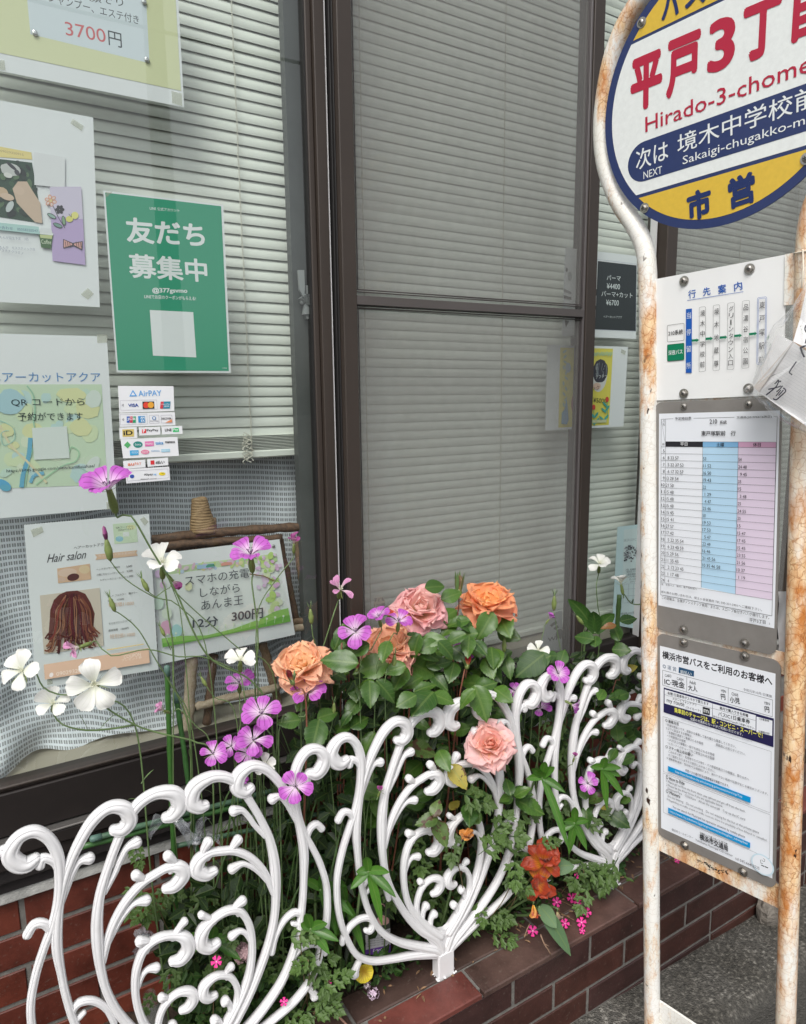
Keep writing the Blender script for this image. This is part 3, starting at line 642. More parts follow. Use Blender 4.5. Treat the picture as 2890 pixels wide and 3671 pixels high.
for s_, a, b_, cc in (('ヘッドマッサージ30分', (537, 382), (668, 366), BK), ('3,500', (704, 366), (736, 362), BK), ('小顔になるリンパマッサージ', (538, 412), (690, 396), BK), ('3,500', (706, 392), (738, 388), BK), ('レディースシェービング', (560, 440), (700, 424), BK), ('1,500', (708, 422), (742, 417), BK),
        ('カット フルカラー　艶カラー', (598, 532), (766, 508), BK), ('通常　13500', (600, 556), (690, 544), BK), ('特別価11000', (604, 586), (745, 574), (.74, .52, .38)), ('モリオマジックパーマ', (606, 684), (732, 664), BK), ('通常価格　13600円', (604, 722), (716, 706), BK), ('特別価11000', (612, 762), (752, 746), (.74, .52, .38))):
    p.text(s_, c3(*a), c3(*b_), 16 if '特別' in s_ else 8, cc)
p.poly([c3(222, 520), c3(555, 477), c3(578, 800), c3(245, 846)], (.66, .58, .49))
rn = random.Random(2); hair = [(.11, .022, .02), (.17, .04, .03), (.24, .08, .045), (.36, .16, .09), (.08, .015, .02), (.28, .1, .06), (.2, .05, .04)]
p.poly([c3(x, y) for x, y in ((330, 515), (370, 497), (430, 492), (475, 510), (505, 560), (528, 620), (520, 700), (528, 740), (480, 745), (400, 750), (300, 765), (268, 768), (275, 680), (280, 600), (300, 545))], (.13, .03, .026))
for k in range(110):
    u = rn.uniform(-1, 1); x0_ = 405 + u * 55; y0_ = 505 + 12 * abs(u) + rn.uniform(0, 40); e_ = 405 + u * 140 + rn.uniform(-20, 20); ye = 780 + rn.uniform(-70, 34) - u * 18
    pts_ = [V((x0_, y0_, 0)), V((405 + u * 100, 600, 0)), V((405 + u * 112 + rn.uniform(-8, 8), 690, 0)), V((e_, ye, 0)), V((e_ + 16 * (1 if u > 0 else -1) + rn.uniform(-16, 16), ye + rn.uniform(6, 24), 0))]
    cc = hair[rn.randrange(7)]; 
    if abs(u - .1) < .35 and rn.random() < .6: cc = hair[4]
    pl_ = catmull(pts_, 26); w_ = rn.uniform(2.5, 6)
    p.path([c3(v.x, v.y) for v in pl_], w_, cc)
p.poly([c3(595, 820), c3(800, 788), c3(800, 793), c3(596, 826)], (.68, .56, .25)); p.poly([c3(244, 905), c3(828, 812), c3(834, 895), c3(250, 988)], (.64, .46, .33))
p.text('COUPON', c3(690, 872), c3(784, 856), 12, (.78, .7, .6)); p.text('プレゼント券', c3(678, 888), c3(790, 870), 9, (.78, .7, .6)); p.text('09029320915', c3(315, 968), c3(500, 938), 14, (.78, .7, .6)); p.ell(c3(286, 962), 7, 9, (.78, .74, .7), .5)
p.done(); tape(t, W, [c3(170, 155), c3(232, 134), c3(244, 166), c3(186, 196)]); tape(t, W, [c3(780, 96), c3(800, 80), c3(828, 108), c3(806, 132)]); tape(t, W, [c3(262, 988), c3(292, 982), c3(294, 1012), c3(264, 1018)])
# 6 phone charging notice (stands on the easel)
WE = glassW(1.333)
t = sheet('notice', 'white card with a spring meadow border offering 12 minutes for 300 yen', 'sign', [c3(845, 292), c3(1556, 207), c3(1643, 738), c3(885, 905)], WE)
p = Print(t, WE)
p.poly([c3(862, 370), c3(1540, 285), c3(1618, 665), c3(900, 810)], (.76, .80, .78))
p.poly([c3(890, 368), c3(1540, 286), c3(1546, 330), c3(1300, 350), c3(1000, 395), c3(892, 410)], (.55, .70, .42))
rn = random.Random(21)
for i in range(46):
    x = rn.uniform(900, 1530); y = 372 - (x - 900) * .125 + rn.uniform(-4, 34); p.ell(c3(x, y), rn.uniform(5, 15), rn.uniform(4, 9), rn.choice([(.55, .70, .3), (.72, .50, .62), (.70, .56, .70), (.74, .70, .4), (.45, .66, .3), (.74, .60, .66), (.52, .64, .78)]), rn.uniform(0, 3), 9)
p.poly([c3(1095, 352), c3(1190, 340), c3(1194, 362), c3(1098, 374)], (.38, .55, .74)); p.poly([c3(1146, 356), c3(1160, 346), c3(1192, 344), c3(1196, 358), c3(1150, 364)], (.10, .32, .22)); p.poly([c3(1228, 344), c3(1250, 334), c3(1290, 334), c3(1294, 348), c3(1232, 356)], (.72, .34, .28))
for i in range(40):
    u = rn.random(); p.ell(c3(1490 + 55 * u + rn.uniform(-34, 26), 300 + 360 * u ** 1.1 + rn.uniform(-10, 10)), rn.uniform(7, 20), rn.uniform(6, 16), rn.choice([(.50, .70, .22), (.60, .74, .36), (.42, .64, .2), (.7, .55, .7), (.72, .78, .6), (.68, .76, .5)]), rn.uniform(0, 3), 10)
for i in range(22):
    x, y = rn.uniform(1430, 1560), rn.uniform(290, 480); p.ell(c3(x, y), rn.uniform(5, 11), rn.uniform(4, 8), rn.choice([(.72, .50, .72), (.76, .62, .78), (.45, .66, .22), (.68, .44, .66)]), rn.uniform(0, 3), 8)
for x, y, r_, cc in ((880, 560, 26, (.62, .76, .66)), (930, 620, 22, (.7, .78, .66)), (925, 700, 26, (.74, .42, .58)), (985, 718, 24, (.42, .68, .68)), (905, 460, 12, (.72, .5, .7)), (880, 400, 14, (.7, .52, .74)), (1050, 470, 16, (.76, .78, .5))): p.ell(c3(x, y), r_ * .8, r_, cc, 0, 14, jit=.08)
g_ = [(900, 760), (1000, 745), (1150, 742), (1300, 705), (1450, 650), (1540, 605), (1605, 590)]; lo = [(1616, 665), (1500, 690), (1300, 728), (1100, 770), (906, 808)]
p.poly([c3(x, y) for x, y in g_ + lo], (.30, .56, .14)); p.poly([c3(x, y) for x, y in ((905, 785), (1100, 765), (1300, 722), (1480, 672), (1560, 640), (1612, 628), (1618, 664), (1400, 708), (1200, 750), (906, 809))], (.18, .44, .08))
for x in range(930, 1610, 46): p.line(c3(x, 775 - (x-900)*.16), c3(x + 4, 745 - (x-900)*.16), 1.6, (.6, .78, .5)); p.ell(c3(x + 4, 742 - (x-900)*.16), 4, 4, (.72, .82, .66), 0, 8)
p.path([c3(1390, 400), c3(1470, 412), c3(1530, 440)], 4, (.25, .16, .08))
D2 = (.07, .08, .1)
p.text('スマホの充電', c3(1030, 468), c3(1388, 418), 36, D2); p.text('しながら', c3(1115, 530), c3(1335, 500), 34, D2); p.text('あんま王', c3(1122, 603), c3(1355, 568), 34, D2)
p.text('12分', c3(1072, 706), c3(1215, 690), 38, D2, .015); p.text('300円', c3(1290, 668), c3(1464, 645), 38, D2, .015); p.done()
MB().ball(WE(*c3(1522, 245), .002), .004, 10, 5, (1, .4, 1)).build('pin', alu, t)
# 7 payment stickers: each a small board stuck on the glass
W = glassW(1.3165)
stk = M('sticker_white', (.80, .82, .84), .3, spec=.5)
def sticker(label, pts): return sheet('payment_sticker', label, 'sticker', pts, W, .0006, stk, 'payment stickers on the glass')
t = sticker('topmost and largest payment sticker, with a blue triangle logo', [c2(657, 750), c2(966, 752), c2(971, 890), c2(665, 900)]); p = Print(t, W)
p.poly([c2(740, 772), c2(764, 808), c2(720, 810)], (.12, .38, .74)); p.poly([c2(740, 784), c2(753, 802), c2(730, 803)], (.80, .82, .84)); p.text('AirPAY', c2(772, 808), c2(900, 805), 20, (.12, .38, .74), .01)
p.box(c2(670, 832), c2(872, 828), c2(876, 880), c2(673, 886), 1, (.5, .5, .55)); p.text('VISA', c2(714, 868), c2(772, 867), 12, (.03, .08, .35), .03)
p.poly([c2(793, 838), c2(858, 837), c2(860, 877), c2(795, 879)], (.03, .03, .03)); p.ell(c2(814, 858), 11, 11, (.72, .06, .04)); p.ell(c2(840, 857), 11, 11, (.78, .38, .05))
p.poly([c2(895, 838), c2(950, 837), c2(946, 876), c2(891, 877)], (.02, .25, .38)); p.poly([c2(895, 838), c2(912, 838), c2(908, 877), c2(891, 877)], (.62, .06, .08)); p.text('UnionPay', c2(897, 858), c2(946, 857), 6, WT); p.text('銀联', c2(915, 869), c2(944, 868), 6, WT)
for r_ in (4, 8, 12): p.path([c2(676 + r_ * cos(a), 858 + r_ * sin(a)) for a in (-.7, -.35, 0, .35, .7)], 1.2, (.1, .1, .12))
p.done()
t = sticker('payment sticker second from the top with a three stripe logo and blue square', [c2(663, 903), c2(973, 897), c2(977, 969), c2(667, 979)]); p = Print(t, W)
p.box(c2(668, 910), c2(818, 906), c2(821, 962), c2(671, 967), 1, (.5, .5, .55)); 
for i, cc in enumerate(((.03, .12, .45), (.6, .05, .1), (.02, .36, .16))): p.poly([c2(706 + i*17, 921), c2(722 + i*17, 920), c2(722 + i*17, 955), c2(706 + i*17, 956)], cc)
p.text('JCB', c2(709, 945), c2(754, 944), 11, WT, .02); p.poly([c2(769, 919), c2(807, 918), c2(809, 954), c2(771, 955)], (.05, .28, .58)); p.text('AM', c2(782, 934), c2(805, 934), 8, WT, .02); p.text('EX', c2(786, 951), c2(806, 950), 8, WT, .02)
p.box(c2(831, 914), c2(884, 913), c2(886, 957), c2(833, 959), 1, (.4, .4, .45)); p.ell(c2(858, 930), 7, 7, (.12, .25, .5)); p.ell(c2(858, 930), 4, 5, (.75, .78, .8)); p.text('Diners Club', c2(837, 950), c2(882, 949), 5, (.1, .1, .15))
p.box(c2(896, 914), c2(956, 912), c2(960, 955), c2(899, 956), 1, (.4, .4, .45)); p.text('DISCOVER', c2(899, 938), c2(954, 937), 7, BK, .02); p.poly([c2(957, 936), c2(959, 954), c2(920, 955)], (.74, .28, .12))
for r_ in (4, 8, 12): p.path([c2(678 + r_ * cos(a), 938 + r_ * sin(a)) for a in (-.7, -.35, 0, .35, .7)], 1.2, (.1, .1, .12))
p.done()
t = sticker('small payment sticker with a single gold square', [c2(664, 983), c2(762, 979), c2(765, 1041), c2(667, 1047)]); p = Print(t, W)
p.poly([c2(681, 993), c2(745, 991), c2(747, 1032), c2(683, 1034)], (.66, .52, .16)); p.text('iD', c2(688, 1026), c2(740, 1024), 17, BK, .03); p.done()
t = sticker('small payment sticker in the middle of its row with a red square', [c2(773, 981), c2(892, 978), c2(894, 1022), c2(776, 1027)]); p = Print(t, W)
p.poly([c2(791, 992), c2(814, 991), c2(814, 1013), c2(791, 1014)], (.72, .05, .06)); p.text('P', c2(797, 1011), c2(809, 1010), 12, WT, .03); p.text('PayPay', c2(818, 1008), c2(882, 1006), 11, BK, .01); p.done()
t = sticker('small payment sticker at the right end with a green box', [c2(899, 976), c2(1014, 973), c2(1017, 1017), c2(902, 1021)]); p = Print(t, W)
p.text('LINE', c2(919, 1004), c2(956, 1003), 10, BK, .02); p.poly([c2(961, 985), c2(995, 984), c2(997, 1006), c2(963, 1007)], (.03, .50, .15)); p.text('Pay', c2(965, 1002), c2(993, 1001), 9, WT, .02); p.done()
t = sticker('wide payment sticker with two rows of small transit card logos', [c2(672, 1048), c2(988, 1034), c2(996, 1140), c2(686, 1154)]); p = Print(t, W)
p.poly([c2(710, 1060), c2(729, 1079), c2(711, 1098), c2(690, 1080)], (.10, .42, .15)); p.ell(c2(768, 1077), 17, 11.5, (.03, .25, .22)); p.text('Suica', c2(752, 1082), c2(786, 1081), 7, WT)
p.poly([c2(806, 1060), c2(856, 1058), c2(857, 1085), c2(808, 1088)], (.72, .18, .42)); p.text('PASMO', c2(812, 1078), c2(852, 1077), 7, WT); p.text('toica', c2(866, 1078), c2(910, 1076), 11, (.08, .32, .66), .03); p.text('manaca', c2(920, 1070), c2(974, 1068), 7, BK, .02)
p.poly([c2(723, 1110), c2(771, 1108), c2(772, 1134), c2(725, 1138)], (.05, .38, .68)); p.text('ICOCA', c2(734, 1127), c2(768, 1126), 7, WT); p.ell(c2(808, 1118), 15, 8, (.74, .25, .38)); p.text('SUGOCA', c2(792, 1122), c2(824, 1121), 5, WT); p.text('nimoca', c2(843, 1118), c2(888, 1116), 8, (.2, .4, .6)); p.poly([c2(898, 1103), c2(946, 1101), c2(947, 1117), c2(899, 1119)], (.35, .62, .76))
p.text('はやかけん', c2(902, 1115), c2(944, 1113), 6, WT); p.done()
t = sticker('small payment sticker with orange red letters only', [c2(686, 1168), c2(808, 1161), c2(811, 1204), c2(689, 1213)]); p = Print(t, W)
p.text('au', c2(712, 1196), c2(748, 1194), 9, (.76, .2, .1), .02); p.text('PAY', c2(752, 1192), c2(788, 1190), 10, (.76, .2, .1)); p.done()
t = sticker('small payment sticker with a dark red square beside black Japanese letters', [c2(819, 1158), c2(936, 1150), c2(938, 1192), c2(822, 1201)]); p = Print(t, W)
p.poly([c2(838, 1166), c2(859, 1165), c2(861, 1188), c2(839, 1189)], (.66, .04, .05)); p.text('d払い', c2(867, 1187), c2(917, 1184), 13, BK, .02); p.done()
t = sticker('lowest payment sticker, half hidden by the highest pink flower', [c2(696, 1214), c2(942, 1200), c2(947, 1274), c2(704, 1294)]); p = Print(t, W)
p.box(c2(704, 1226), c2(934, 1212), c2(938, 1262), c2(710, 1280), 1, (.45, .45, .5)); p.ell(c2(735, 1254), 8, 7, (.05, .1, .4)); p.text('Alipay', c2(802, 1254), c2(852, 1251), 10, BK, .01); p.text('HK', c2(856, 1250), c2(873, 1249), 7, (.15, .4, .7), .02); p.ell(c2(903, 1240), 12, 6, (.78, .62, .03)); p.text('pay', c2(901, 1243), c2(914, 1242), 5, BK)
p.text('Alipay+', c2(782, 1276), c2(832, 1272), 6, BK); p.text('PARTNER', c2(836, 1271), c2(874, 1269), 4, (.3, .3, .3)); p.done()
# 8 price poster on the right pane
W = glassW(1.3228)
t = sheet('notice', 'black panel price poster listing perm and cut at 4400 and 6700 yen', 'poster', [c4(308, 452), c4(925, 525), c4(918, 1242), c4(276, 1216)], W)
p = Print(t, W); DK = (.022, .03, .034); PW = (.78, .83, .84)
p.box(c4(305, 520), c4(922, 595), c4(915, 1175), c4(288, 1146), .8, (.4, .42, .55))
p.poly([c4(588, 568), c4(921, 606), c4(914, 1172), c4(562, 1158)], DK)
p.text('パーマ', c4(664, 734), c4(784, 742), 19, PW); p.text('¥4400', c4(664, 808), c4(778, 814), 20, PW); p.text('パーマ+カット', c4(618, 874), c4(886, 890), 20, PW); p.text('¥6700', c4(658, 950), c4(768, 954), 20, PW); p.text('ヘアーカットアクア', c4(636, 1060), c4(795, 1066), 9, PW)
p.poly([c4(548, 590), c4(574, 594), c4(560, 738), c4(536, 734)], (.35, .38, .39)); p.poly([c4(546, 600), c4(552, 640), c4(546, 732), c4(537, 730)], (.05, .05, .05)); p.poly([c4(558, 950), c4(572, 955), c4(560, 1090), c4(546, 1088)], (.03, .03, .03))
p.line(c4(518, 768), c4(490, 890), 2, (.05, .05, .06)); p.line(c4(490, 840), c4(512, 930), 3.2, (.05, .05, .06)); p.ell(c4(520, 952), 5, 8, (.05, .05, .06), .3); p.ell(c4(520, 952), 3, 5.5, (.7, .72, .73), .3)
p.poly([c4(540, 820), c4(560, 808), c4(582, 812), c4(576, 868), c4(556, 858), c4(528, 852), c4(545, 842)], (.03, .03, .03)); p.poly([c4(480, 1000), c4(500, 990), c4(502, 1040), c4(478, 1060)], (.03, .03, .03)); p.poly([c4(492, 1098), c4(560, 1144), c4(556, 1156), c4(488, 1118)], (.05, .05, .05))
p.poly([c4(500, 556), c4(528, 566), c4(498, 634)], (.06, .06, .06)); p.poly([c4(296, 806), c4(360, 838), c4(358, 856), c4(294, 832)], (.3, .31, .32)); p.poly([c4(292, 864), c4(358, 880), c4(358, 902), c4(292, 888)], (.08, .08, .08))
p.ell(c4(318, 644), 4, 8, (.15, .16, .16)); p.ell(c4(345, 700), 8, 16, (.4, .42, .43)); p.poly([c4(300, 1080), c4(340, 1086), c4(310, 1144)], (.12, .12, .12)); p.done()
t = sheet('notice', 'yellow flyer with a hair photo and 5000 yen, under the black poster', 'flyer', [c4(152, 1292), c4(848, 1310), c4(808, 1998), c4(132, 2034)], W)
p = Print(t, W)
p.poly([c4(262, 1316), c4(718, 1326), c4(682, 1984), c4(246, 2008)], (.76, .67, .12))
p.ell(c4(600, 1560), 28, 58, (.66, .66, .64), .1, 26)
rn = random.Random(4)
p.ell(c4(608, 1520), 27, 42, (.05, .05, .07), .1, 22, jit=.04)
for i in range(26): x = rn.uniform(558, 660); p.path([c4(x, 1440 + abs(x-608)*.6), c4(x + rn.uniform(-14, 14), 1500), c4(x + rn.uniform(-16, 16), 1560)], 1.6, rn.choice([(.2, .22, .25), (.32, .34, .36), (.03, .03, .05), (.03, .03, .04)]))
p.ell(c4(580, 1650), 14, 12, (.70, .50, .40)); p.text('アフター', c4(570, 1588), c4(665, 1572), 12, (.75, .78, .78)); p.text('マジック', c4(466, 1690), c4(600, 1682), 16, (.16, .08, .08)); p.text('¥5000', c4(546, 1790), c4(660, 1798), 17, (.07, .07, .05))
p.ell(c4(440, 1790), 34, 62, (.36, .06, .08), .1, 24); p.ell(c4(480, 1760), 14, 28, (.05, .04, .04)); p.ell(c4(470, 1850), 14, 24, (.66, .36, .34)); p.ell(c4(488, 1720), 8, 18, (.66, .64, .1)); p.ell(c4(440, 1520), 18, 44, (.66, .7, .72), .1, 20)
p.ell(c4(532, 1372), 6, 14, (.7, .35, .35), .2); 
for k in range(16): p.line(c4(560 + 10*k, 1350 + rn.uniform(0, 12)), c4(556 + 10*k, 1380 + rn.uniform(0, 16)), 2.4, (.40, .60, .42))
for x, y in ((552, 1832), (668, 1765)): p.ell(c4(x, y), 6, 10, (.66, .08, .06)); p.line(c4(x, y + 20), c4(x + 4, y + 160), 1.6, (.1, .4, .25))
for x, y, a in ((540, 1900, .6), (574, 1900, -.6), (545, 1960, .6), (580, 1950, -.6), (620, 1930, .8), (660, 1920, -.7), (640, 1860, .8), (670, 1840, -.6), (650, 1810, .7)): p.ell(c4(x, y), 4, 13, (.08, .40, .34), -a, 8)
p.poly([c4(538, 1944), c4(664, 1938), c4(664, 1964), c4(537, 1970)], (.55, .58, .32)); p.text('PIC·COLLAGE', c4(546, 1962), c4(658, 1956), 7, (.74, .76, .6))
p.poly([c4(272, 1976), c4(276, 1880), c4(300, 1850), c4(316, 1730), c4(328, 1850), c4(334, 1940), c4(320, 1980)], (.18, .36, .52))
for k in range(11): p.ell(c4(rn.uniform(280, 316), 1350 + 46*k), 4, 9, (.40, .52, .36), rn.uniform(-1, 1), 7)
p.ell(c4(330, 1490), 10, 18, (.4, .5, .5)); p.done(); tape(t, W, [c4(790, 1330), c4(830, 1345), c4(822, 1380), c4(786, 1362)])
W = glassW(1.3195)
def c5(x, y): return (1700 + x / 2.44, 1850 + y / 2.44)
t = sheet('notice', 'pale blue schedule sheet partly behind the left post of the bus stop', 'notice', [c5(1255, 95), c5(1560, 58), c5(1545, 1010), c5(1208, 950)], W, mat=M('paper_blue', (.55, .70, .74), .55)); p = Print(t, W)
p.poly([c5(1310, 120), c5(1560, 92), c5(1545, 900), c5(1290, 880)], (.62, .72, .74)); p.text('横浜GSFC', c5(1306, 228), c5(1418, 216), 11, (.35, .42, .45))
rn = random.Random(6)
for i in range(90): p.ell(c5(rn.uniform(1312, 1470), rn.uniform(258, 395)), rn.uniform(2, 4), rn.uniform(2, 4), rn.choice([(.05, .06, .07), (.3, .33, .35), (.15, .17, .18)]), 0, 6)
for k, (s_, y) in enumerate((('入場　実施要領・会場', 478), ('練習を見にきてください', 498), ('参加無料です', 520), ('雨天の場合は中止', 540), ('詳しくはお電話で', 562), ('お待ちしています', 584))): p.text(s_, c5(1325 + 8*k, y), c5(1450, y - 8), 7, (.08, .1, .12))
for y in (596, 640, 700, 760): p.line(c5(1310, y), c5(1500, y - 10), 1, (.3, .36, .4))
for x in (1310, 1352, 1396, 1440): p.line(c5(x, 594), c5(x - 8, 764), 1, (.3, .36, .4))
p.text('体験のお申し込みは下記まで', c5(1280, 866), c5(1420, 850), 8, (.08, .1, .12)); p.done()
# round 110 sticker and wifi sticker seen through the net
W = glassW(1.3165)
def c6(x, y): return (900 + x / 1.708, 1900 + y / 1.708)
def disc(name, label, cat, c, r, W, col):
    cc = W(c[0], c[1], .0006); t = thing(name, label, cat, cc); ux, uz = V((1, 0, 0)), V((0, 0, 1))
    MB().prism([cc + ux*r*cos(2*pi*i/40) + uz*r*sin(2*pi*i/40) for i in range(40)], (0, .0006, 0)).build('disc', M('disc_' + name, col, .5), t); return t
t = disc('safety_sticker', 'round beige child safety sticker reading 110 above the coral rose', 'sticker', c6(787, 448), .0145, W, (.46, .42, .33)); p = Print(t, W, .001)
p.text('子ども', c6(752, 442), c6(816, 434), 14, (.1, .1, .1), .02); p.text('110番', c6(754, 474), c6(822, 470), 14, (.1, .1, .1), .02); p.done()
t = sheet('wifi_sticker', 'rounded grey wireless network sticker low beside the narrow stile', 'sticker', [c5(x, y) for x, y in ((700, 850), (742, 828), (770, 832), (770, 1180), (590, 1170), (592, 1075), (612, 985), (650, 900))][::-1], W, mat=M('wifi_grey', (.33, .38, .38), .5)); p = Print(t, W, .001)
cx_, cy_ = 762, 1040
for r_, w_ in ((118, 9), (78, 9)): p.path([c5(cx_ + r_*cos(a), cy_ + r_*sin(a)) for a in [-pi*.78 + i*.07 for i in range(9)]], w_, (.07, .08, .08))
p.ell(c5(745, 1030), 12, 18, (.07, .08, .08), .3); p.text('Wi-Fi', c5(643, 1100), c5(790, 1070), 14, (.06, .07, .07), .02); p.done()
# ================================================================ RUSTIC EASEL INSIDE THE WINDOW
ez = 1.352
def wood(name, c1_, c2_, sc_=30):
    m, t, b = newmat(name); uv = t.nodes.new('ShaderNodeUVMap'); uv.uv_map = 'UVMap'; mp = t.nodes.new('ShaderNodeMapping'); mp.inputs['Scale'].default_value = (3, 40, 1)
    n = t.nodes.new('ShaderNodeTexNoise'); n.inputs['Scale'].default_value = 2.4; n.inputs['Detail'].default_value = 8; n.inputs['Roughness'].default_value = .7
    cr = t.nodes.new('ShaderNodeValToRGB'); cr.color_ramp.elements[0].position = .35; cr.color_ramp.elements[0].color = rgba(c1_); cr.color_ramp.elements[1].position = .68; cr.color_ramp.elements[1].color = rgba(c2_)
    t.links.new(uv.outputs[0], mp.inputs[0]); t.links.new(mp.outputs[0], n.inputs['Vector']); t.links.new(n.outputs[0], cr.inputs[0]); t.links.new(cr.outputs[0], b.inputs['Base Color'])
    bp = t.nodes.new('ShaderNodeBump'); bp.inputs['Strength'].default_value = .7; bp.inputs['Distance'].default_value = .002; t.links.new(n.outputs[0], bp.inputs['Height']); t.links.new(bp.outputs[0], b.inputs['Normal']); b.inputs['Roughness'].default_value = .65
    MATS[name] = m; return m
wdk = wood('bark_dark', (.06, .035, .024), (.2, .11, .065)); wlt = wood('bark_light', (.30, .22, .15), (.52, .43, .33)); wmd = wood('bark_mid', (.11, .065, .04), (.32, .21, .13))
es = thing('easel', 'small rustic easel of brown sticks with a bound cane finial behind the glass', 'easel', P(800, 2600, ez))
def stick(pts, r, mat, name='stick', y=ez, wob=.0012):
    pp = [P(x, yy, y) for x, yy in pts]; pp = catmull(pp, .012); rn = random.Random(int(pts[0][0] * 7 + pts[0][1]))
    pp = [q + V((rn.uniform(-wob, wob), rn.uniform(-wob, wob), rn.uniform(-wob, wob))) for q in pp]
    MB().tube(pp, [r * rn.uniform(.9, 1.1) for _ in pp], 10).build(name, mat, es, True)
stick([c3(845, 208), c3(1260, 165), c3(1678, 138)], .0095, wdk, y=1.356); stick([c3(845, 248), c3(1260, 216), c3(1566, 198)], .0078, wdk, y=1.35)
stick([c3(1652, 200), c3(1680, 420), c3(1706, 640)], .0085, wmd, y=1.362); stick([c3(1560, 210), c3(1600, 420), c3(1650, 650)], .0075, wdk, y=1.365)
stick([c3(1560, 680), c3(1706, 655)], .007, wmd); stick([c3(1580, 712), c3(1712, 692)], .0085, wlt)
stick([c3(1066, 860), c3(1058, 1060), c3(1044, 1275)], .0118, wlt); stick([c3(1188, 850), c3(1170, 1050), c3(1150, 1232)], .0088, wdk, y=1.36)
stick([c3(1460, 790), c3(1510, 960), c3(1556, 1140)], .0095, wmd, y=1.37); stick([c3(1088, 1140), c3(1300, 1085), c3(1548, 1030)], .0088, wlt, y=1.348)
stick([c3(1010, 1172), c3(1088, 1152)], .003, wdk, 'binding'); stick([c3(1505, 1045), c3(1560, 1030)], .003, wdk, 'binding')
stick([c3(1110, 90), c3(1108, 170)], .0085, wmd, y=1.36); stick([c3(1180, 90), c3(1186, 165)], .007, wmd, y=1.36)
co = MB()
for i in range(13):
    k = i / 12; y_ = 1384 + k * 172; c = P((1110 + 22*k)/1.5527 + 0, 900 + y_ / 1.5527, 1.36); rad = .0115 + .0115 * k
    co.tube([c + V((cos(a) * rad, sin(a) * rad * .8, .0012 * sin(a * 2 + i))) for a in [2*pi*j/14 for j in range(15)]], .0042, 8, False)
co.build('cane_binding', wood('cane', (.22, .13, .06), (.48, .33, .18)), es, True)
m, t_, b = newmat('rattan_panel'); tc = t_.nodes.new('ShaderNodeTexCoord'); ck = t_.nodes.new('ShaderNodeTexVoronoi'); ck.distance = 'CHEBYCHEV'; ck.inputs['Scale'].default_value = 230; ck.inputs['Randomness'].default_value = .35
t_.links.new(tc.outputs['Object'], ck.inputs['Vector']); cr = t_.nodes.new('ShaderNodeValToRGB'); cr.color_ramp.elements[0].color = (.30, .15, .06, 1); cr.color_ramp.elements[1].position = .6; cr.color_ramp.elements[1].color = (.03, .012, .006, 1)
t_.links.new(ck.outputs['Distance'], cr.inputs[0]); t_.links.new(cr.outputs[0], b.inputs['Base Color']); bp = t_.nodes.new('ShaderNodeBump'); bp.invert = True; bp.inputs['Distance'].default_value = .003; t_.links.new(ck.outputs['Distance'], bp.inputs['Height']); t_.links.new(bp.outputs[0], b.inputs['Normal'])
q = [P(*c3(850, 250), 1.372), P(*c3(1570, 215), 1.372), P(*c3(1650, 660), 1.372), P(*c3(890, 880), 1.372)]
MB().prism(q, (0, .004, 0)).build('rattan_panel', m, es)
# ================================================================ CAST FENCE
m, t_, b = newmat('white_enamel'); b.inputs['Base Color'].default_value = (.76, .755, .765, 1); b.inputs['Roughness'].default_value = .42; b.inputs['Coat Weight'].default_value = .12; b.inputs['Coat Roughness'].default_value = .2
tc = t_.nodes.new('ShaderNodeTexCoord'); n1 = t_.nodes.new('ShaderNodeTexNoise'); n1.inputs['Scale'].default_value = 120; n1.inputs['Detail'].default_value = 4
n2 = t_.nodes.new('ShaderNodeTexNoise'); n2.inputs['Scale'].default_value = 22; n2.inputs['Detail'].default_value = 7
for n in (n1, n2): t_.links.new(tc.outputs['Object'], n.inputs['Vector'])
ad = t_.nodes.new('ShaderNodeMath'); ad.operation = 'ADD'; t_.links.new(n1.outputs[0], ad.inputs[0]); t_.links.new(n2.outputs[0], ad.inputs[1])
bp = t_.nodes.new('ShaderNodeBump'); bp.inputs['Strength'].default_value = .25; bp.inputs['Distance'].default_value = .0012; t_.links.new(ad.outputs[0], bp.inputs['Height']); t_.links.new(bp.outputs[0], b.inputs['Normal'])
cr = t_.nodes.new('ShaderNodeValToRGB'); cr.color_ramp.elements[0].position = .27; cr.color_ramp.elements[0].color = (.71, .70, .70, 1); cr.color_ramp.elements[1].position = .42; cr.color_ramp.elements[1].color = (.76, .755, .765, 1)
t_.links.new(n2.outputs[0], cr.inputs[0]); t_.links.new(cr.outputs[0], b.inputs['Base Color']); MATS['enamel'] = m; enamel = m
PROF = [(-1, -.1), (-.99, .35), (-.9, .66), (-.76, .80), (-.62, .86), (-.52, .80), (-.40, .92), (0, 1.02), (.40, .92), (.52, .80), (.62, .86), (.76, .80), (.9, .66), (.99, .35), (1, -.1), (.8, -.75), (0, -.95), (-.8, -.75)]
YFN = 1.065
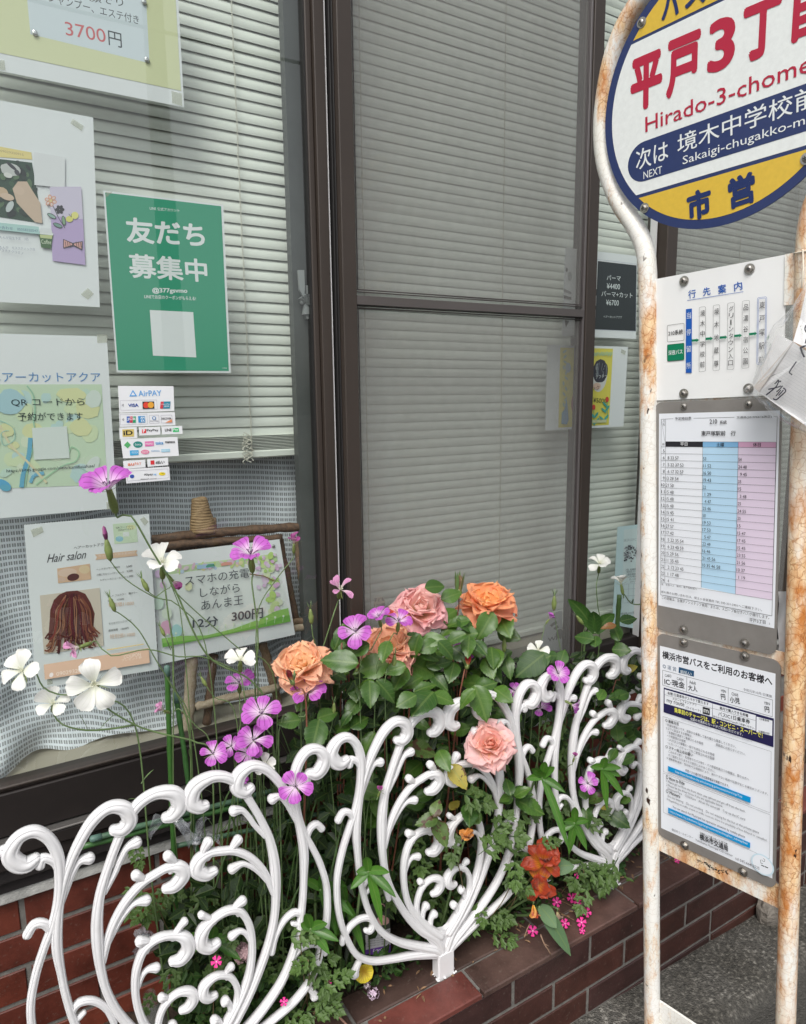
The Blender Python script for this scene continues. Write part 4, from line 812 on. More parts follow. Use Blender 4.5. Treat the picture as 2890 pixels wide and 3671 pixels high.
def bar(mb, pts, depth=.0072, prof=PROF, end=(True, True), groove=1.0):
    pts = [(x, z, w * 1.03) for x, z, w in pts]; depth *= 1.1
    """a cast scroll bar: (x, z, half width) in mm swept with a grooved profile"""
    pp = catmull([V(p) for p in pts], 3.0); out = []; n = len(pp)
    # rounded ends
    for e_ in (0, 1):
        if not end[e_]: continue
        a, b_ = (pp[0], pp[1]) if e_ == 0 else (pp[-1], pp[-2])
        d = V((a.x - b_.x, a.y - b_.y)); d.normalize(); w = a.z; ex = [V((a.x + d.x * w * s_, a.y + d.y * w * s_, w * sqrt(max(.002, 1 - s_*s_)))) for s_ in (.3, .55, .75, .9, .97, .998)]
        pp = (ex[::-1] + pp) if e_ == 0 else (pp + ex)
    n = len(pp); vs = []; fs = []; K = len(prof)
    for i, p in enumerate(pp):
        a, b_ = pp[max(0, i-1)], pp[min(n-1, i+1)]; tx, tz = b_.x - a.x, b_.y - a.y; L = sqrt(tx*tx + tz*tz) or 1; nx_, nz__ = -tz / L, tx / L
        w = p.z; dd = depth * min(1.5, max(.04, w / 6.5)) ** .7
        for (u, d) in prof: vs.append(((p.x + nx_ * u * w) / 1000, -d * dd, (p.y + nz__ * u * w) / 1000))
    for i in range(n - 1):
        for k in range(K): fs.append((i*K+k, i*K+(k+1) % K, (i+1)*K+(k+1) % K, (i+1)*K+k))
    fs += [tuple(range(K)), tuple(range(n*K-1, (n-1)*K-1, -1))]
    mb.add(vs, fs)
BIG = {
 'A': [(-31,546,7.5),(-21,547,10.5),(-9,561,13),(-17,583,12),(-44,592,8.5),(-71,582,8),(-92,556,7.2),(-110,520,6.4),(-124,487,6.4),(-136,452,7),(-143,412,8.2),(-145,372,8.4),(-144,330,7),(-139,290,6.4),(-128,250,6.4),(-112,212,7),(-86,163,7.4),(-56,122,8.5),(-24,90,9),(-8,60,9),(-3,34,8)],
 'B': [(-108,552,7.5),(-97,549,10),(-85,561,11.5),(-91,582,11),(-112,591,8.2),(-136,578,8),(-158,548,7.4),(-176,512,6.6),(-190,468,6.6),(-197,430,7.6),(-200,392,7.6),(-198,349,6),(-195,310,5.8),(-188,262,5.8),(-175,214,5.8),(-150,163,6.4),(-110,121,7),(-62,88,8),(-26,64,9),(-8,42,8)],
 'C': [(-216,545,7.5),(-228,541,11),(-240,549,12.5),(-246,567,11.5),(-233,586,8.5),(-213,588,8),(-196,570,8),(-187,540,8),(-187,505,7.4),(-192,468,7),(-203,432,6),(-216,402,5.8),(-230,365,5.8),(-241,320,5.8),(-243,280,5.8),(-240,240,5.8),(-230,196,5.8),(-207,140,6),(-173,108,6),(-128,90,6),(-82,76,7),(-38,60,9),(-10,46,8)],
}
TIER = {
 'T2': [(-39,424,7),(-25,424,10.5),(-11,438,12),(-17,454,10),(-34,459,6.4),(-54,455,6.2),(-76,447,6.2),(-100,427,6.2),(-119,400,6.2),(-131,372,6),(-140,340,5)],
 'T3': [(-37,290,6.5),(-24,288,9.5),(-11,301,11),(-14,322,10),(-30,335,6.4),(-55,342,6.2),(-78,333,6.2),(-92,305,6.2),(-97,272,6),(-95,232,6),(-85,192,6.5),(-65,155,7.5),(-38,118,9),(-12,90,10)],
 'T4': [(-28,193,5.5),(-17,194,8),(-8,206,9),(-13,221,7.6),(-32,228,5.6),(-52,219,5.4),(-64,198,5.4),(-67,172,5.6),(-58,145,6.5),(-40,116,9),(-20,92,9)],
 'F': [(-235,176,5),(-231,188,5.6),(-218,203,5.6),(-199,210,5.6),(-179,205,5.6),(-168,190,6),(-174,175,6),(-184,180,4.5)],
 'E': [(-132,226,5),(-141,256,5),(-158,279,5.2),(-178,286,5.6),(-190,274,5.4),(-184,261,4.8),(-173,266,3.6)],
}
NUBS = [[(-129,455,4),(-112,482,4.4),(-103,500,4.6),(-92,516,5),(-78,520,6.4)],[(-188,462,4),(-178,486,4.4),(-170,504,4.6),(-159,519,5),(-146,519,6.4)],[(-186,505,5),(-192,530,5.5),(-206,543,6),(-211,533,5.2)],[(-204,418,5.5),(-213,438,6),(-226,443,6),(-236,431,5)],
 [(-80,442,4.5),(-72,453,4.6),(-82,465,6)],[(-30,452,5),(-23,465,4.8),(-32,479,6.2)],[(-131,366,4),(-119,386,4),(-105,405,4.2),(-88,418,4.4),(-70,416,6)],[(-76,328,4.6),(-71,342,4.6),(-84,349,6)],[(-34,332,5),(-22,346,4.6),(-14,353,4.6)],[(-96,262,3.6),(-86,286,4),(-76,294,4.4),(-63,291,5.4)],
 [(-50,216,4),(-50,227,4),(-58,233,5)],[(-56,143,6),(-51,164,5),(-45,172,6.4)],[(-36,116,6),(-32,139,5),(-25,145,6.2)],[(-196,126,5),(-207,108,6),(-211,97,6.6)]]
def mirror(pts): return [(-x, z, w) for x, z, w in pts]
FENCE_ME = {}
for sgn, fn in ((-1, lambda p: p), (1, mirror)):
    for k, pts in {**BIG, **TIER}.items():
        mb = MB(); bar(mb, fn(pts), depth=.0072 + (.0006 if sgn > 0 else 0) + {'A': 0, 'B': .0004, 'C': .0002, 'T2': -.0005, 'T3': .0003, 'T4': -.0004, 'F': -.0008, 'E': -.0008}[k])
        nm = 'scroll_bar' if k in BIG else ('inner_scroll' if k[0] == 'T' else 'small_scroll')
        FENCE_ME[(sgn, k)] = (nm, mb.mesh(nm, enamel, True, fix=True))
    for i, q in enumerate(NUBS): q = q[:-1] + [(q[-1][0], q[-1][1], q[-1][2] * 1.3)]; mb = MB(); bar(mb, fn(q), depth=.0066); FENCE_ME[(sgn, 'nub', i)] = ('leaf_curl', mb.mesh('leaf_curl', enamel, True, fix=True))
mb = MB()
bowl = [(-66,158),(-46,128),(-24,108),(0,101),(24,108),(46,128),(66,158),(58,120),(34,80),(21,52),(-21,52),(-34,80),(-58,120)]
mb.prism([V((x/1000, -.0055, z/1000)) for x, z in bowl], (0, .011, 0))
FENCE_ME['web'] = ('web', mb.mesh('web', enamel))
mb = MB(); mb.cbox((-.0205, -.0115, -.012), (.0205, .0115, .056), .003)
FENCE_ME['foot'] = ('foot', mb.mesh('foot', enamel))
mb = MB(); mb.cbox((-.017, -.006, -.0045), (.017, .006, .0045), .0015); mb.tube([(0, -.001, .004), (0, -.001, .0085)], .0055, 8); mb.tube([(0, -.001, -.004), (0, -.001, -.018)], .003, 8); mb.ball((0, -.001, -.017), .0045, 8, 5)
FENCE_ME['bolt'] = ('connector_bolt', mb.mesh('connector_bolt', enamel, True))
collar = MB()
for i in range(26):
    a = random.uniform(0, 2*pi); x, y = (.023 * cos(a), .014 * sin(a)); x = max(-.0225, min(.0225, x * 1.5)); y = max(-.0135, min(.0135, y * 1.5)); s_ = random.uniform(.001, .003)
    collar.ball((x, y, .001), s_, 5, 4, (1.4, 1.2, .6))
FENCE_ME['collar'] = ('paint_collar', collar.mesh('paint_collar', enamel, True))
for X0, lab in ((.238, 'white cast scroll fence panel at the left, in front of the brick wall'), (.744, 'middle white cast scroll fence panel with its foot beside the redder tile'), (1.247, 'white cast scroll fence panel next to the left post of the bus stop')):
    t = thing('fence_panel', lab, 'fence', (X0, YFN, ZC), 'white cast scroll fence panels on the planter')
    dz = .004 * (X0 - .24) / .5
    for k, (nm, me) in FENCE_ME.items():
        if k == 'bolt': inst(nm, me, t, Matrix.Translation((X0 + .2525, YFN, ZC + .571 + dz)))
        else: inst(nm, me, t, Matrix.Translation((X0, YFN, ZC + (dz if k not in ('foot', 'collar') else 0))))
inst('connector_bolt', FENCE_ME['bolt'][1], bpy.data.objects['fence_panel'], Matrix.Translation((.238 - .2525, YFN, ZC + .571)))
lug = MB().cbox((-.262 + .238, YFN - .005, ZC + .563), (-.26 + .262, YFN + .005, ZC + .575), .001)
# ================================================================ GREEN STAKES
gst = M('green_stake', (.045, .13, .035), .42, var=(60, .25), bump=(60, .4, .001)); gst2 = M('grey_green_stake', (.07, .14, .085), .5, var=(60, .2)); capm = M('stake_cap', (.09, .17, .14), .5)
def stake(label, pts, Y, r, mat=gst, cap=None, group='green garden stakes'):
    Ys = Y if isinstance(Y, (list, tuple)) else [Y] * len(pts)
    pp = [P(x, y, yy) for (x, y), yy in zip(pts, Ys)]; t = thing('garden_stake', label, 'garden stake', pp[-1], group)
    L = (pp[-1] - pp[0]).length; n = max(6, int(L / .02)); path = []; rr_ = []
    for i in range(n + 1):
        q = pp[0].lerp(pp[-1], i / n) if len(pp) == 2 else None
        if q is None:
            k = i / n * (len(pp) - 1); j = min(int(k), len(pp) - 2); q = pp[j].lerp(pp[j+1], k - j)
        path.append(q); rr_.append(r * (1.14 if i % 5 == 3 else 1))
    MB().tube(path, rr_, 10).build('rod', mat, t, True)
    if cap:
        d = (pp[0] - pp[-1]).normalized(); MB().tube([pp[0] - d * .012, pp[0] + d * .004, pp[0] + d * .007], [r * 1.25, r * 1.2, r * .6], 10).build('end_cap', capm, t, True)
    return t
def dn(x, y, Y, dy=0): return (x, y)
stake('upright green stake, the left and brighter one of the pair by the easel', [(599, 2399), (609, 2700), (622, 3035), (632, 3330)], [1.20] * 4, .0046, M('bright_stake', (.04, .125, .022), .4, var=(60, .2), bump=(50, .4, .001)), True)
stake('upright darker green stake just right of the brighter one', [(631, 2494), (662, 2700), (693, 2951), (736, 3260)], [1.215] * 4, .0046, cap=True)
stake('blue green capped stake lying level under the sill', [(337, 3006), (936, 2845), (1400, 2730)], [1.225, 1.24, 1.25], .005, gst2, True)
stake('green stake lying level just below the capped one', [(290, 3037), (609, 2952), (1000, 2850)], [1.23, 1.235, 1.24], .0052, gst, False)
stake('level stake clipped to the brighter upright, above the first brick course', [(617, 3036), (1050, 2943), (1187, 2905), (1520, 2800)], [1.205, 1.20, 1.2, 1.2], .0045, gst2, False)
stake('lowest level stake, behind the first fence panel', [(980, 3135), (1218, 3050), (1640, 2930)], [1.2, 1.2, 1.2], .0045, gst, False)
stake('thick green stake standing in the plants left of the bus stop post', [(2221, 2133), (2214, 2231), (2205, 2500)], [1.22] * 3, .0062, M('dull_stake', (.06, .12, .03), .5, var=(50, .2)), False)
stake('green stake leaning low behind the third fence panel', [(1870, 2700), (2330, 2540)], [1.2, 1.2], .0045, gst, False)
film = clear('tie_film', (.86, .88, .9), 1.9, .12, .22, (.6, .62, .66))
def ribbon(mb, a, b_, w, curl, seed):
    rn = random.Random(seed); n = 9; vs = []; fs = []
    d = b_ - a; s_ = d.normalized().cross(V((0, 1, 0))).normalized()
    for i in range(n):
        k = i / (n - 1); c = a + d * k + V((0, -.01 * sin(k * 3 + seed), .004 * sin(k * 7 + seed))); ww = w * (.25 + .75 * k ** .6) * (1 + .2 * sin(k * 9 + seed))
        for j in range(5): u = (j / 4 - .5) * 2; vs.append(c + s_ * ww * u + V((0, .006 * sin(u * 4 + k * 5 + seed) + rn.uniform(-.002, .002), rn.uniform(-.001, .001))))
    for i in range(n - 1):
        for j in range(4): fs.append((i*5+j, i*5+j+1, (i+1)*5+j+1, (i+1)*5+j))
    mb.add(vs, fs)
for lab, c, ends, Y in (('clear plastic tie knotted round the brighter stake', (613, 2925), [(530, 2985), (690, 3005), (672, 2960), (650, 2915)], 1.19), ('clear plastic tie knotted where two stakes cross, below the other knot', (700, 3015), [(742, 2935), (786, 3000), (692, 3035)], 1.19), ('frosted plastic scrap caught beside the lower scrolls', (520, 3345), [(480, 3405), (570, 3360), (497, 3338)], 1.25)):
    kn = P(*c, Y); t = thing('plastic_tie', lab, 'plastic tie', kn); mb = MB()
    for i, e_ in enumerate(ends): ribbon(mb, kn, P(*e_, Y - .01), .011, 0, i + c[0])
    mb.build('ribbon', film, t, True); MB().tube([kn + V((-.006, -.006, .002)), kn + V((0, -.009, 0)), kn + V((.006, -.006, -.002))], .0032, 8).build('twist_tie', M('tie_white', (.7, .7, .72), .4), t, True)
# ================================================================ FLOWERS
def petalmat(name, base, tip, vein, veins=7, vstr=.8, trans=.25, edge=None):
    m, t, b = newmat(name); uv = t.nodes.new('ShaderNodeUVMap'); uv.uv_map = 'UVMap'; sp = t.nodes.new('ShaderNodeSeparateXYZ'); t.links.new(uv.outputs[0], sp.inputs[0])
    cr = t.nodes.new('ShaderNodeValToRGB'); cr.color_ramp.elements[0].position = .12; cr.color_ramp.elements[0].color = rgba(base); cr.color_ramp.elements[1].position = .62; cr.color_ramp.elements[1].color = rgba(tip)
    t.links.new(sp.outputs[0], cr.inputs[0]); col = cr.outputs[0]
    def mt(op, a, b_=None):
        n = t.nodes.new('ShaderNodeMath'); n.operation = op
        for i, q in enumerate((a, b_)):
            if q is None: continue
            if isinstance(q, (int, float)): n.inputs[i].default_value = q
            else: t.links.new(q, n.inputs[i])
        return n.outputs[0]
    if veins:
        tc = t.nodes.new('ShaderNodeNewGeometry'); nn = t.nodes.new('ShaderNodeTexNoise'); nn.inputs['Scale'].default_value = 90; t.links.new(tc.outputs['Position'], nn.inputs['Vector'])
        v = mt('ADD', sp.outputs[1], mt('MULTIPLY', mt('SUBTRACT', nn.outputs[0], .5), .05))
        w = mt('COSINE', mt('MULTIPLY', v, 2 * pi * veins)); w = mt('GREATER_THAN', w, .88)
        fade = mt('MULTIPLY', mt('LESS_THAN', sp.outputs[0], .86), mt('GREATER_THAN', sp.outputs[0], .2))
        fac = mt('MULTIPLY', mt('MULTIPLY', w, fade), vstr)
        mx = t.nodes.new('ShaderNodeMix'); mx.data_type = 'RGBA'; mx.inputs[7].default_value = rgba(vein); t.links.new(fac, mx.inputs[0]); t.links.new(col, mx.inputs[6]); col = mx.outputs[2]
    t.links.new(col, b.inputs['Base Color']); b.inputs['Roughness'].default_value = .55; b.inputs['Sheen Weight'].default_value = .15
    tr = t.nodes.new('ShaderNodeBsdfTranslucent'); t.links.new(col, tr.inputs[0]); mx2 = t.nodes.new('ShaderNodeMixShader'); mx2.inputs[0].default_value = trans
    t.links.new(b.outputs[0], mx2.inputs[1]); t.links.new(tr.outputs[0], mx2.inputs[2]); t.links.new(mx2.outputs[0], t.nodes['Material Output'].inputs[0]); MATS[name] = m; return m
pet_m = petalmat('petal_magenta', (.88, .74, .86), (.50, .105, .52), (.16, .015, .16), 3, .62)
pet_w = petalmat('petal_white', (.80, .82, .70), (.86, .86, .82), (.6, .62, .5), 5, .25)
pet_d = petalmat('petal_withered', (.74, .55, .62), (.34, .06, .24), (.10, .01, .06), 7, .9)
pet_p = petalmat('petal_pale', (.82, .74, .74), (.66, .30, .52), (.13, .01, .08), 6, .95)
pet_c = petalmat('petal_campion', (.80, .08, .38), (.84, .028, .30), (.6, .02, .2), 0)
stemm = M('stem_green', (.12, .19, .07), .5, var=(40, .2)); calm = M('calyx_green', (.16, .21, .06), .5, var=(90, .25)); stm2 = M('stamen', (.10, .03, .12), .6); stm3 = M('stamen_pale', (.7, .7, .55), .6)
def petal_mesh(name, mat, shape, seed, ruff=.03, nu=9, nv=7, notch=.05, curl=.0):
    """petal in unit length: claw at the origin, spreads along +x; shape gives half width; z from the flare"""
    rn = random.Random(seed); vs = []; fs = []; uvs = []
    for i in range(nu + 1):
        u = i / nu; w = shape(u)
        for j in range(nv + 1):
            v = j / nv * 2 - 1
            x = u - notch * (1 - abs(v)) ** 2 * u ** 6 - .06 * v * v * u ** 4
            z = .62 * (1 - (1 - u) ** 2.2) * .62 - .10 * u ** 3 - curl * max(0, u - .55) ** 2 + ruff * sin(v * 5 + seed) * u ** 2 + .10 * v * v * (1 - u) * w * 3 + .10 * v * v * u * (1.4 - u) + rn.uniform(-.006, .006)
            vs.append((x, v * w, z)); uvs.append((u, v * .5))
    for i in range(nu):
        for j in range(nv): k = i*(nv+1)+j; fs.append((k, k+1, k+nv+2, k+nv+1))
    return MB().add(vs, fs, uvs).mesh(name, mat, True)
cshape = lambda u: .035 + .36 * (sin(min(1, u * 1.08) ** 1.25 * pi * .62)) ** 1.2 * (1 if u < .82 else sqrt(max(.08, 1 - ((u - .82) / .19) ** 2.6)))
PM = {k: [petal_mesh('petal', mt_, cshape, s_, rf, notch=nc, curl=cu_) for s_, rf, nc, cu_ in ((1, .02, .06, .3), (2, .03, .03, .7), (3, .04, .09, .1))] for k, mt_ in (('m', pet_m), ('w', pet_w), ('d', pet_d), ('p', pet_p))}
CAM_R = mm.to_3x3().col[0].copy()
def stem_tube(parent, pts, r=.0011, r2=None, mat=None, name='stem'):
    pp = catmull(pts, .012); n = len(pp); r2 = r2 or r * 1.5
    MB().tube(pp, [r + (r2 - r) * i / (n - 1) for i in range(n)], 6).build(name, mat or stemm, parent, True)
def narrow_leaf(mb, a, d, L, w, droop=.4):
    d = V(d).normalized(); s_ = d.cross(V((0, 0, 1))); s_ = s_.normalized() if s_.length > .01 else V((1, 0, 0)); vs = []; fs = []; n = 6
    for i in range(n + 1):
        k = i / n; c = V(a) + d * L * k + V((0, 0, -droop * L * k * k)); ww = w * sin(pi * min(1, .12 + k * .88)) ** .7 if k < 1 else .0002
        vs += [c - s_ * ww, c + V((0, 0, -ww * .4)), c + s_ * ww]
    for i in range(n): k = i * 3; fs += [(k, k+1, k+4, k+3), (k+1, k+2, k+5, k+4)]
    mb.add(vs, fs)
def corncockle(label, px, Y, wpx, kind='m', face=(0, .8, .5), openv=1.0, path=None, pY=None, droop=0, seed=0, roll=None, soil=True, group='corncockle flowers in front of the window'):
    """five petals, striped calyx with long points, stamens and a thin stem down to the soil"""
    rn = random.Random(seed + int(px[0])); c = P(px[0], px[1], Y); r = wpx / 2 * mpp(c) * .95
    toc = (CAMP - c).normalized(); n = (CAM_R * face[0] + V((0, 0, 1)) * face[1] + toc * face[2]).normalized()
    fr = frame(n, roll=roll if roll is not None else rn.uniform(0, 1.2)); nm = {'m': 'corncockle', 'w': 'white_corncockle', 'd': 'withered_corncockle', 'p': 'faded_corncockle'}[kind]
    t = thing(nm, label, 'flower', c, group)
    base = c - n * r * .28
    for i in range(5):
        a = 2 * pi * i / 5 + rn.uniform(-.14, .14); s_ = r * rn.uniform(.88, 1.1)
        tilt = -(1 - openv) * 1.2 + rn.uniform(-.30, .16)
        if kind in 'dp': tilt -= rn.uniform(-.1, .7); s_ *= rn.uniform(.8, 1)
        o = inst('petal', PM[kind][(i + seed) % 3], t, Matrix.Translation(base) @ fr @ Matrix.Rotation(a, 4, 'Z') @ Matrix.Rotation(tilt, 4, 'Y') @ Matrix.Rotation(rn.uniform(-.34, .34) * (2 if kind in 'dp' else 1), 4, 'X') @ Matrix.Diagonal((s_ * 1.08, s_ * (1.0 if kind in 'mw' else .62), s_ * rn.uniform(.7, 1.15), 1)))
    L = r * .95; cb = base - n * L; path3 = []
    mbc = MB(); mbc.tube([base + n * r * .03, base - n * L * .25, base - n * L * .62, base - n * L * .9, cb], [r * .10, r * .125, r * .16, r * .12, r * .05], 10)
    for i in range(5):
        a = 2 * pi * i / 5 + .5; d = (fr.to_3x3() @ V((cos(a), sin(a), .55))).normalized(); narrow_leaf(mbc, base - n * r * .05, d, r * rn.uniform(.5, .9), r * .035, .1)
    mbc.build('calyx', calm, t, True)
    ms = MB()
    for i in range(8):
        a = 2 * pi * i / 8; d = (fr.to_3x3() @ V((cos(a) * .35, sin(a) * .35, 1))).normalized(); tip = base + d * r * rn.uniform(.3, .42); ms.tube([base + n * r * .05, tip], r * .012, 4); ms.ball(tip, r * .03, 5, 4)
    ms.build('stamens', stm2 if kind == 'm' else stm3, t)
    if path:
        Ys = pY or [Y] * len(path); pts = [cb, cb - n * .008] + [P(x, y, yy) for (x, y), yy in zip(path, Ys)]
    else: pts = [cb, cb - n * .012]
    last = pts[-1]
    if soil and last.z > ZC + .03:
        ex, ey = last.x + rn.uniform(-.05, .05), min(1.28, max(1.14, last.y + rn.uniform(.02, .08)))
        pts += [V((last.x * .6 + ex * .4, last.y * .5 + ey * .5, last.z * .55 + ZC * .45)), V((ex, ey, ZC - .01))]
    stem_tube(t, pts, r * .028 + .0003, .0018)
    if len(pts) > 3:
        ml = MB()
        for k in range(2):
            q = pts[-2].lerp(pts[-3], rn.random()); narrow_leaf(ml, q, (rn.uniform(-1, 1), rn.uniform(-.5, .3), .9), rn.uniform(.03, .06), .0016, .3)
        ml.build('leaf', stemm, t, True)
    return t
S = 'm'
corncockle('highest pink corncockle in front of the pale green notice, seen side on', (384, 1733), 1.17, 218, S, (-.18, .82, .40), .9, [(470, 1850), (545, 1974), (625, 2110), (745, 2350), (905, 2445), (975, 2600)], seed=1)
corncockle('pink corncockle standing over the phone charging card', (897, 1975), 1.2, 168, S, (-.05, .86, .42), .95, [(903, 2090), (920, 2220), (925, 2320), (915, 2480)], seed=2)
corncockle('drooping pale corncockle against the window frame', (1222, 2108), 1.2, 132, 'p', (.1, .5, .7), .75, [(1200, 2190), (1165, 2300), (1130, 2400), (1120, 2470)], seed=3)
corncockle('pink corncockle left of the coral rose, facing out', (1275, 2258), 1.13, 140, S, (-.05, .55, .8), .95, [(1272, 2330), (1230, 2400), (1130, 2460), (1080, 2560)], seed=4)
corncockle('pink corncockle directly above the coral rose', (1358, 2205), 1.12, 98, S, (-.15, .86, .42), .95, [(1362, 2270), (1330, 2330), (1290, 2395)], seed=5)
corncockle('pink corncockle leaning over the coral rose towards the pale pink rose', (1430, 2220), 1.12, 104, S, (.1, .85, .45), .9, [(1412, 2270), (1380, 2330), (1352, 2385)], seed=6)
corncockle('pink corncockle just under the peach rose', (1108, 2474), 1.12, 140, S, (0, .6, .75), .95, [(1102, 2540), (1090, 2570), (1040, 2570), (1000, 2620)], seed=7)
corncockle('pink corncockle behind the small white one, below the charging card', (857, 2440), 1.2, 112, S, (0, .82, .5), .95, [(860, 2520), (862, 2600), (850, 2680)], seed=8)
corncockle('large pink corncockle left of the peach rose, tilted left', (937, 2552), 1.12, 142, S, (-.15, .5, .8), .95, [(960, 2620), (985, 2700)], seed=9)
corncockle('pink corncockle at the middle of the left cluster', (909, 2648), 1.11, 132, S, (.05, .62, .7), .95, [(915, 2730), (930, 2800)], seed=10)
corncockle('pink corncockle at the bottom of the left cluster', (888, 2697), 1.12, 112, S, (.0, .2, 1), 1, [(900, 2780)], seed=11)
corncockle('pink corncockle at the left end of the cluster', (763, 2697), 1.12, 108, S, (-.05, .62, .75), .95, [(775, 2760), (790, 2850)], seed=12)
corncockle('small pink corncockle hidden in the cluster beside the leftmost bloom', (828, 2672), 1.15, 84, S, (-.1, .4, .8), .9, seed=13)
corncockle('pink corncockle in front of the fence where the first two panels meet', (1060, 2818), 1.035, 124, S, (0, .1, 1), 1, [(1062, 2880), (1075, 2940)], [1.09, 1.13], seed=14)
corncockle('half hidden corncockle behind the top scrolls of the left panel', (865, 2798), 1.14, 60, S, (.2, .3, .8), .9, seed=15)
corncockle('pink corncockle on the top scrolls of the right fence panel', (2001, 2411), 1.03, 90, S, (.1, .5, .8), .95, [(1985, 2470), (1975, 2510), (1955, 2590)], [1.05, 1.09, 1.13], seed=16)
corncockle('pink corncockle in the dark gap right of the second panel', (1936, 2534), 1.10, 84, S, (0, .72, .6), .95, seed=17)
corncockle('sideways pink corncockle over the bars of the right panel', (2058, 2530), 1.04, 70, S, (.7, -.4, .5), .7, [(2030, 2500), (2020, 2560)], [1.08, 1.12], seed=18)
corncockle('violet pink corncockle among the leaves inside the right panel', (2107, 2807), 1.03, 76, S, (-.1, .25, 1), .97, [(2085, 2840), (2080, 2900)], [1.07, 1.12], seed=19)
corncockle('shrivelled corncockle on the bars of the right panel', (2060, 2712), 1.03, 50, 'd', (.2, .8, .4), .5, [(2040, 2745), (2010, 2790)], [1.05, 1.12], seed=20)
corncockle('small closed corncockle beside the network sticker', (1972, 2214), 1.16, 50, S, (.5, .8, .1), .45, [(1950, 2260), (1930, 2330), (1900, 2410)], seed=21)
corncockle('corncockle partly behind leaves right of the red bud', (1748, 2430), 1.14, 76, S, (-.1, .7, .6), .9, seed=22)
corncockle('purple corncockle behind the crimson rosebud', (1672, 2330), 1.16, 104, S, (.1, .5, .7), .9, seed=23)
corncockle('corncockle tucked behind the scroll joining the second and third panels', (1845, 2474), 1.13, 62, S, (.2, .4, .8), .85, seed=24)
corncockle('dried pink corncockle at the right corner of the easel', (1054, 1940), 1.2, 88, 'd', (.05, .9, .3), .75, [(1040, 2015), (985, 2085), (930, 2175), (918, 2300), (925, 2450)], seed=25)
corncockle('shrivelled dark corncockle hanging beside the white bloom', (628, 2090), 1.19, 88, 'd', (.45, -.5, .5), .35, [(600, 2055), (620, 2110), (700, 2190), (850, 2320), (985, 2440)], soil=True, seed=26)
corncockle('withered striped corncockle over the hair photo', (272, 2325), 1.18, 112, 'p', (-.55, -.2, .6), .6, [(399, 2351), (528, 2328), (640, 2354), (747, 2360), (902, 2444), (950, 2560)], seed=27)
corncockle('pale striped corncockle at the brighter stake', (580, 2545), 1.16, 82, 'p', (-.5, .2, .7), .6, [(640, 2540), (700, 2600), (760, 2700)], seed=28)
corncockle('withered corncockle beside the left bar of the middle panel', (1364, 2833), 1.05, 58, 'd', (.3, .8, .3), .5, [(1345, 2860), (1320, 2890)], [1.08, 1.12], seed=29)
gw = 'white corncockle flowers by the window'
corncockle('white flower in front of the corner where the two notices meet', (583, 2006), 1.19, 158, 'w', (.05, .8, .45), .95, [(592, 2110), (603, 2200), (622, 2330), (625, 2460), (680, 2640)], seed=31, group=gw)
corncockle('white flower cut by the left edge of the photo, below the hair photo', (72, 2402), 1.15, 158, 'w', (-.45, .1, .9), 1, [(155, 2463), (213, 2490), (330, 2500), (483, 2598)], seed=32, group=gw)
corncockle('largest creamy white flower at the lower corner of the salon notice', (338, 2452), 1.14, 186, 'w', (-.05, .1, 1), 1, [(361, 2521), (483, 2598), (580, 2630), (708, 2663), (760, 2730)], seed=33, group=gw)
corncockle('white flower hanging just below the largest one', (190, 2516), 1.15, 128, 'w', (.0, .6, .7), .97, [(225, 2598), (309, 2618), (412, 2611), (483, 2598)], soil=False, seed=34, group=gw)
corncockle('white flower above a pink one, under the charging card', (862, 2358), 1.17, 122, 'w', (.05, .8, .4), .9, [(868, 2440), (880, 2520), (885, 2600)], seed=35, group=gw)
corncockle('white flower low behind the top of the left fence panel', (950, 2740), 1.11, 90, 'w', (.1, .3, .9), 1, seed=36, group=gw)
corncockle('highest white flower on a bare stem in front of the right pane', (2150, 2016), 1.18, 90, 'w', (.05, .78, .5), .95, [(2138, 2100), (2143, 2170), (2150, 2260)], seed=37, group=gw)
corncockle('white flower seen from the side next to the bus stop post', (2225, 2085), 1.16, 84, 'w', (-.2, .9, -.1), .6, [(2238, 2130), (2262, 2162), (2300, 2166), (2360, 2150)], soil=False, seed=38, group=gw)
corncockle('white flower above the third panel, left of the narrow stile', (1931, 2328), 1.14, 88, 'w', (0, .5, .8), 1, [(1925, 2390), (1915, 2450)], seed=39, group=gw)
# buds and seed pods
def bud(label, px, Y, L, d, tip=None, path=None, name='corncockle_bud'):
    c = P(*px, Y); m_ = mpp(c); d = (CAM_R * d[0] + V((0, 0, 1)) * d[1]).normalized(); t = thing(name, label, 'bud', c, 'corncockle buds and seed pods'); L = L * m_; rn = random.Random(int(px[0]))
    MB().tube([c - d * L * .5, c - d * L * .38, c - d * L * .05, c + d * L * .3, c + d * L * .42], [L*.03, L*.12, L*.16, L*.09, L*.05], 10).build('pod', calm, t, True)
    ml = MB()
    for i in range(5):
        a = 2 * pi * i / 5; q = d.orthogonal().normalized(); q2 = d.cross(q); narrow_leaf(ml, c + d * L * .36, d + (q * cos(a) + q2 * sin(a)) * (.45 if not tip else .12), L * .55, L * .03, .02)
    ml.build('sepals', stemm, t, True)
    if tip: MB().tube([c + d * L * .3, c + d * L * .6, c + d * L * .85, c + d * L * .95], [L*.05, L*.10, L*.07, L*.01], 8).build('petal_tip', tip, t, True)
    pts = [c - d * L * .5] + [P(x, y, Y) for x, y in (path or [])]; last = pts[-1]
    if last.z > ZC + .1: pts += [V((last.x + rn.uniform(-.02, .02), last.y + .02, (last.z + ZC) / 2)), V((last.x + rn.uniform(-.04, .04), min(1.28, last.y + .05), ZC - .01))]
    stem_tube(t, pts, .0009, .0016); return t
bud('closed bud with a magenta tip in front of the salon notice', (388, 1968), 1.19, 90, (-.12, 1), pet_d, [(395, 2010), (451, 2077), (554, 2141), (644, 2174), (745, 2355)])
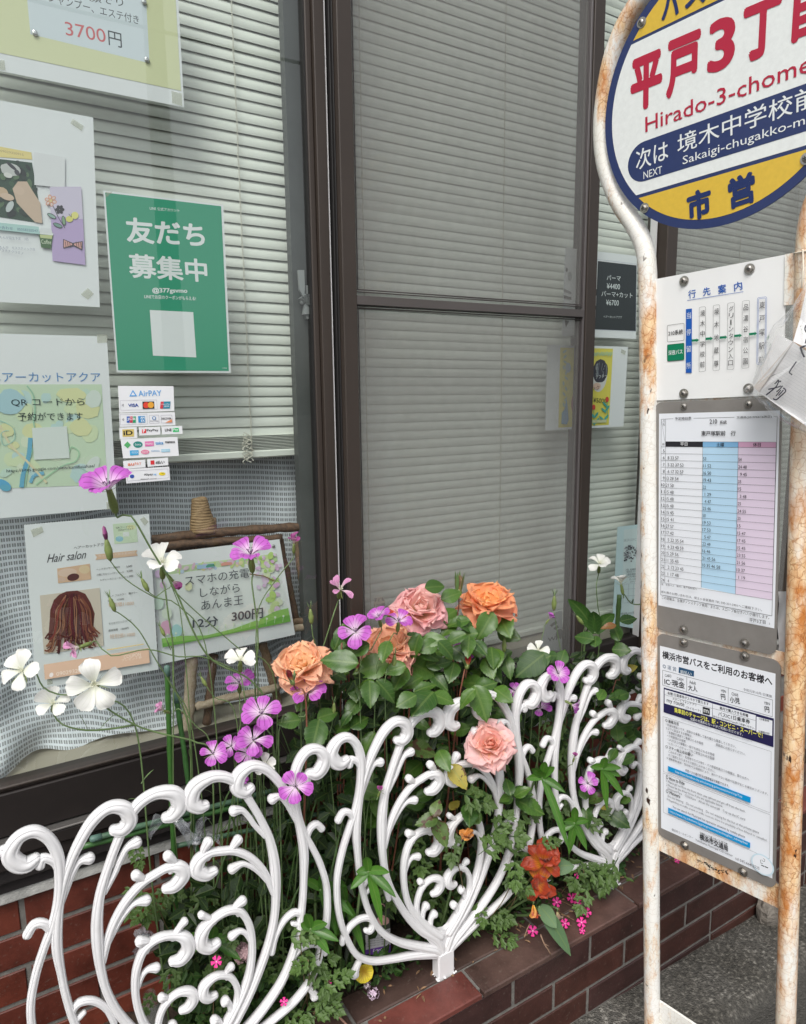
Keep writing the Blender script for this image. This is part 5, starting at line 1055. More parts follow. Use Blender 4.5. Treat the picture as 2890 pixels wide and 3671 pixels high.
bud('green pod with spread points beside the hair photo', (402, 2165), 1.18, 62, (-.3, 1), None, [(430, 2200), (496, 2257), (560, 2367), (618, 2463), (690, 2620)])
bud('slim green bud under the title of the salon notice', (519, 2095), 1.19, 60, (-.45, 1), None, [(560, 2140), (644, 2174)])
bud('green pod between the two easel legs', (730, 2442), 1.17, 46, (-.5, 1), None, [(770, 2500), (850, 2590)])
bud('slim bud in front of the left edge of the charging card', (582, 2262), 1.18, 44, (-.4, 1), None, [(612, 2330), (622, 2380)])
bud('green pod beside the window frame above the peach rose', (1115, 2208), 1.17, 62, (-.05, 1), None, [(1122, 2280), (1140, 2340), (1150, 2420)])
bud('green pod standing above the joint of the first two panels', (1197, 2540), 1.12, 52, (.08, 1), None, [(1190, 2600), (1180, 2700)])
bud('thin forked pod in front of the screen, right of the last rose', (1987, 2160), 1.16, 60, (.02, 1), None, [(1992, 2230), (2010, 2330), (2030, 2420)])
bud('nodding pod left of the tallest white flower on the right', (2078, 2222), 1.17, 46, (-.6, .8), None, [(2096, 2250), (2085, 2330)])
bud('slim pod in front of the screen above the pink rose', (1808, 2312), 1.14, 56, (0, 1), None, [(1800, 2380), (1780, 2450)])
bud('slim pod over the coral rose', (1414, 2372), 1.1, 60, (.05, 1), None, [(1400, 2420), (1380, 2440)])
# ================================================================ ROSES
def rosemat():
    m, t, b = newmat('rose_petal'); oi = t.nodes.new('ShaderNodeObjectInfo'); uv = t.nodes.new('ShaderNodeUVMap'); uv.uv_map = 'UVMap'; sp = t.nodes.new('ShaderNodeSeparateXYZ'); t.links.new(uv.outputs[0], sp.inputs[0])
    mx = t.nodes.new('ShaderNodeMix'); mx.data_type = 'RGBA'; mx.inputs[6].default_value = (.86, .56, .2, 1)
    mr_ = t.nodes.new('ShaderNodeMapRange'); mr_.inputs[1].default_value = 0; mr_.inputs[2].default_value = .55; t.links.new(sp.outputs[0], mr_.inputs[0]); t.links.new(mr_.outputs[0], mx.inputs[0]); t.links.new(oi.outputs['Color'], mx.inputs[7])
    n = t.nodes.new('ShaderNodeTexNoise'); n.inputs['Scale'].default_value = 60; n.inputs['Detail'].default_value = 3; mp = t.nodes.new('ShaderNodeMapping'); mp.inputs['Scale'].default_value = (.12, 1.6, 1); t.links.new(uv.outputs[0], mp.inputs[0]); t.links.new(mp.outputs[0], n.inputs['Vector'])
    m2 = t.nodes.new('ShaderNodeMix'); m2.data_type = 'RGBA'; m2.blend_type = 'MULTIPLY'; m2.inputs[0].default_value = .18; c = t.nodes.new('ShaderNodeValToRGB'); c.color_ramp.elements[0].position = .3; c.color_ramp.elements[0].color = (.7, .6, .6, 1); c.color_ramp.elements[1].position = .6
    t.links.new(n.outputs[0], c.inputs[0]); t.links.new(mx.outputs[2], m2.inputs[6]); t.links.new(c.outputs[0], m2.inputs[7]); col = m2.outputs[2]
    t.links.new(col, b.inputs['Base Color']); b.inputs['Roughness'].default_value = .5; b.inputs['Sheen Weight'].default_value = .3; b.inputs['Specular IOR Level'].default_value = .3
    tr = t.nodes.new('ShaderNodeBsdfTranslucent'); t.links.new(col, tr.inputs[0]); mx2 = t.nodes.new('ShaderNodeMixShader'); mx2.inputs[0].default_value = .42
    t.links.new(b.outputs[0], mx2.inputs[1]); t.links.new(tr.outputs[0], mx2.inputs[2]); t.links.new(mx2.outputs[0], t.nodes['Material Output'].inputs[0]); return m
rosem = rosemat()
def rpetal(seed, cup, flare, wid=.62, nu=15, nv=14, ruff=.05):
    """rose petal: base at the origin, grows up +z, leans out to +x; cup bends the sides in, flare rolls the tip out"""
    rn = random.Random(seed); vs = []; fs = []; uvs = []; ph = rn.uniform(0, 6)
    for i in range(nu + 1):
        u = i / nu; w = wid * (sin(min(1, .1 + u * .98) * pi * .60)) ** .8 * (1 if u < .62 else sqrt(max(.03, 1 - ((u - .62) / .385) ** 2.6)))
        for j in range(nv + 1):
            v = j / nv * 2 - 1; a = v * cup
            y = w * sin(a) / max(cup, .01) * 1.0; x0 = w * (1 - cos(a)) / max(cup, .01) * -1.0
            z = u * (1 - .05 * v * v) - flare * .35 * u ** 3; x = x0 + .22 * sin(u * pi * .6) + flare * u ** 2.6 * .6
            rf = ruff * u ** 3; x += rf * sin(v * 4.2 + ph) + rf * .45 * sin(v * 10 + ph * 2); z += rf * .8 * sin(v * 6.5 + ph) + rf * .3 * sin(v * 15 + ph) - .02 * (abs(v) < .15) * u ** 8
            vs.append((x, y, z)); uvs.append((u, v * .5 + .5))
    for i in range(nu):
        for j in range(nv): k = i*(nv+1)+j; fs.append((k, k+1, k+nv+2, k+nv+1))
    return MB().add(vs, fs, uvs).mesh('petal', rosem, True)
RIN = [rpetal(s_, 1.5, .05, .48, ruff=.06) for s_ in (1, 2)]; RMID = [rpetal(s_, 1.15, .3, .70, ruff=.10) for s_ in (3, 4, 5, 9, 10)]; ROUT = [rpetal(s_, .75, .65, .80, ruff=.13) for s_ in (6, 7, 8, 11, 12)]
canem = M('rose_cane', (.14, .15, .06), .5, var=(30, .3)); redcane = M('young_cane', (.20, .075, .045), .5, var=(30, .2))
def lerp3(a, b_, k): return tuple(a[i] + (b_[i] - a[i]) * k for i in range(3))
def rose(label, px, Y, wpx, face, cin, cout, openv, layers, path, seed, pY=None):
    rn = random.Random(seed); c = P(*px, Y); r = wpx / 2 * mpp(c) * .88; toc = (CAMP - c).normalized(); n = (CAM_R * face[0] + V((0, 0, 1)) * face[1] + toc * face[2]).normalized(); fr = frame(n, roll=rn.uniform(0, 6))
    t = thing('rose', label, 'rose', c, 'roses on the bush'); base = c - n * r * .55
    L = len(layers)
    for li, (cnt, tilt, size, rad, kind) in enumerate(layers):
        k = li / max(1, L - 1)
        for i in range(cnt):
            a = 2 * pi * (i + .5 * (li % 2) + .17 * li) / cnt + rn.uniform(-.18, .18); s_ = r * size * rn.uniform(.93, 1.07)
            me = rn.choice({'i': RIN, 'm': RMID, 'o': ROUT}[kind])
            o = inst('petal', me, t, Matrix.Translation(base) @ fr @ Matrix.Rotation(a, 4, 'Z') @ Matrix.Translation((rad * r, 0, 0)) @ Matrix.Rotation(tilt + rn.uniform(-.16, .16), 4, 'Y') @ Matrix.Rotation(rn.uniform(-.22, .22), 4, 'Z') @ Matrix.Rotation(rn.uniform(-.16, .16), 4, 'X') @ Matrix.Diagonal((s_, s_ * rn.uniform(.85, 1.1), s_, 1)))
            cc = lerp3(cin, cout, min(1, max(0, k + rn.uniform(-.14, .14)))); o.color = (*cc, 1)
    mc = MB(); mc.tube([base + n * r * .06, base - n * r * .06, base - n * r * .2, base - n * r * .34], [r*.16, r*.2, r*.17, r*.07], 10); mc.build('hip', calm, t, True)
    ms = MB()
    for i in range(5):
        a = 2 * pi * i / 5; d = (fr.to_3x3() @ V((cos(a), sin(a), -.25))).normalized(); narrow_leaf(ms, base - n * r * .04, d, r * .62, r * .075, .35)
    ms.build('sepal', M('sepal_green', (.10, .17, .05), .5), t, True)
    pts = [base - n * r * .3, base - n * r * .6] + [P(x, y, yy) for (x, y), yy in zip(path, pY or [Y + .03] * len(path))]; last = pts[-1]
    pts += [V((last.x + rn.uniform(-.03, .03), min(1.25, last.y + .05), ZC - .01))]; stem_tube(t, pts, .0019, .0035, canem); return t
FULL = [(3, .05, .66, .0, 'i'), (4, .14, .78, .05, 'i'), (5, .28, .88, .10, 'm'), (5, .46, .96, .13, 'm'), (5, .72, 1.02, .15, 'm'), (5, 1.1, 1.06, .15, 'o'), (3, 1.5, 1.0, .12, 'o')]
CUP = [(4, .1, .5, .02, 'i'), (4, .3, .66, .06, 'm'), (4, .40, .92, .12, 'm'), (5, .56, 1.04, .15, 'm'), (5, .80, 1.08, .16, 'm'), (4, 1.2, 1.1, .15, 'o'), (3, 1.6, 1.0, .12, 'o')]
LOOSE = [(3, .02, .70, .0, 'i'), (4, .1, .78, .05, 'i'), (4, .24, .84, .09, 'm'), (4, .5, .95, .12, 'm'), (5, 1.0, 1.1, .14, 'o'), (4, 1.35, 1.12, .12, 'o')]
rose('orange peach rose, farthest right above the leaves', (1749, 2138), 1.17, 196, (.0, .92, .40), (.98, .56, .20), (.95, .38, .25), 1, CUP, [(1740, 2240), (1730, 2330)], 41)
rose('pale pink rose beside the round safety sticker', (1511, 2168), 1.17, 198, (.12, .55, .75), (.97, .66, .58), (.93, .50, .54), 1, FULL, [(1540, 2290), (1560, 2400)], 42)
rose('coral rose below the pale pink one, with two striped flowers over it', (1394, 2300), 1.16, 206, (-.05, .80, .55), (.97, .64, .36), (.94, .49, .42), 1, CUP, [(1410, 2420), (1430, 2500)], 43)
rose('peach rose at the window frame, leftmost rose of the bush', (1076, 2366), 1.15, 204, (-.25, .72, .62), (.97, .66, .38), (.95, .52, .38), 1, CUP, [(1110, 2470), (1150, 2600)], 44)
rose('soft pink rose with a coral heart in front of the middle fence panel', (1756, 2662), 1.015, 176, (-.02, .35, .95), (.95, .46, .32), (.95, .68, .68), .8, LOOSE, [(1790, 2740), (1830, 2700), (1860, 2650)], 45, [1.05, 1.10, 1.15])
rose('small red orange rose mostly hidden behind the coral rose', (1400, 2196), 1.2, 62, (.3, .8, .3), (.72, .14, .07), (.70, .10, .08), .8, [(3, .05, .7, 0, 'i'), (4, .2, .8, .06, 'm'), (4, .5, .9, .1, 'm')], [(1420, 2300)], 46)
def rosebud(label, px, Y, L, d, col, path, closed=False):
    c = P(*px, Y); L *= mpp(c); d = (CAM_R * d[0] + V((0, 0, 1)) * d[1]).normalized(); t = thing('rosebud', label, 'rosebud', c, 'rosebuds'); rn = random.Random(int(px[0])); fr = frame(d)
    for i in range(4):
        o = inst('petal', RIN[i % 2], t, Matrix.Translation(c - d * L * .45) @ fr @ Matrix.Rotation(i * 1.7, 4, 'Z') @ Matrix.Rotation(-.12, 4, 'Y') @ Matrix.Diagonal((L * .62, L * .62, L * .95, 1))); o.color = (*col, 1)
    ml = MB(); ml.tube([c - d * L * .25, c - d * L * .42, c - d * L * .6, c - d * L * .68], [L*.14, L*.19, L*.15, L*.06], 8); ml.build('hip', calm, t, True); ml = MB()
    for i in range(5):
        a = 2*pi*i/5; e_ = fr.to_3x3() @ V((cos(a), sin(a), 0)); narrow_leaf(ml, c - d * L * .38 + e_ * L * .15, d + e_ * (.12 if closed else .75), L * (1.1 if closed else .7), L * .085, 0)
    ml.build('sepal', MATS['sepal_green'], t, True)
    pts = [c - d * L * .6] + [P(x, y, Y + .01) for x, y in path]; pts.append(V((pts[-1].x, 1.2, ZC))); stem_tube(t, pts, .0014, .003, redcane); return t
rosebud('green rosebud on a red stem between the two upper roses', (1647, 2095), 1.17, 66, (.08, 1), (.30, .20, .10), [(1645, 2180), (1625, 2290), (1640, 2400)], True)
rosebud('crimson rosebud in front of a purple flower', (1678, 2368), 1.09, 50, (.15, 1), (.42, .01, .02), [(1670, 2430), (1650, 2480)])
rosebud('dark red bud right of the window frame at the coral rose', (1281, 2388), 1.12, 34, (.1, 1), (.16, .02, .03), [(1290, 2440)])
rosebud('dark red bud under the peach rose', (1040, 2425), 1.09, 52, (-.35, 1), (.20, .008, .015), [(1060, 2470), (1100, 2600)])
rosebud('pinkish red bud below the top scroll of the third panel', (2234, 2393), 1.10, 52, (.3, 1), (.55, .06, .08), [(2220, 2440), (2190, 2500)], True)
# ================================================================ LEAVES
def leafmat(name, c0, c1_, rough=.32, blot=0):
    m, t, b = newmat(name); uv = t.nodes.new('ShaderNodeUVMap'); uv.uv_map = 'UVMap'; sp = t.nodes.new('ShaderNodeSeparateXYZ'); t.links.new(uv.outputs[0], sp.inputs[0]); oi = t.nodes.new('ShaderNodeObjectInfo')
    def mt(op, a, b_=None):
        n = t.nodes.new('ShaderNodeMath'); n.operation = op
        for i, q in enumerate((a, b_)):
            if q is None: continue
            if isinstance(q, (int, float)): n.inputs[i].default_value = q
            else: t.links.new(q, n.inputs[i])
        return n.outputs[0]
    av = mt('ABSOLUTE', sp.outputs[1]); side = mt('FRACT', mt('MULTIPLY', mt('SUBTRACT', sp.outputs[0], mt('MULTIPLY', av, .55)), 7))
    line = mt('MULTIPLY', mt('LESS_THAN', mt('ABSOLUTE', mt('SUBTRACT', side, .5)), .07), 1); mid = mt('LESS_THAN', av, .03); vein = mt('MAXIMUM', mt('MULTIPLY', line, .45), mid)
    tc = t.nodes.new('ShaderNodeNewGeometry'); n = t.nodes.new('ShaderNodeTexNoise'); n.inputs['Scale'].default_value = 35; n.inputs['Detail'].default_value = 4; t.links.new(tc.outputs['Position'], n.inputs['Vector'])
    f = mt('ADD', mt('MULTIPLY', n.outputs[0], .55), mt('MULTIPLY', oi.outputs['Random'], .55)); mx = t.nodes.new('ShaderNodeMix'); mx.data_type = 'RGBA'; mx.inputs[6].default_value = rgba(c0); mx.inputs[7].default_value = rgba(c1_); t.links.new(mt('SUBTRACT', f, .1), mx.inputs[0])
    m2 = t.nodes.new('ShaderNodeMix'); m2.data_type = 'RGBA'; m2.inputs[7].default_value = (.19, .27, .07, 1); t.links.new(mt('MULTIPLY', vein, .28), m2.inputs[0]); t.links.new(mx.outputs[2], m2.inputs[6]); col = m2.outputs[2]
    if blot:
        vo = t.nodes.new('ShaderNodeTexNoise'); vo.inputs['Scale'].default_value = 70; vo.inputs['Detail'].default_value = 5; t.links.new(tc.outputs['Position'], vo.inputs['Vector']); m3 = t.nodes.new('ShaderNodeMix'); m3.data_type = 'RGBA'; m3.inputs[7].default_value = (.07, .02, .015, 1)
        t.links.new(mt('MULTIPLY', mt('GREATER_THAN', vo.outputs[0], 1 - blot), .85), m3.inputs[0]); t.links.new(col, m3.inputs[6]); col = m3.outputs[2]
    t.links.new(col, b.inputs['Base Color']); b.inputs['Roughness'].default_value = rough; b.inputs['Specular IOR Level'].default_value = .45
    bp = t.nodes.new('ShaderNodeBump'); bp.inputs['Strength'].default_value = .5; bp.inputs['Distance'].default_value = .0015; bp.invert = True; t.links.new(mt('ADD', vein, mt('MULTIPLY', side, .6)), bp.inputs['Height']); t.links.new(bp.outputs[0], b.inputs['Normal'])
    tr = t.nodes.new('ShaderNodeBsdfTranslucent'); t.links.new(col, tr.inputs[0]); mx2 = t.nodes.new('ShaderNodeMixShader'); mx2.inputs[0].default_value = .22
    t.links.new(b.outputs[0], mx2.inputs[1]); t.links.new(tr.outputs[0], mx2.inputs[2]); t.links.new(mx2.outputs[0], t.nodes['Material Output'].inputs[0]); MATS[name] = m; return m
rleaf = leafmat('rose_leaf', (.014, .055, .010), (.10, .21, .026), .34); rleafb = leafmat('rose_leaf_spotted', (.05, .10, .02), (.11, .17, .04), .4, .45); weed = leafmat('weed_leaf', (.010, .045, .008), (.055, .14, .018), .5); yleaf = leafmat('yellow_leaf', (.30, .26, .03), (.45, .36, .06), .5, .42); blade = leafmat('blade_leaf', (.03, .10, .012), (.085, .23, .025), .32); redl = leafmat('young_red_leaf', (.16, .06, .02), (.30, .13, .04), .4); grl = leafmat('grey_blade', (.09, .17, .08), (.14, .23, .11), .5)
def ovate(name, mat, seed, teeth=9, wid=.36, fold=.16, bend=.25):
    rn = random.Random(seed); vs = []; fs = []; uvs = []; n = teeth * 2
    for i in range(n + 1):
        u = i / n; w = wid * (sin(pi * u ** .82)) ** .85 * (1 - .25 * u); tooth = (.0 if i % 2 else .05) * (1 - u * .5)
        z = -bend * u * u; zz = .02 * sin(u * 9 + seed)
        for sd in (-1, 1):
            vs.append((u + (tooth * .7 if 0 < i < n else 0), sd * (w + tooth * .5 if 0 < i < n else .004), z + fold * w + zz + rn.uniform(-.008, .008))); uvs.append((u, sd * w))
        vs.append((u, 0, z)); uvs.append((u, 0)); 
        for sd in (-1, 1): vs.append((u + .01, sd * w * .55, z + fold * w * .55 + .028 * w * 3)); uvs.append((u, sd * w * .55))
    for i in range(n):
        a, b_ = i * 5, (i + 1) * 5
        fs += [(a, a+3, b_+3, b_), (a+3, a+2, b_+2, b_+3), (a+2, a+4, b_+4, b_+2), (a+4, a+1, b_+1, b_+4)]
    return MB().add(vs, fs, uvs).mesh(name, mat, True)
RL = [ovate('leaf', rleaf, s_, 8, w_, f_, b_) for s_, w_, f_, b_ in ((1, .36, .22, .2), (2, .33, .3, .35), (3, .39, .15, .1))]; RLB = [ovate('leaf', rleafb, 4, 8, .38, .15, .15), ovate('leaf', rleafb, 5, 8, .34, .25, .3)]; YL = [ovate('leaf', yleaf, 6, 7, .34, .2, .3)]; WL_ = [ovate('leaf', weed, s_, 7, w_, .12, .2) for s_, w_ in ((7, .44), (8, .38))]; REDL = [ovate('leaf', redl, 9, 7, .30, .25, .3)]
GR = {'n': 0}
def leaf(parent, c, L, ang, me, rn, tocam=.75, mir=False):
    """leaf centred at c, pointing at ang (screen degrees, 0 = right, 90 = up), facing about the camera and the sky"""
    toc = (CAMP - c).normalized(); n = (toc * tocam + V((0, 0, 1)) * rn.uniform(.25, .8) + CAM_R * rn.uniform(-.35, .35)).normalized()
    up = (mm.to_3x3().col[1]); a = radians(ang); x = CAM_R * cos(a) + up * sin(a); x = (x - n * x.dot(n)).normalized(); y = n.cross(x)
    rot = Matrix((x, y, n)).transposed().to_4x4(); GR['n'] += 1
    return inst('leaf', me, parent, Matrix.Translation(c - x * L * .5) @ rot @ Matrix.Diagonal((L, L * rn.uniform(.9, 1.1), L, 1)))
def k6(x, y): return (900 + x / 1.708, 1900 + y / 1.708)
def k3(x, y): return (1100 + x / 1.4233, 2700 + y / 1.4233)
def k7(x, y): return (1200 + x / 2.44, 2400 + y / 2.44)
def k8(x, y): return (1700 + x / 2.44, 1850 + y / 2.44)
def k9(x, y): return (1700 + x / 2.44, 2600 + y / 2.44)
bush = thing('rose_bush', 'glossy dark green rose bush filling the middle behind the fence', 'rose bush', (.9, 1.2, ZC), None); rn = random.Random(77)
big = {(540, 800): 185, (730, 840): 0, (1040, 840): 180, (1140, 810): 150, (590, 640): 115, (1440, 580): 150, (1550, 580): 150, (1050, 1060): 165, (910, 910): 130, (730, 1000): 130, (830, 980): 135, (1410, 1060): 140, (1320, 1020): 125, (1540, 1010): 140, (1180, 1020): 170, (540, 1200): 150, (660, 1180): 140, (400, 1240): 150}
L1 = [(1130, 345, 20), (1230, 400, 15), (590, 640, -60), (990, 660, 150), (1120, 670, 10), (1080, 715, 200), (540, 800, 175), (735, 840, 200), (1040, 840, -20), (1140, 812, 10), (820, 740, -100), (1200, 730, -40), (1270, 560, 200), (1320, 580, -30), (1440, 580, 250), (1550, 580, -60), (1320, 640, 170), (1330, 710, -80), (1230, 870, -110), (1150, 920, -60), (910, 910, -100), (730, 1000, -95), (830, 980, -60), (640, 985, -80), (540, 650, -120), (1050, 1060, -115), (950, 1045, -150), (1180, 1030, -20), (1320, 1025, 225), (1410, 1055, -85), (1545, 1010, -40), (1350, 935, 160), (1440, 950, 20), (1480, 780, -90), (1570, 830, -70), (700, 950, 160), (545, 1205, 190), (665, 1175, 60), (395, 1260, -110), (230, 1170, 200), (1180, 1410, -70), (1390, 720, 100), (880, 850, 200), (1250, 660, -160), (1060, 960, 20), (1430, 860, -30), (990, 930, 210), (470, 1130, 20), (620, 1090, -110), (1290, 760, -40), (1490, 870, -60), (600, 740, 190), (520, 880, -30), (1090, 760, -20), (1210, 600, 220)]
for x, y, a in L1:
    L = big.get((x, y), 112 if (x, y) not in ((735, 840), (1410, 1055), (1050, 1060), (395, 1260)) else 175)
    if L == 0: L = 110
    px = k6(x, y); Y = 1.045 if (y > 980 and x > 900) else rn.uniform(1.08, 1.15); c = P(*px, Y)
    leaf(bush, c, L * mpp(c) * 1.05 / 1.708 * 1.25, a + rn.uniform(-12, 12), rn.choice(RL), rn)
# spotted and single leaves hanging between the bars
for x, y, a, L, me, Y in ((890, 1210, 80, 62, RLB, 1.03), (810, 1320, 200, 78, RLB, 1.03), (930, 1425, -80, 95, RLB, 1.025), (1180, 1270, -100, 80, RL, 1.03), (770, 700, -20, 100, RLB, 1.10), (950, 800, 90, 80, RLB, 1.08), (1080, 930, -60, 92, YL, 1.04), (1290, 1140, 20, 62, RL, 1.05), (1250, 1100, 160, 60, RL, 1.08), (1640, 1080, -10, 70, RL, 1.04), (1670, 1180, -60, 80, RL, 1.04), (790, 1100, 30, 68, RL, 1.12), (700, 1180, 190, 60, RL, 1.12), (320, 1330, 200, 70, RL, 1.15), (1500, 1140, 200, 50, RL, 1.045), (1050, 1180, 60, 50, YL, 1.12), (600, 650, 200, 70, RL, 1.13), (300, 1200, 60, 60, RL, 1.15)):
    c = P(*k7(x, y), Y); leaf(bush, c, L * mpp(c) * 1.1, a, rn.choice(me), rn)
for x, y, a, L, me, Y in ((1240, 1010, 120, 70, RL, 1.1), (1350, 900, 20, 60, WL_, 1.1), (1290, 1170, -10, 62, RL, 1.06), (1180, 960, 190, 50, REDL, 1.1), (1120, 1550, 60, 62, RL, 1.05), (1300, 1560, 40, 64, RL, 1.05), (1220, 1580, 200, 44, RL, 1.06), (1370, 1330, 20, 46, YL, 1.07), (770, 1230, 80, 62, WL_, 1.12), (660, 1220, 160, 52, WL_, 1.12), (1060, 1090, 100, 50, WL_, 1.1), (960, 1060, 150, 70, WL_, 1.12), (1390, 1700, -60, 60, RL, 1.1), (1330, 1830, 20, 66, RL, 1.1), (1390, 1930, -100, 60, RL, 1.1), (490, 1300, -140, 120, WL_, 1.12), (560, 1270, 200, 90, WL_, 1.12), (200, 1240, -80, 70, RL, 1.1), (60, 1150, -60, 64, RL, 1.08), (130, 1330, -70, 80, RL, 1.1)):
    c = P(*k8(x, y), Y); leaf(bush, c, L * mpp(c) * 1.1, a, rn.choice(me), rn)
for x, y, a, L, me, Y in ((420, 580, 30, 62, RL, 1.03), (300, 530, 100, 66, RL, 1.03), (270, 640, 200, 40, RL, 1.04), (510, 720, -30, 90, RL, 1.03), (1150, 640, 10, 90, RLB, 1.08), (1260, 820, -40, 84, RL, 1.05), (980, 800, -80, 66, RL, 1.05), (1060, 640, 190, 60, RLB, 1.06), (1330, 160, -20, 60, RL, 1.08), (1210, 260, -110, 52, RL, 1.05), (1330, 300, 200, 60, RL, 1.05), (1130, 700, -30, 50, YL, 1.06), (50, 700, -20, 60, RL, 1.05), (60, 600, 20, 50, RL, 1.05), (0, 800, 120, 60, RL, 1.05), (960, 590, 100, 50, RL, 1.06), (1400, 80, 40, 60, RL, 1.1), (1250, 60, 90, 60, RL, 1.1), (1040, 60, 20, 60, RL, 1.12), (1290, 640, 160, 60, RL, 1.07)):
    c = P(*k9(x, y), Y); leaf(bush, c, L * mpp(c) * 1.1, a, rn.choice(me), rn)
# deeper foliage of the same bush
def inpoly(p, poly):
    x, y = p; r = False; j = len(poly) - 1
    for i in range(len(poly)):
        if (poly[i][1] > y) != (poly[j][1] > y) and x < (poly[j][0] - poly[i][0]) * (y - poly[i][1]) / (poly[j][1] - poly[i][1]) + poly[i][0]: r = not r
        j = i
    return r
reg = [(1130, 2330), (1230, 2300), (1400, 2360), (1560, 2250), (1620, 2190), (1850, 2230), (1830, 2420), (1860, 2560), (1780, 2800), (1500, 2950), (1300, 2980), (1180, 2760), (1090, 2640), (1050, 2540), (1110, 2450)]
k = 0
while k < 118:
    q = (rn.uniform(1050, 1900), rn.uniform(2190, 2980))
    if inpoly(q, reg): c = P(*q, rn.uniform(1.12, 1.26)); leaf(bush, c, rn.uniform(58, 100) * mpp(c), rn.uniform(-180, 60), rn.choice(RL), rn); k += 1
cb = MB()
for i in range(26):
    x, y = rn.uniform(1150, 1830), rn.uniform(2300, 2600); a = P(x, y, rn.uniform(1.13, 1.22)); e_ = V((a.x + rn.uniform(-.1, .1), rn.uniform(1.15, 1.25), ZC)); cb.tube(catmull([a, a.lerp(e_, .5) + V((rn.uniform(-.02, .02), 0, 0)), e_], .03), .0018, 6)
cb.build('cane', redcane, bush, True)
# ---- long bladed plants
def blades(label, cat, c, L, specs, Y, w=.0085, mat=blade, name='lily', group=None):
    cc = P(*c, Y); t = thing(name, label, cat, cc, group); rn = random.Random(int(c[0]))
    for a, l_, tilt in specs:
        a = radians(a); d = CAM_R * cos(a) + V((0, 0, 1)) * sin(a) + (CAMP - cc).normalized() * tilt; mb_ = MB(); s0 = len(mb_.v)
        d.normalize(); LL = L * mpp(cc) * l_; nn = 8; sd_ = d.cross((CAMP - cc).normalized()).normalized(); vs = []; fs = []; uvs = []
        for i in range(nn + 1):
            k = i / nn; q = cc + d * LL * k + V((0, 0, -.30 * LL * k * k)); ww = w * sin(pi * min(.995, .1 + k * .9)) ** .75
            vs += [q - sd_ * ww, q + (CAMP - cc).normalized() * -ww * .35, q + sd_ * ww]; uvs += [(k, -.3), (k, 0), (k, .3)]
        for i in range(nn): k = i * 3; fs += [(k, k+1, k+4, k+3), (k+1, k+2, k+5, k+4)]
        mb_.add(vs, fs, uvs); mb_.build('leaf', mat, t, True)
    stem_tube(t, [cc, V((cc.x + .005, cc.y + .04, cc.z - .05)), V((cc.x + .01, max(1.14, cc.y + .05), ZC - .01))], .0025, .0035); return t
blades('bright lily shoot with pointed leaves over the left bars of the middle panel', 'lily shoot', (1322, 3125), 100, [(95, 1.1, .3), (20, .95, .5), (-35, 1.15, .6), (215, .75, .5), (-75, 1.5, .3), (160, .5, .2)], 1.025)
blades('lily shoot with broad leaves right of the pink rose', 'lily shoot', (1945, 2790), 105, [(85, 1.1, .3), (60, .9, .3), (120, 1.0, .5), (160, .75, .5), (-20, .8, .5), (-65, 1.9, .5), (100, .6, .6)], 1.02)
blades('lily shoot between the bars of the third panel', 'lily shoot', (2160, 2755), 70, [(80, 1.1, .3), (20, 1.1, .5), (150, .9, .4), (-45, 1.4, .5), (-10, .9, .3), (-80, 1.6, .3)], 1.04)
blades('leafy shoot low in front of the third panel', 'lily shoot', (2060, 2950), 80, [(90, 1.3, .2), (150, .7, .4), (30, .8, .4), (-60, 1.0, .4), (-100, 1.1, .3), (200, .7, .3)], 1.03)
blades('dark lily leaves at the lower left of the middle panel', 'lily shoot', (1240, 3230), 120, [(150, 1.1, .3), (100, 1.2, .1), (-70, 1.3, .3), (220, .8, .3), (-110, 1.0, .2)], 1.11)
blades('lily leaves behind the right side of the left panel', 'lily shoot', (1150, 3190), 110, [(80, 1.1, .1), (30, 1.0, .2), (-30, 1.2, .4), (-70, 1.2, .3), (130, .9, .2)], 1.10)
blades('bright lily leaves between the lower scrolls of the first two panels', 'lily shoot', (1115, 3330), 90, [(40, 1.0, .3), (-10, 1.2, .4), (-50, 1.0, .4), (130, .7, .3), (100, 1.2, .2)], 1.05)
blades('lily leaves behind the left panel near its middle scroll', 'lily shoot', (760, 3370), 105, [(80, .9, .2), (20, 1.0, .3), (150, 1.1, .4), (-25, 1.1, .4), (195, 1.2, .4), (110, .8, .2)], 1.12)
blades('long toothed leaf standing before the right pane', 'weed', (2135, 2270), 175, [(118, 1.25, .0), (60, .75, .1), (95, .7, .1)], 1.17, .017, weed, 'thistle')
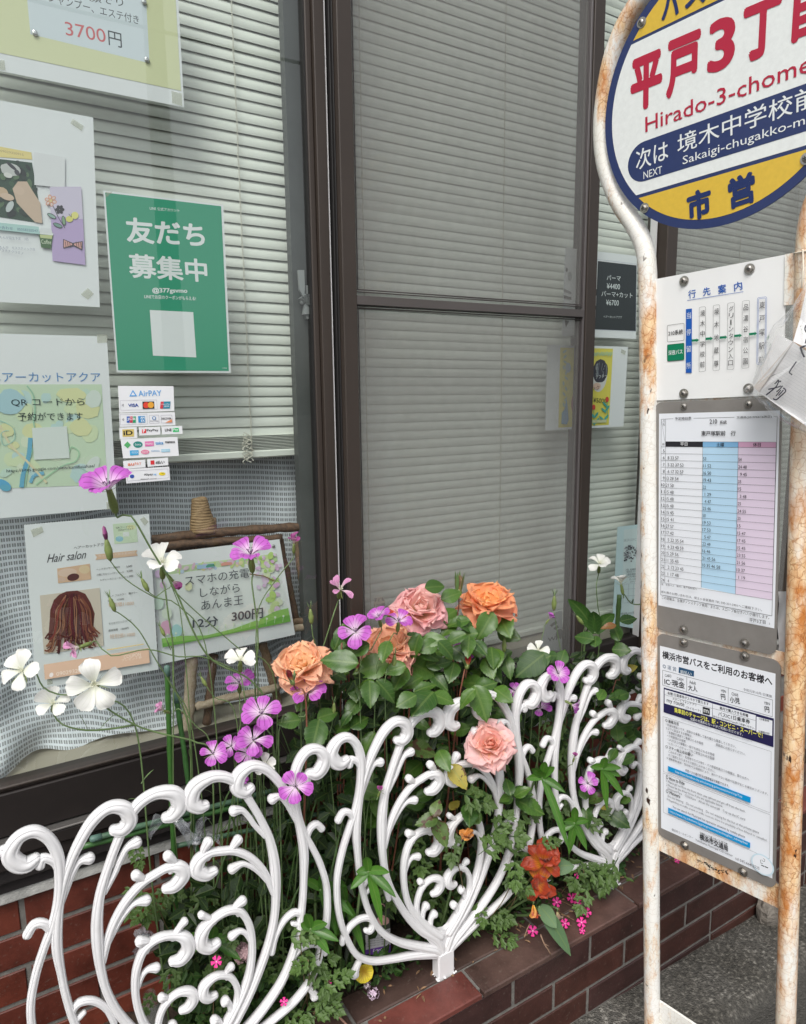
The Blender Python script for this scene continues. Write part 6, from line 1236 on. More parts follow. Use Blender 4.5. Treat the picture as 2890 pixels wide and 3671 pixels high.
# ---- ferny mugwort sprays
def frond_mesh(seed, mat=weed):
    rn = random.Random(seed); mb_ = MB()
    def lobe(o, d, L, w, z0):
        sd_ = V((-d.y, d.x, 0)); n = 5; vs = []; fs = []
        prof = [(0, .25), (.25, .85), (.45, .7), (.62, 1.0), (.8, .5), (1, .01)]
        for kx, kw in prof: q = o + d * L * kx + V((0, 0, z0 - .25 * L * kx * kx)); vs += [q - sd_ * w * kw, q + V((0, 0, -.02)), q + sd_ * w * kw]
        for i in range(5): k = i * 3; fs += [(k, k+1, k+4, k+3), (k+1, k+2, k+5, k+4)]
        mb_.add(vs, fs, [(i / 15, 0) for i in range(18)])
    for i in range(3):
        u = .25 + .26 * i; L = .52 * (1 - .45 * u) * rn.uniform(.9, 1.1)
        for sd in (-1, 1):
            a = sd * radians(rn.uniform(42, 58)); d = V((cos(a), sin(a), 0)); o = V((u, 0, -.2 * u * u)); lobe(o, d, L, .085, 0)
            for s2 in (-1, 1): a2 = a + s2 * .75; lobe(o + d * L * .4, V((cos(a2), sin(a2), 0)), L * .45, .05, -.02)
    lobe(V((.86, 0, -.15)), V((1, 0, 0)), .34, .09, 0)
    for s2 in (-1, 1): lobe(V((.9, 0, -.15)), V((cos(.7 * s2), sin(.7 * s2), 0)), .22, .05, 0)
    mb_.tube([V((0, 0, 0)), V((.4, 0, -.03)), V((.9, 0, -.16))], .012, 4)
    return mb_.mesh('frond', mat, True)
FR = [frond_mesh(s_) for s_ in (1, 2, 3)]
def ferny(label, c, n, spread, L, Y, seed, yr=.03, angs=(-170, 60)):
    rn = random.Random(seed); cc = P(*c, Y); t = thing('mugwort', label, 'weed', V((cc.x, cc.y, ZC)), 'feathery weeds along the planter'); stems = MB()
    for i in range(n):
        q = P(c[0] + rn.gauss(0, spread[0]), c[1] + rn.gauss(0, spread[1]), Y + rn.uniform(-yr, yr)); o = leaf(t, q, L * rn.uniform(.8, 1.3) * mpp(q), rn.uniform(*angs), rn.choice(FR), rn, .8); o.name = 'frond'
        if i % 3 == 0: stems.tube(catmull([q, q.lerp(V((cc.x, cc.y + .04, ZC)), .5) + V((0, 0, .01)), V((cc.x + rn.uniform(-.02, .02), max(1.13, cc.y + .04), ZC - .01))], .02), .0011, 5)
    stems.build('stem', M('weed_stem', (.12, .09, .04), .6), t, True)
ferny('feathery weed spilling over the right side of the middle panel', (1745, 3040), 6, (75, 80), 120, 1.03, 1)
ferny('dark feathery weed between the middle panel and the orange blooms', (1850, 3090), 8, (50, 110), 105, 1.035, 2)
ferny('feathery weed lying on the cap tiles under the orange blooms', (1790, 3290), 6, (60, 55), 95, 1.06, 3, .02)
ferny('feathery weed before the foot of the third panel', (2130, 3120), 9, (60, 60), 100, 1.035, 4)
ferny('feathery weed inside the third panel', (2080, 2960), 6, (80, 60), 95, 1.08, 5)
ferny('feathery weed at the lower end of the left panel', (1130, 3500), 11, (55, 80), 100, 1.05, 6, .02)
ferny('feathery weed behind the lower scrolls of the left panel', (720, 3260), 13, (120, 80), 100, 1.2, 7)
ferny('feathery weed in the bottom scrolls of the left panel', (700, 3500), 6, (90, 70), 95, 1.12, 8)
ferny('feathery weed behind the inner bowl of the middle panel', (1550, 3200), 16, (70, 70), 90, 1.12, 9)
ferny('feathery weed behind the right bars of the left panel', (960, 3420), 14, (80, 80), 95, 1.12, 10)
ferny('feathery weed at the top between second and third panels', (2000, 2660), 10, (60, 60), 85, 1.14, 11)
ferny('low feathery weed beside the foot of the middle panel', (1600, 3330), 5, (40, 40), 60, 1.12, 12)
# ---- clover tuft by the third panel foot
t = thing('clover_tuft', 'small round leaved clover tuft behind the foot of the third panel', 'clover', PZ(2225, 3130, ZC), None); rn = random.Random(9); mb = MB()
for i in range(34):
    q = P(2222 + rn.gauss(0, 16), 3115 + rn.gauss(0, 26), 1.075 + rn.uniform(-.01, .02)); r_ = rn.uniform(.004, .0065); nrm = ((CAMP - q).normalized() + V((rn.uniform(-.4, .4), 0, .6))).normalized(); f = frame(nrm).to_3x3(); mb.add([q + f @ V((cos(2*pi*j/8) * r_, sin(2*pi*j/8) * r_, .001 * (j % 2))) for j in range(8)], [tuple(range(8))], [(.5, .2)] * 8)
mb.build('leaf', weed, t)
# ---- orange double tulips, lying across the cap
orm = petalmat('petal_orange', (.74, .30, .01), (.36, .038, .008), (.2, .02, .01), 5, .6, .2); ory = petalmat('petal_orange_pale', (.78, .48, .08), (.62, .25, .05), (.2, .03, .01), 5, .5, .2)
tshape = lambda u: .06 + .27 * sin(min(1, u * 1.02) * pi * .72) * (1 if u < .8 else sqrt(max(.06, 1 - ((u - .8) / .21) ** 2.2)))
TP = [petal_mesh('petal', orm, tshape, 21 + s_, .07, nv=6, notch=-.05, curl=-.4 + .5 * s_) for s_ in range(3)]; TPY = [petal_mesh('petal', ory, tshape, 31, .06, nv=6, notch=-.06, curl=.2)]
def tulip(label, px, Y, wpx, face, n, me, seed, tilt=(-.9, .25)):
    rn = random.Random(seed); c = P(*px, Y); r = wpx / 2 * mpp(c); toc = (CAMP - c).normalized(); nn = (CAM_R * face[0] + V((0, 0, 1)) * face[1] + toc * face[2]).normalized(); fr = frame(nn); t = thing('tulip', label, 'tulip', c, 'orange tulips')
    for i in range(n): s_ = r * rn.uniform(.9, 1.25); inst('petal', rn.choice(me), t, Matrix.Translation(c - nn * r * .3) @ fr @ Matrix.Rotation(2 * pi * i / n * 2.4 + rn.uniform(-.2, .2), 4, 'Z') @ Matrix.Rotation(rn.uniform(*tilt), 4, 'Y') @ Matrix.Diagonal((s_, s_ * .95, s_, 1)))
    stem_tube(t, [c - nn * r * .3, c - nn * r * .8 + V((0, .01, -.005)), V((c.x - .01, 1.13, ZC - .005))], .0022, .0028, MATS['stem_green']); return t
tulip('ragged orange red tulip with many petals in front of the third panel', (1952, 3090), 1.01, 138, (.15, .45, .8), 13, TP, 1, (-1.1, .35))
tulip('second orange red tulip bloom under the ragged one', (1930, 3168), 1.005, 122, (-.1, -.1, .9), 11, TP, 2, (-1.1, .35))
tulip('fading yellow orange tulip hanging over the cap tile', (1913, 3255), 1.0, 76, (.1, -.9, .35), 6, TPY + TP[:1], 3, (-1.25, -.8))
tulip('orange and yellow tulip withering between the middle scrolls', (1674, 3005), 1.03, 96, (.1, .8, .4), 6, TPY + TP[:1], 4, (-1.3, -.5))
tulip('shrivelled cream and brown tulip bloom lying on the cap', (2000, 3275), 1.0, 50, (.2, -.8, .4), 6, [petal_mesh('petal', petalmat('petal_cream', (.50, .42, .2), (.34, .22, .17), (.1, .03, .03), 4, .8, .1), tshape, 41, .12, nv=6, curl=.5)], 5, (-1.35, -.7))
blades('broad grey green tulip leaf reaching up to the right', 'tulip leaf', (1960, 3120), 115, [(28, 1.0, .2)], 1.02, .019, grl, 'tulip_leaf'); blades('broad grey green tulip leaf hanging over the planter edge', 'tulip leaf', (1935, 3250), 165, [(-52, 1.0, .25), (-45, .45, .5)], 1.0, .0165, grl, 'tulip_leaf')
# ---- pink campion
CM = petal_mesh('petal', pet_c, lambda u: .05 + .36 * u ** .9 * (1 if u < .85 else sqrt(max(.1, 1 - ((u - .85) / .16) ** 2))), 51, .02, 6, 6, .16)
def campion(label, px, Y, w, face=(0, .2, 1)):
    c = P(*px, Y); r = w / 2 * mpp(c); nn = (CAM_R * face[0] + V((0, 0, 1)) * face[1] + (CAMP - c).normalized() * face[2]).normalized(); fr = frame(nn, roll=px[0] % 6); t = thing('campion', label, 'flower', c, 'small hot pink campions')
    for i in range(5): inst('petal', CM, t, Matrix.Translation(c) @ fr @ Matrix.Rotation(2*pi*i/5, 4, 'Z') @ Matrix.Rotation(.12, 4, 'Y') @ Matrix.Diagonal((r, r, r, 1)))
    MB().ball(c + nn * r * .12, r * .12, 6, 5).build('eye', M('campion_eye', (.8, .6, .65), .6), t)
    stem_tube(t, [c - nn * r * .05, c - nn * .012 + V((0, .01, -.004)), V((c.x - .01, max(1.03, c.y + .05), ZC + .004)), V((c.x - .02, 1.12, ZC - .004))], .0006, .0009, M('campion_stem', (.16, .10, .05), .6))
for lab, px, w in (('hot pink campion right of the orange tulips, first of the row', k9(722, 1548), 34), ('hot pink campion, left one of the touching pair', k9(853, 1510), 34), ('hot pink campion tucked behind the touching pair', k9(900, 1498), 26), ('hot pink campion, lower one of the touching pair', k9(908, 1550), 30), ('hot pink campion farthest right above the planter edge', k9(985, 1637), 34), ('hot pink campion above the smallest one', k9(939, 1725), 36), ('smallest hot pink campion at the planter edge', k9(945, 1800), 22), ('hot pink campion behind the cream shrivelled bloom', k9(795, 1735), 33), ('hot pink campion farthest left, alone on the dark tile', k9(513, 1800), 38), ('hot pink campion high by the foot of the third panel', k9(908, 1310), 26), ('hot pink campion seen under the notice board rail', (2428, 3085), 20), ('pink campion in the lowest gap of the left panel', (1018, 3592), 30), ('crimson campion behind the middle of the left panel', (776, 3448), 40), ('pink campion between the first two panels near the soil', (1177, 3523), 26)):
    d_ = PZ(px[0], px[1], ZC + .012); campion(lab, px, min(max(.985, d_.y if d_.y < 1.1 else 1.05), 1.1), w)
# ---- small things low in the bed
t = thing('pansy', 'yellow pansy under the curled end of the middle panel', 'flower', P(1303, 3485, 1.09)); c = P(1303, 3480, 1.09); py = petal_mesh('petal', petalmat('petal_yellow', (.5, .3, .02), (.78, .62, .03), (.2, .08, .01), 5, .5, .2), lambda u: .1 + .5 * sin(min(1, u) * pi * .6) * (1 if u < .8 else sqrt(max(.1, 1 - ((u-.8)/.21)**2))), 61, .05, notch=0)
for i in range(5): inst('petal', py, t, Matrix.Translation(c) @ frame((CAMP - c).normalized() + V((0, 0, -.3))) @ Matrix.Rotation(2*pi*i/5, 4, 'Z') @ Matrix.Diagonal((.02, .02, .02, 1)))
stem_tube(t, [c, c + V((0, .02, -.01)), V((c.x, 1.13, ZC - .005))], .0012)
def cluster(label, px, Y, w, col, name='alyssum', n=26):
    rn = random.Random(int(px[0])); c = P(*px, Y); R_ = w / 2 * mpp(c); t = thing(name, label, 'flower', c, 'tiny pale flower heads'); mb = MB()
    for i in range(n):
        d = V((rn.gauss(0, 1), rn.gauss(0, 1), rn.gauss(0, 1))).normalized(); q = c + d * R_ * rn.uniform(.5, 1); f = frame(d).to_3x3(); r_ = R_ * .28
        for j in range(4): a = pi/2 * j; mb.add([q, q + f @ V((cos(a-.5), sin(a-.5), .2)) * r_, q + f @ V((cos(a) * 1.2, sin(a) * 1.2, .2)) * r_, q + f @ V((cos(a+.5), sin(a+.5), .2)) * r_], [(0, 1, 2, 3)])
    mb.build('florets', M('floret_' + name + str(int(col[1] * 100)), col, .6), t); stem_tube(t, [c, V((c.x, c.y + .02, c.z - .02)), V((c.x, 1.13, ZC - .005))], .001)
cluster('pale lilac flower head on the tile left of the middle foot', (1339, 3563), 1.07, 44, (.62, .48, .60)); cluster('small pale flower head above the lilac one', (1316, 3532), 1.09, 26, (.66, .56, .60)); cluster('dusty pink bloom behind the right scrolls of the left panel', (868, 3415), 1.11, 74, (.66, .44, .46), 'stock', 60)
tg = thing('plant_label', 'plant label with a rose picture and a purple band, stuck behind the middle panel', 'plant label', P(1355, 3400, 1.15)); WT_ = glassW(1.15)
def c9(x, y): return (1200 + x / 2.135, 3000 + y / 2.135)
MB().prism([WT_(*c9(x, y), 0) for x, y in ((150, 620), (330, 480), (420, 500), (428, 880), (150, 920))], (0, .0008, 0)).build('card', M('card_photo', (.05, .07, .05), .3), tg); p = Print(tg, WT_, .0004)
p.poly([c9(235, 750), c9(425, 700), c9(427, 830), c9(238, 870)], (.66, .67, .70)); p.poly([c9(235, 866), c9(427, 826), c9(428, 884), c9(238, 906)], (.16, .06, .36)); p.text('Lorieux', c9(292, 882), c9(415, 866), 11, (.8, .8, .84), .02)
p.text('ピンク・ピンク', c9(262, 752), c9(420, 728), 9, BK, .01)
for i in range(4): p.text('四季咲きの香りのよい中輪のバラです', c9(250, 790 + i*18), c9(420, 768 + i*16), 5, (.1, .1, .12))
for x, y, r_ in ((370, 640, 22), (352, 530, 14), (205, 800, 10), (355, 660, 12)): p.ell(c9(x, y), r_, r_ * .8, (.66, .38, .36), 0, 12, jit=.1); p.ell(c9(x, y), r_ * .6, r_ * .45, (.74, .50, .44), 0, 10, jit=.1)
p.done(); stem_tube(tg, [P(1390, 3430, 1.151), P(1340, 3560, 1.14)], .0015)
bt = thing('plastic_bottle', 'upturned clear bottle with cream coloured liquid behind the bottom scrolls', 'bottle', P(540, 3620, 1.16)); c = P(538, 3600, 1.16); prof = [(.0, .027), (.05, .0275), (.10, .027), (.13, .020), (.145, .011), (.165, .0105)]
MB().tube([V((c.x, c.y, ZC + z)) for z, r_ in prof], [r_ for z, r_ in prof], 18, False).build('body', clear('bottle_plastic', (.9, .93, .93), 1.5, .05, .08), bt, True)
MB().tube([V((c.x, c.y, ZC + z)) for z in (.001, .02, .045, .0585)], [.025, .0265, .0268, .0266], 18).build('liquid', M('cream_liquid', (.52, .50, .34), .4), bt, True)
# ---- the mass of small leaves and grass behind, nobody could count it
def mass(name, n, reg, yr, size, mat, seed, label, grass=False, cat='undergrowth'):
    rn = random.Random(seed); mb = MB(); k = 0
    x0, x1, y0, y1 = min(p[0] for p in reg), max(p[0] for p in reg), min(p[1] for p in reg), max(p[1] for p in reg)
    while k < n:
        q = (rn.uniform(x0, x1), rn.uniform(y0, y1))
        if not inpoly(q, reg): continue
        c = P(*q, rn.uniform(*yr)); k += 1
        if c.z < ZC - .01: continue
        if q[0] < 640 and q[1] > 3480 and not grass: continue
        if grass:
            b0 = V((c.x + rn.uniform(-.05, .05), c.y + rn.uniform(-.03, .03), max(ZC, c.z - rn.uniform(.06, .16)))); narrow_leaf(mb, b0, c - b0, (c - b0).length * 1.3, rn.uniform(.0009, .0026), rn.uniform(.0, .5))
        else:
            L = size * rn.uniform(.6, 1.3); d = V((rn.uniform(-1, 1), rn.uniform(-.7, .4), rn.uniform(-.9, .9))).normalized(); nrm = ((CAMP - c).normalized() + V((rn.uniform(-.7, .7), rn.uniform(-.5, .5), rn.uniform(0, .9)))).normalized(); sd_ = d.cross(nrm)
            if sd_.length < .2: continue
            sd_.normalize(); w = L * rn.uniform(.2, .34); b0 = c - d * L * .5
            vs = [b0, b0 + d * L * .3 - sd_ * w + nrm * w * .2, b0 + d * L * .35 - nrm * w * .1, b0 + d * L * .3 + sd_ * w + nrm * w * .2, b0 + d * L * .68 - sd_ * w * .7 + nrm * w * .1, b0 + d * L * .7 - nrm * w * .15, b0 + d * L * .68 + sd_ * w * .7 + nrm * w * .1, b0 + d * L - nrm * w * .3]
            mb.add(vs, [(0, 2, 1), (0, 3, 2), (1, 2, 5, 4), (2, 3, 6, 5), (4, 5, 7), (5, 6, 7)], [(0, 0), (.3, -.3), (.35, 0), (.3, .3), (.7, -.2), (.7, 0), (.7, .2), (1, 0)])
    o = mb.build(name, mat, None, False, loc=(1, 1.2, ZC)); tag(o, label, cat, kind='stuff')
mass('undergrowth', 3400, [(1080, 2560), (1250, 2440), (1500, 2360), (1850, 2360), (2330, 2330), (2360, 3120), (1900, 3330), (1500, 3420), (1280, 3520), (1120, 3671), (640, 3671), (560, 3420), (620, 3200), (850, 3080), (1000, 2900)], (1.13, 1.30), .034, leafmat('under_leaf', (.008, .024, .007), (.028, .065, .014), .42), 1, 'dense dark green leaves filling the bed behind the fence')
mass('grass_stems', 260, [(800, 2700), (1000, 2560), (1180, 2560), (1260, 3000), (1250, 3400), (900, 3500), (760, 3300), (800, 3000)], (1.10, 1.28), .03, M('grass_green', (.05, .10, .025), .5, var=(30, .3)), 2, 'thin grassy leaves and stems below the pink flowers', True)
mass('low_weeds', 1100, [(1080, 3671), (1150, 3520), (1300, 3530), (1420, 3560), (1600, 3400), (1900, 3300), (2150, 3160), (2330, 3060), (2330, 3000), (1900, 3100), (1500, 3330), (1280, 3440), (1100, 3480), (560, 3500), (480, 3671)], (1.08, 1.16), .018, weed, 3, 'small mixed weeds at the soil edge behind the cap tiles')
rn = random.Random(15); dl = MB()
for i in range(130):
    x = rn.uniform(.4, 1.7); c = V((x, rn.uniform(1.03, 1.13), ZC + .003)); d = V((rn.uniform(-1, 1), rn.uniform(-1, 1), 0)).normalized(); narrow_leaf(dl, c, d + V((0, 0, .3)), rn.uniform(.006, .02), rn.uniform(.001, .003), .3)
tag(dl.build('leaf_litter', M('dry_leaf', (.22, .13, .07), .8, var=(80, .4)), None, loc=(1, 1.08, ZC)), 'dry brown scraps of leaves along the cap tiles', 'leaf litter', kind='stuff')
twg = thing('dry_twig', 'dry pinkish twig lying on the tile at the lower left corner', 'twig', PZ(1200, 3620, ZC)); MB().tube(catmull([PZ(1128, 3598, ZC + .012), PZ(1160, 3592, ZC + .02), PZ(1210, 3640, ZC + .01), PZ(1260, 3690, ZC + .006)], .01), .0022, 7).build('stalk', M('twig_pink', (.32, .18, .13), .7), twg, True)
twg = thing('dry_twig', 'bent brown dry twig hanging over the planter edge by the lone campion', 'twig', PZ(1950, 3380, ZC)); tb = MB(); tb.tube(catmull([P(1938, 3350, .985), P(1952, 3385, .975), P(1966, 3405, .972), P(1975, 3424, .972)], .01), .0016, 6); tb.tube(catmull([P(1955, 3385, .975), P(1968, 3392, .972)], .01), .001, 5); tb.tube(catmull([P(1880, 3360, .99), P(1890, 3330, .995), P(1900, 3312, 1.0)], .01), .0012, 5); tb.build('stalk', M('twig_brown', (.24, .15, .10), .8), twg, True)
# ================================================================ BUS STOP
def rusty(name, lo, hi, seed):
    m, t, b = newmat(name); g_ = t.nodes.new('ShaderNodeNewGeometry'); mp = t.nodes.new('ShaderNodeMapping'); mp.inputs['Location'].default_value = (seed, seed * .7, 0); t.links.new(g_.outputs['Position'], mp.inputs[0])
    def noise(sc, det, ro=.6, stretch=None):
        n = t.nodes.new('ShaderNodeTexNoise'); n.inputs['Scale'].default_value = sc; n.inputs['Detail'].default_value = det; n.inputs['Roughness'].default_value = ro
        if stretch: m2 = t.nodes.new('ShaderNodeMapping'); m2.inputs['Scale'].default_value = stretch; t.links.new(mp.outputs[0], m2.inputs[0]); t.links.new(m2.outputs[0], n.inputs['Vector'])
        else: t.links.new(mp.outputs[0], n.inputs['Vector'])
        return n.outputs[0]
    def ramp(i, a, b_): r = t.nodes.new('ShaderNodeMapRange'); r.inputs[1].default_value = a; r.inputs[2].default_value = b_; t.links.new(i, r.inputs[0]); return r.outputs[0]
    def mix(f, a, b_):
        x = t.nodes.new('ShaderNodeMix'); x.data_type = 'RGBA'; t.links.new(f, x.inputs[0])
        for k, q in ((6, a), (7, b_)):
            if isinstance(q, tuple): x.inputs[k].default_value = rgba(q)
            else: t.links.new(q, x.inputs[k])
        return x.outputs[2]
    def mt(op, a, b_):
        n = t.nodes.new('ShaderNodeMath'); n.operation = op
        for i, q in enumerate((a, b_)):
            if isinstance(q, (int, float)): n.inputs[i].default_value = q
            else: t.links.new(q, n.inputs[i])
        return n.outputs[0]
    stain = mt('MULTIPLY', ramp(noise(13, 8, .68, (1, 1, .32)), lo, hi), ramp(noise(4, 3, .5, (1, 1, .6)), .34, .52)); st2 = ramp(noise(45, 6, .7, (1, 1, .5)), .40, .62)
    vo = t.nodes.new('ShaderNodeTexVoronoi'); vo.feature = 'DISTANCE_TO_EDGE'; vo.inputs['Scale'].default_value = 75
    wn = t.nodes.new('ShaderNodeTexNoise'); wn.inputs['Scale'].default_value = 50; t.links.new(mp.outputs[0], wn.inputs['Vector']); vm = t.nodes.new('ShaderNodeVectorMath'); vm.operation = 'MULTIPLY_ADD'; vm.inputs[1].default_value = (.02, .02, .02); t.links.new(wn.outputs['Color'], vm.inputs[0]); t.links.new(mp.outputs[0], vm.inputs[2]); t.links.new(vm.outputs[0], vo.inputs['Vector'])
    crk = mt('SUBTRACT', 1, ramp(vo.outputs['Distance'], .0, .06))
    base = mix(ramp(noise(7, 5), .35, .7), (.84, .83, .80), (.80, .78, .70))
    base = mix(mt('MULTIPLY', crk, .30), base, (.42, .34, .24))
    soft = mix(mt('MULTIPLY', stain, .62), base, (.82, .47, .10))
    deep = mix(mt('MULTIPLY', mt('MULTIPLY', stain, st2), .9), soft, (.50, .15, .012))
    deep = mix(mt('MULTIPLY', mt('MULTIPLY', crk, stain), .75), deep, (.32, .09, .02))
    spot = mt('MULTIPLY', ramp(noise(60, 3, .5, (1, 1, .45)), .69, .72), ramp(noise(9, 3), .42, .55)); deep = mix(spot, deep, (.03, .012, .006))
    t.links.new(deep, b.inputs['Base Color']); b.inputs['Roughness'].default_value = .42
    bp = t.nodes.new('ShaderNodeBump'); bp.inputs['Strength'].default_value = .5; bp.inputs['Distance'].default_value = .001; t.links.new(mt('SUBTRACT', mt('MULTIPLY', noise(80, 5), .5), mt('ADD', mt('MULTIPLY', crk, .35), mt('MULTIPLY', spot, .8))), bp.inputs['Height']); t.links.new(bp.outputs[0], b.inputs['Normal'])
    MATS[name] = m; return m
rustL = rusty('peeling_white_paint', .52, .62, 3.1); rustR = rusty('peeling_rusty_paint', .40, .54, 8.4)
bs = thing('bus_stop', 'rusty white tube bus stop with a round sign and three notice plates', 'bus stop', (BL(.0883 * SB, 1.1 * SB).x, BL(.0883 * SB, 0).y, gz(1.3)))
RT = .0128 * SB
def uvof(x, y, off=0): q = BP(x, y, off) - BO; return (q.dot(BU) / SB, q.dot(BV) / SB)
UL, UR = -.0152, .1918; UC = (UL + UR) / 2
gv = (H + .05) / SB * 1.02
arcL = [(UL, gv), (UL, .9), (UL, .5), (UL, .2), (UL, 0), (UL, -.12)] + [uvof(x, y) for x, y in ((2322, 975), (2314, 905), (2298, 852), (2268, 797), (2226, 735), (2192, 661), (2167, 570), (2159, 462), (2168, 347), (2193, 215), (2236, 98), (2288, 10))]
lu, lv = arcL[-1]
a0 = math.atan2(lv + .402, lu - UC); rad0 = math.hypot(lv + .402, lu - UC)
top = []
for i in range(1, 9): a = a0 + (-pi/2 - a0 if a0 < -pi/2 else (-pi/2 - (a0 - 2*pi if a0 > 0 else a0))) * i / 8; top.append((UC + cos(a) * rad0, -.402 + sin(a) * rad0))
half = arcL + top
for nm, pts, mat, lab in (('left', half, rustL, None), ('right', [(2*UC - u, v) for u, v in half], rustR, 'rustier right hand post')):
    path = catmull([BL(u * SB, v * SB) for u, v in pts], .012)
    o = MB().tube(path, RT, 20).build('post', mat, bs, True)
    if lab: o['label'] = lab
def flat(v0, v1, mat=rustR, off=-.004, name='crossbar'):
    mb = MB(); mb.obox(BO, BU, BV, -BN, ((UL + .011) * SB, v0 * SB, off - .005), ((UR - .011) * SB, v1 * SB, off)); return mb.build(name, mat, bs)
vb0 = uvof(2366, 2985)[1]; vb1 = uvof(2366, 3055)[1]; flat(vb0, vb1)
flat(uvof(2374, 3603)[1], uvof(2374, 3603)[1] + .16, rustL)
vtb = uvof(2345.5, 1001.7)[1]; flat(vtb + .012, vtb + .036, rustL); flat(uvof(2440, 1428)[1] - .012, uvof(2440, 1428)[1] + .018, rustL); flat(uvof(2440, 2290)[1] - .012, uvof(2440, 2290)[1] + .018, rustR)
MB().obox(BO, BU, BV, -BN, ((UR - .024) * SB, uvof(2820, 912)[1] * SB, -.006), ((UR - .009) * SB, (uvof(2820, 912)[1] + .06) * SB, .003)).build('bracket', rustL, bs)
steel = M('plate_steel', (.27, .255, .24), .42, .3, var=(12, .12), bump=(200, .1, .0005)); pw = M('board_white', (.82, .83, .83), .35, coat=.3, var=(6, .03)); edge = M('plate_edge', (.12, .12, .12), .4, .6)
def plate(name, u0, u1, v0, v1, off, th, mat, rad, lab):
    n = 6; pts = []
    for cx, cy, a0_ in ((u1 - rad, v0 + rad, -pi/2), (u1 - rad, v1 - rad, 0), (u0 + rad, v1 - rad, pi/2), (u0 + rad, v0 + rad, pi)):
        for i in range(n + 1): a = a0_ + pi/2 * i / n; pts.append(BL((cx + rad * cos(a)) * SB, (cy + rad * sin(a)) * SB, off))
    o = MB().prism(pts, BN * th).build(name, mat, bs); o['label'] = lab; return o
u0 = uvof(2347, 1200)[0]; u1 = uvof(2814, 1150)[0]
plate('notice_board', u0, u1, uvof(2345.5, 1001.7)[1], uvof(2346.7, 1436)[1], .0, .002, pw, .001, 'white route board')
p1 = plate('timetable_plate', uvof(2350, 1800)[0], uvof(2795, 1900)[0], uvof(2349, 1443)[1], uvof(2351, 2251)[1] + .001, .002, .002, steel, .012, 'grey plate holding the timetable')
p2 = plate('fare_plate', uvof(2357, 2600)[0], uvof(2793, 2700)[0], uvof(2357, 2268)[1], uvof(2357, 2992)[1], .001, .002, steel, .012, 'grey plate holding the fare and rules notice')
def d5(x, y): return (2100 + x / 2.162, y / 2.162)
def d6(x, y): return (2250 + x / 2.669, 850 + y / 2.669)
def d7(x, y): return (2250 + x / 2.284, 1400 + y / 2.284)
def d8(x, y): return (2250 + x / 2.284, 2250 + y / 2.284)
# ---- round sign
NAVY = (.013, .028, .115); YEL = (.66, .44, .045); RED = (.42, .018, .05); CW = (.74, .77, .76)
DU, DV, DR, DO = .0954, -.3995, .1655, .021
k_ = 1 - DO / 1.3 * .0
def enamelsign(name, col):
    return M(name, col, .42, coat=.1, var=(120, .05))
dc = MB(); dc.prism([BL((DU + DR * cos(a)) * SB, (DV + DR * sin(a)) * SB, DO) for a in [2*pi*i/96 for i in range(96)]], BN * .0025); o = dc.build('sign_disc', enamelsign('sign_navy', NAVY), bs); o['label'] = 'round sign with navy rim'
def seg(name, v0, v1, r, col, off):
    pts = []
    a0_ = math.asin(max(-1, min(1, v0 / r))); a1_ = math.asin(max(-1, min(1, v1 / r)))
    for i in range(25): a = a0_ + (a1_ - a0_) * i / 24; pts.append((r * cos(a), r * sin(a)))
    for i in range(25): a = a1_ + (a0_ - a1_) * i / 24; pts.append((-r * cos(a), r * sin(a)))
    MB().add([BL((DU + x) * SB, (DV + y) * SB, off) for x, y in pts], [tuple(range(len(pts)))]).build(name, enamelsign('sign_' + name, col), bs)
ri = DR - .0112; vt = uvof(*d5(600, 205), DO)[1] - DV; vt2 = uvof(*d5(600, 230), DO)[1] - DV; vl = uvof(*d5(1100, 1305), DO)[1] - DV; vl2 = uvof(*d5(1100, 1336), DO)[1] - DV
seg('yellow_field', -ri, vt, ri, YEL, DO + .0003); seg('white_field', vt2, vl, ri, CW, DO + .0003); seg('yellow_field', vl2, ri, ri, YEL, DO + .0003)
vT = uvof(*d5(1100, 865), DO)[1]; vB = uvof(*d5(1100, 1205), DO)[1]; uLf = uvof(*d5(328, 1270), DO)[0]; hh = (vB - vT) / 2; vm_ = (vT + vB) / 2; pts = []
for i in range(17): a = -pi/2 - pi * i / 16; pts.append((uLf + hh + hh * cos(a), vm_ + hh * sin(a)))
rr2 = ri; xr = lambda v: DU + sqrt(max(0, rr2**2 - (v - DV)**2))
pts = [(xr(vT), vT)] + pts + [(xr(vB), vB)] + [(xr(vB + (vT - vB) * i / 6), vB + (vT - vB) * i / 6) for i in range(1, 6)]
MB().add([BL(u * SB, v * SB, DO + .0006) for u, v in pts], [tuple(range(len(pts)))]).build('navy_band', enamelsign('sign_navy', NAVY), bs)
p = Print(bs, BP, DO + .0009, .00002)
for ch, a, b_, h in (('平', (345, 889), (590, 799), 416), ('戸', (620, 778), (880, 684), 447), ('3', (938, 586), (1150, 510), 400), ('丁', (1205, 505), (1500, 398), 430), ('目', (1590, 343), (1850, 250), 385)):
    p.text(ch, d5(*a), d5(*b_), h / 2.162, RED, .042 if ch != '3' else .03)
p.text('Hirado-3-chome', d5(462, 1027), d5(1748, 553), 120 / 2.162, RED, .004); SW = (.72, .75, .76)
p.text('次は', d5(390, 1324), d5(640, 1240), 158 / 2.162, SW, .006); p.text('境木中学校前', d5(712, 1196), d5(1810, 812), 150 / 2.162, SW, .004)
p.text('NEXT', d5(448, 1388), d5(592, 1342), 56 / 2.162, SW); p.text('Sakaigi-chugakko-mae', d5(752, 1296), d5(1830, 944), 84 / 2.162, SW)
p.text('市', d5(790, 1728), d5(978, 1670), 232 / 2.162, NAVY, .045); p.text('営', d5(1112, 1630), d5(1320, 1562), 245 / 2.162, NAVY, .04)
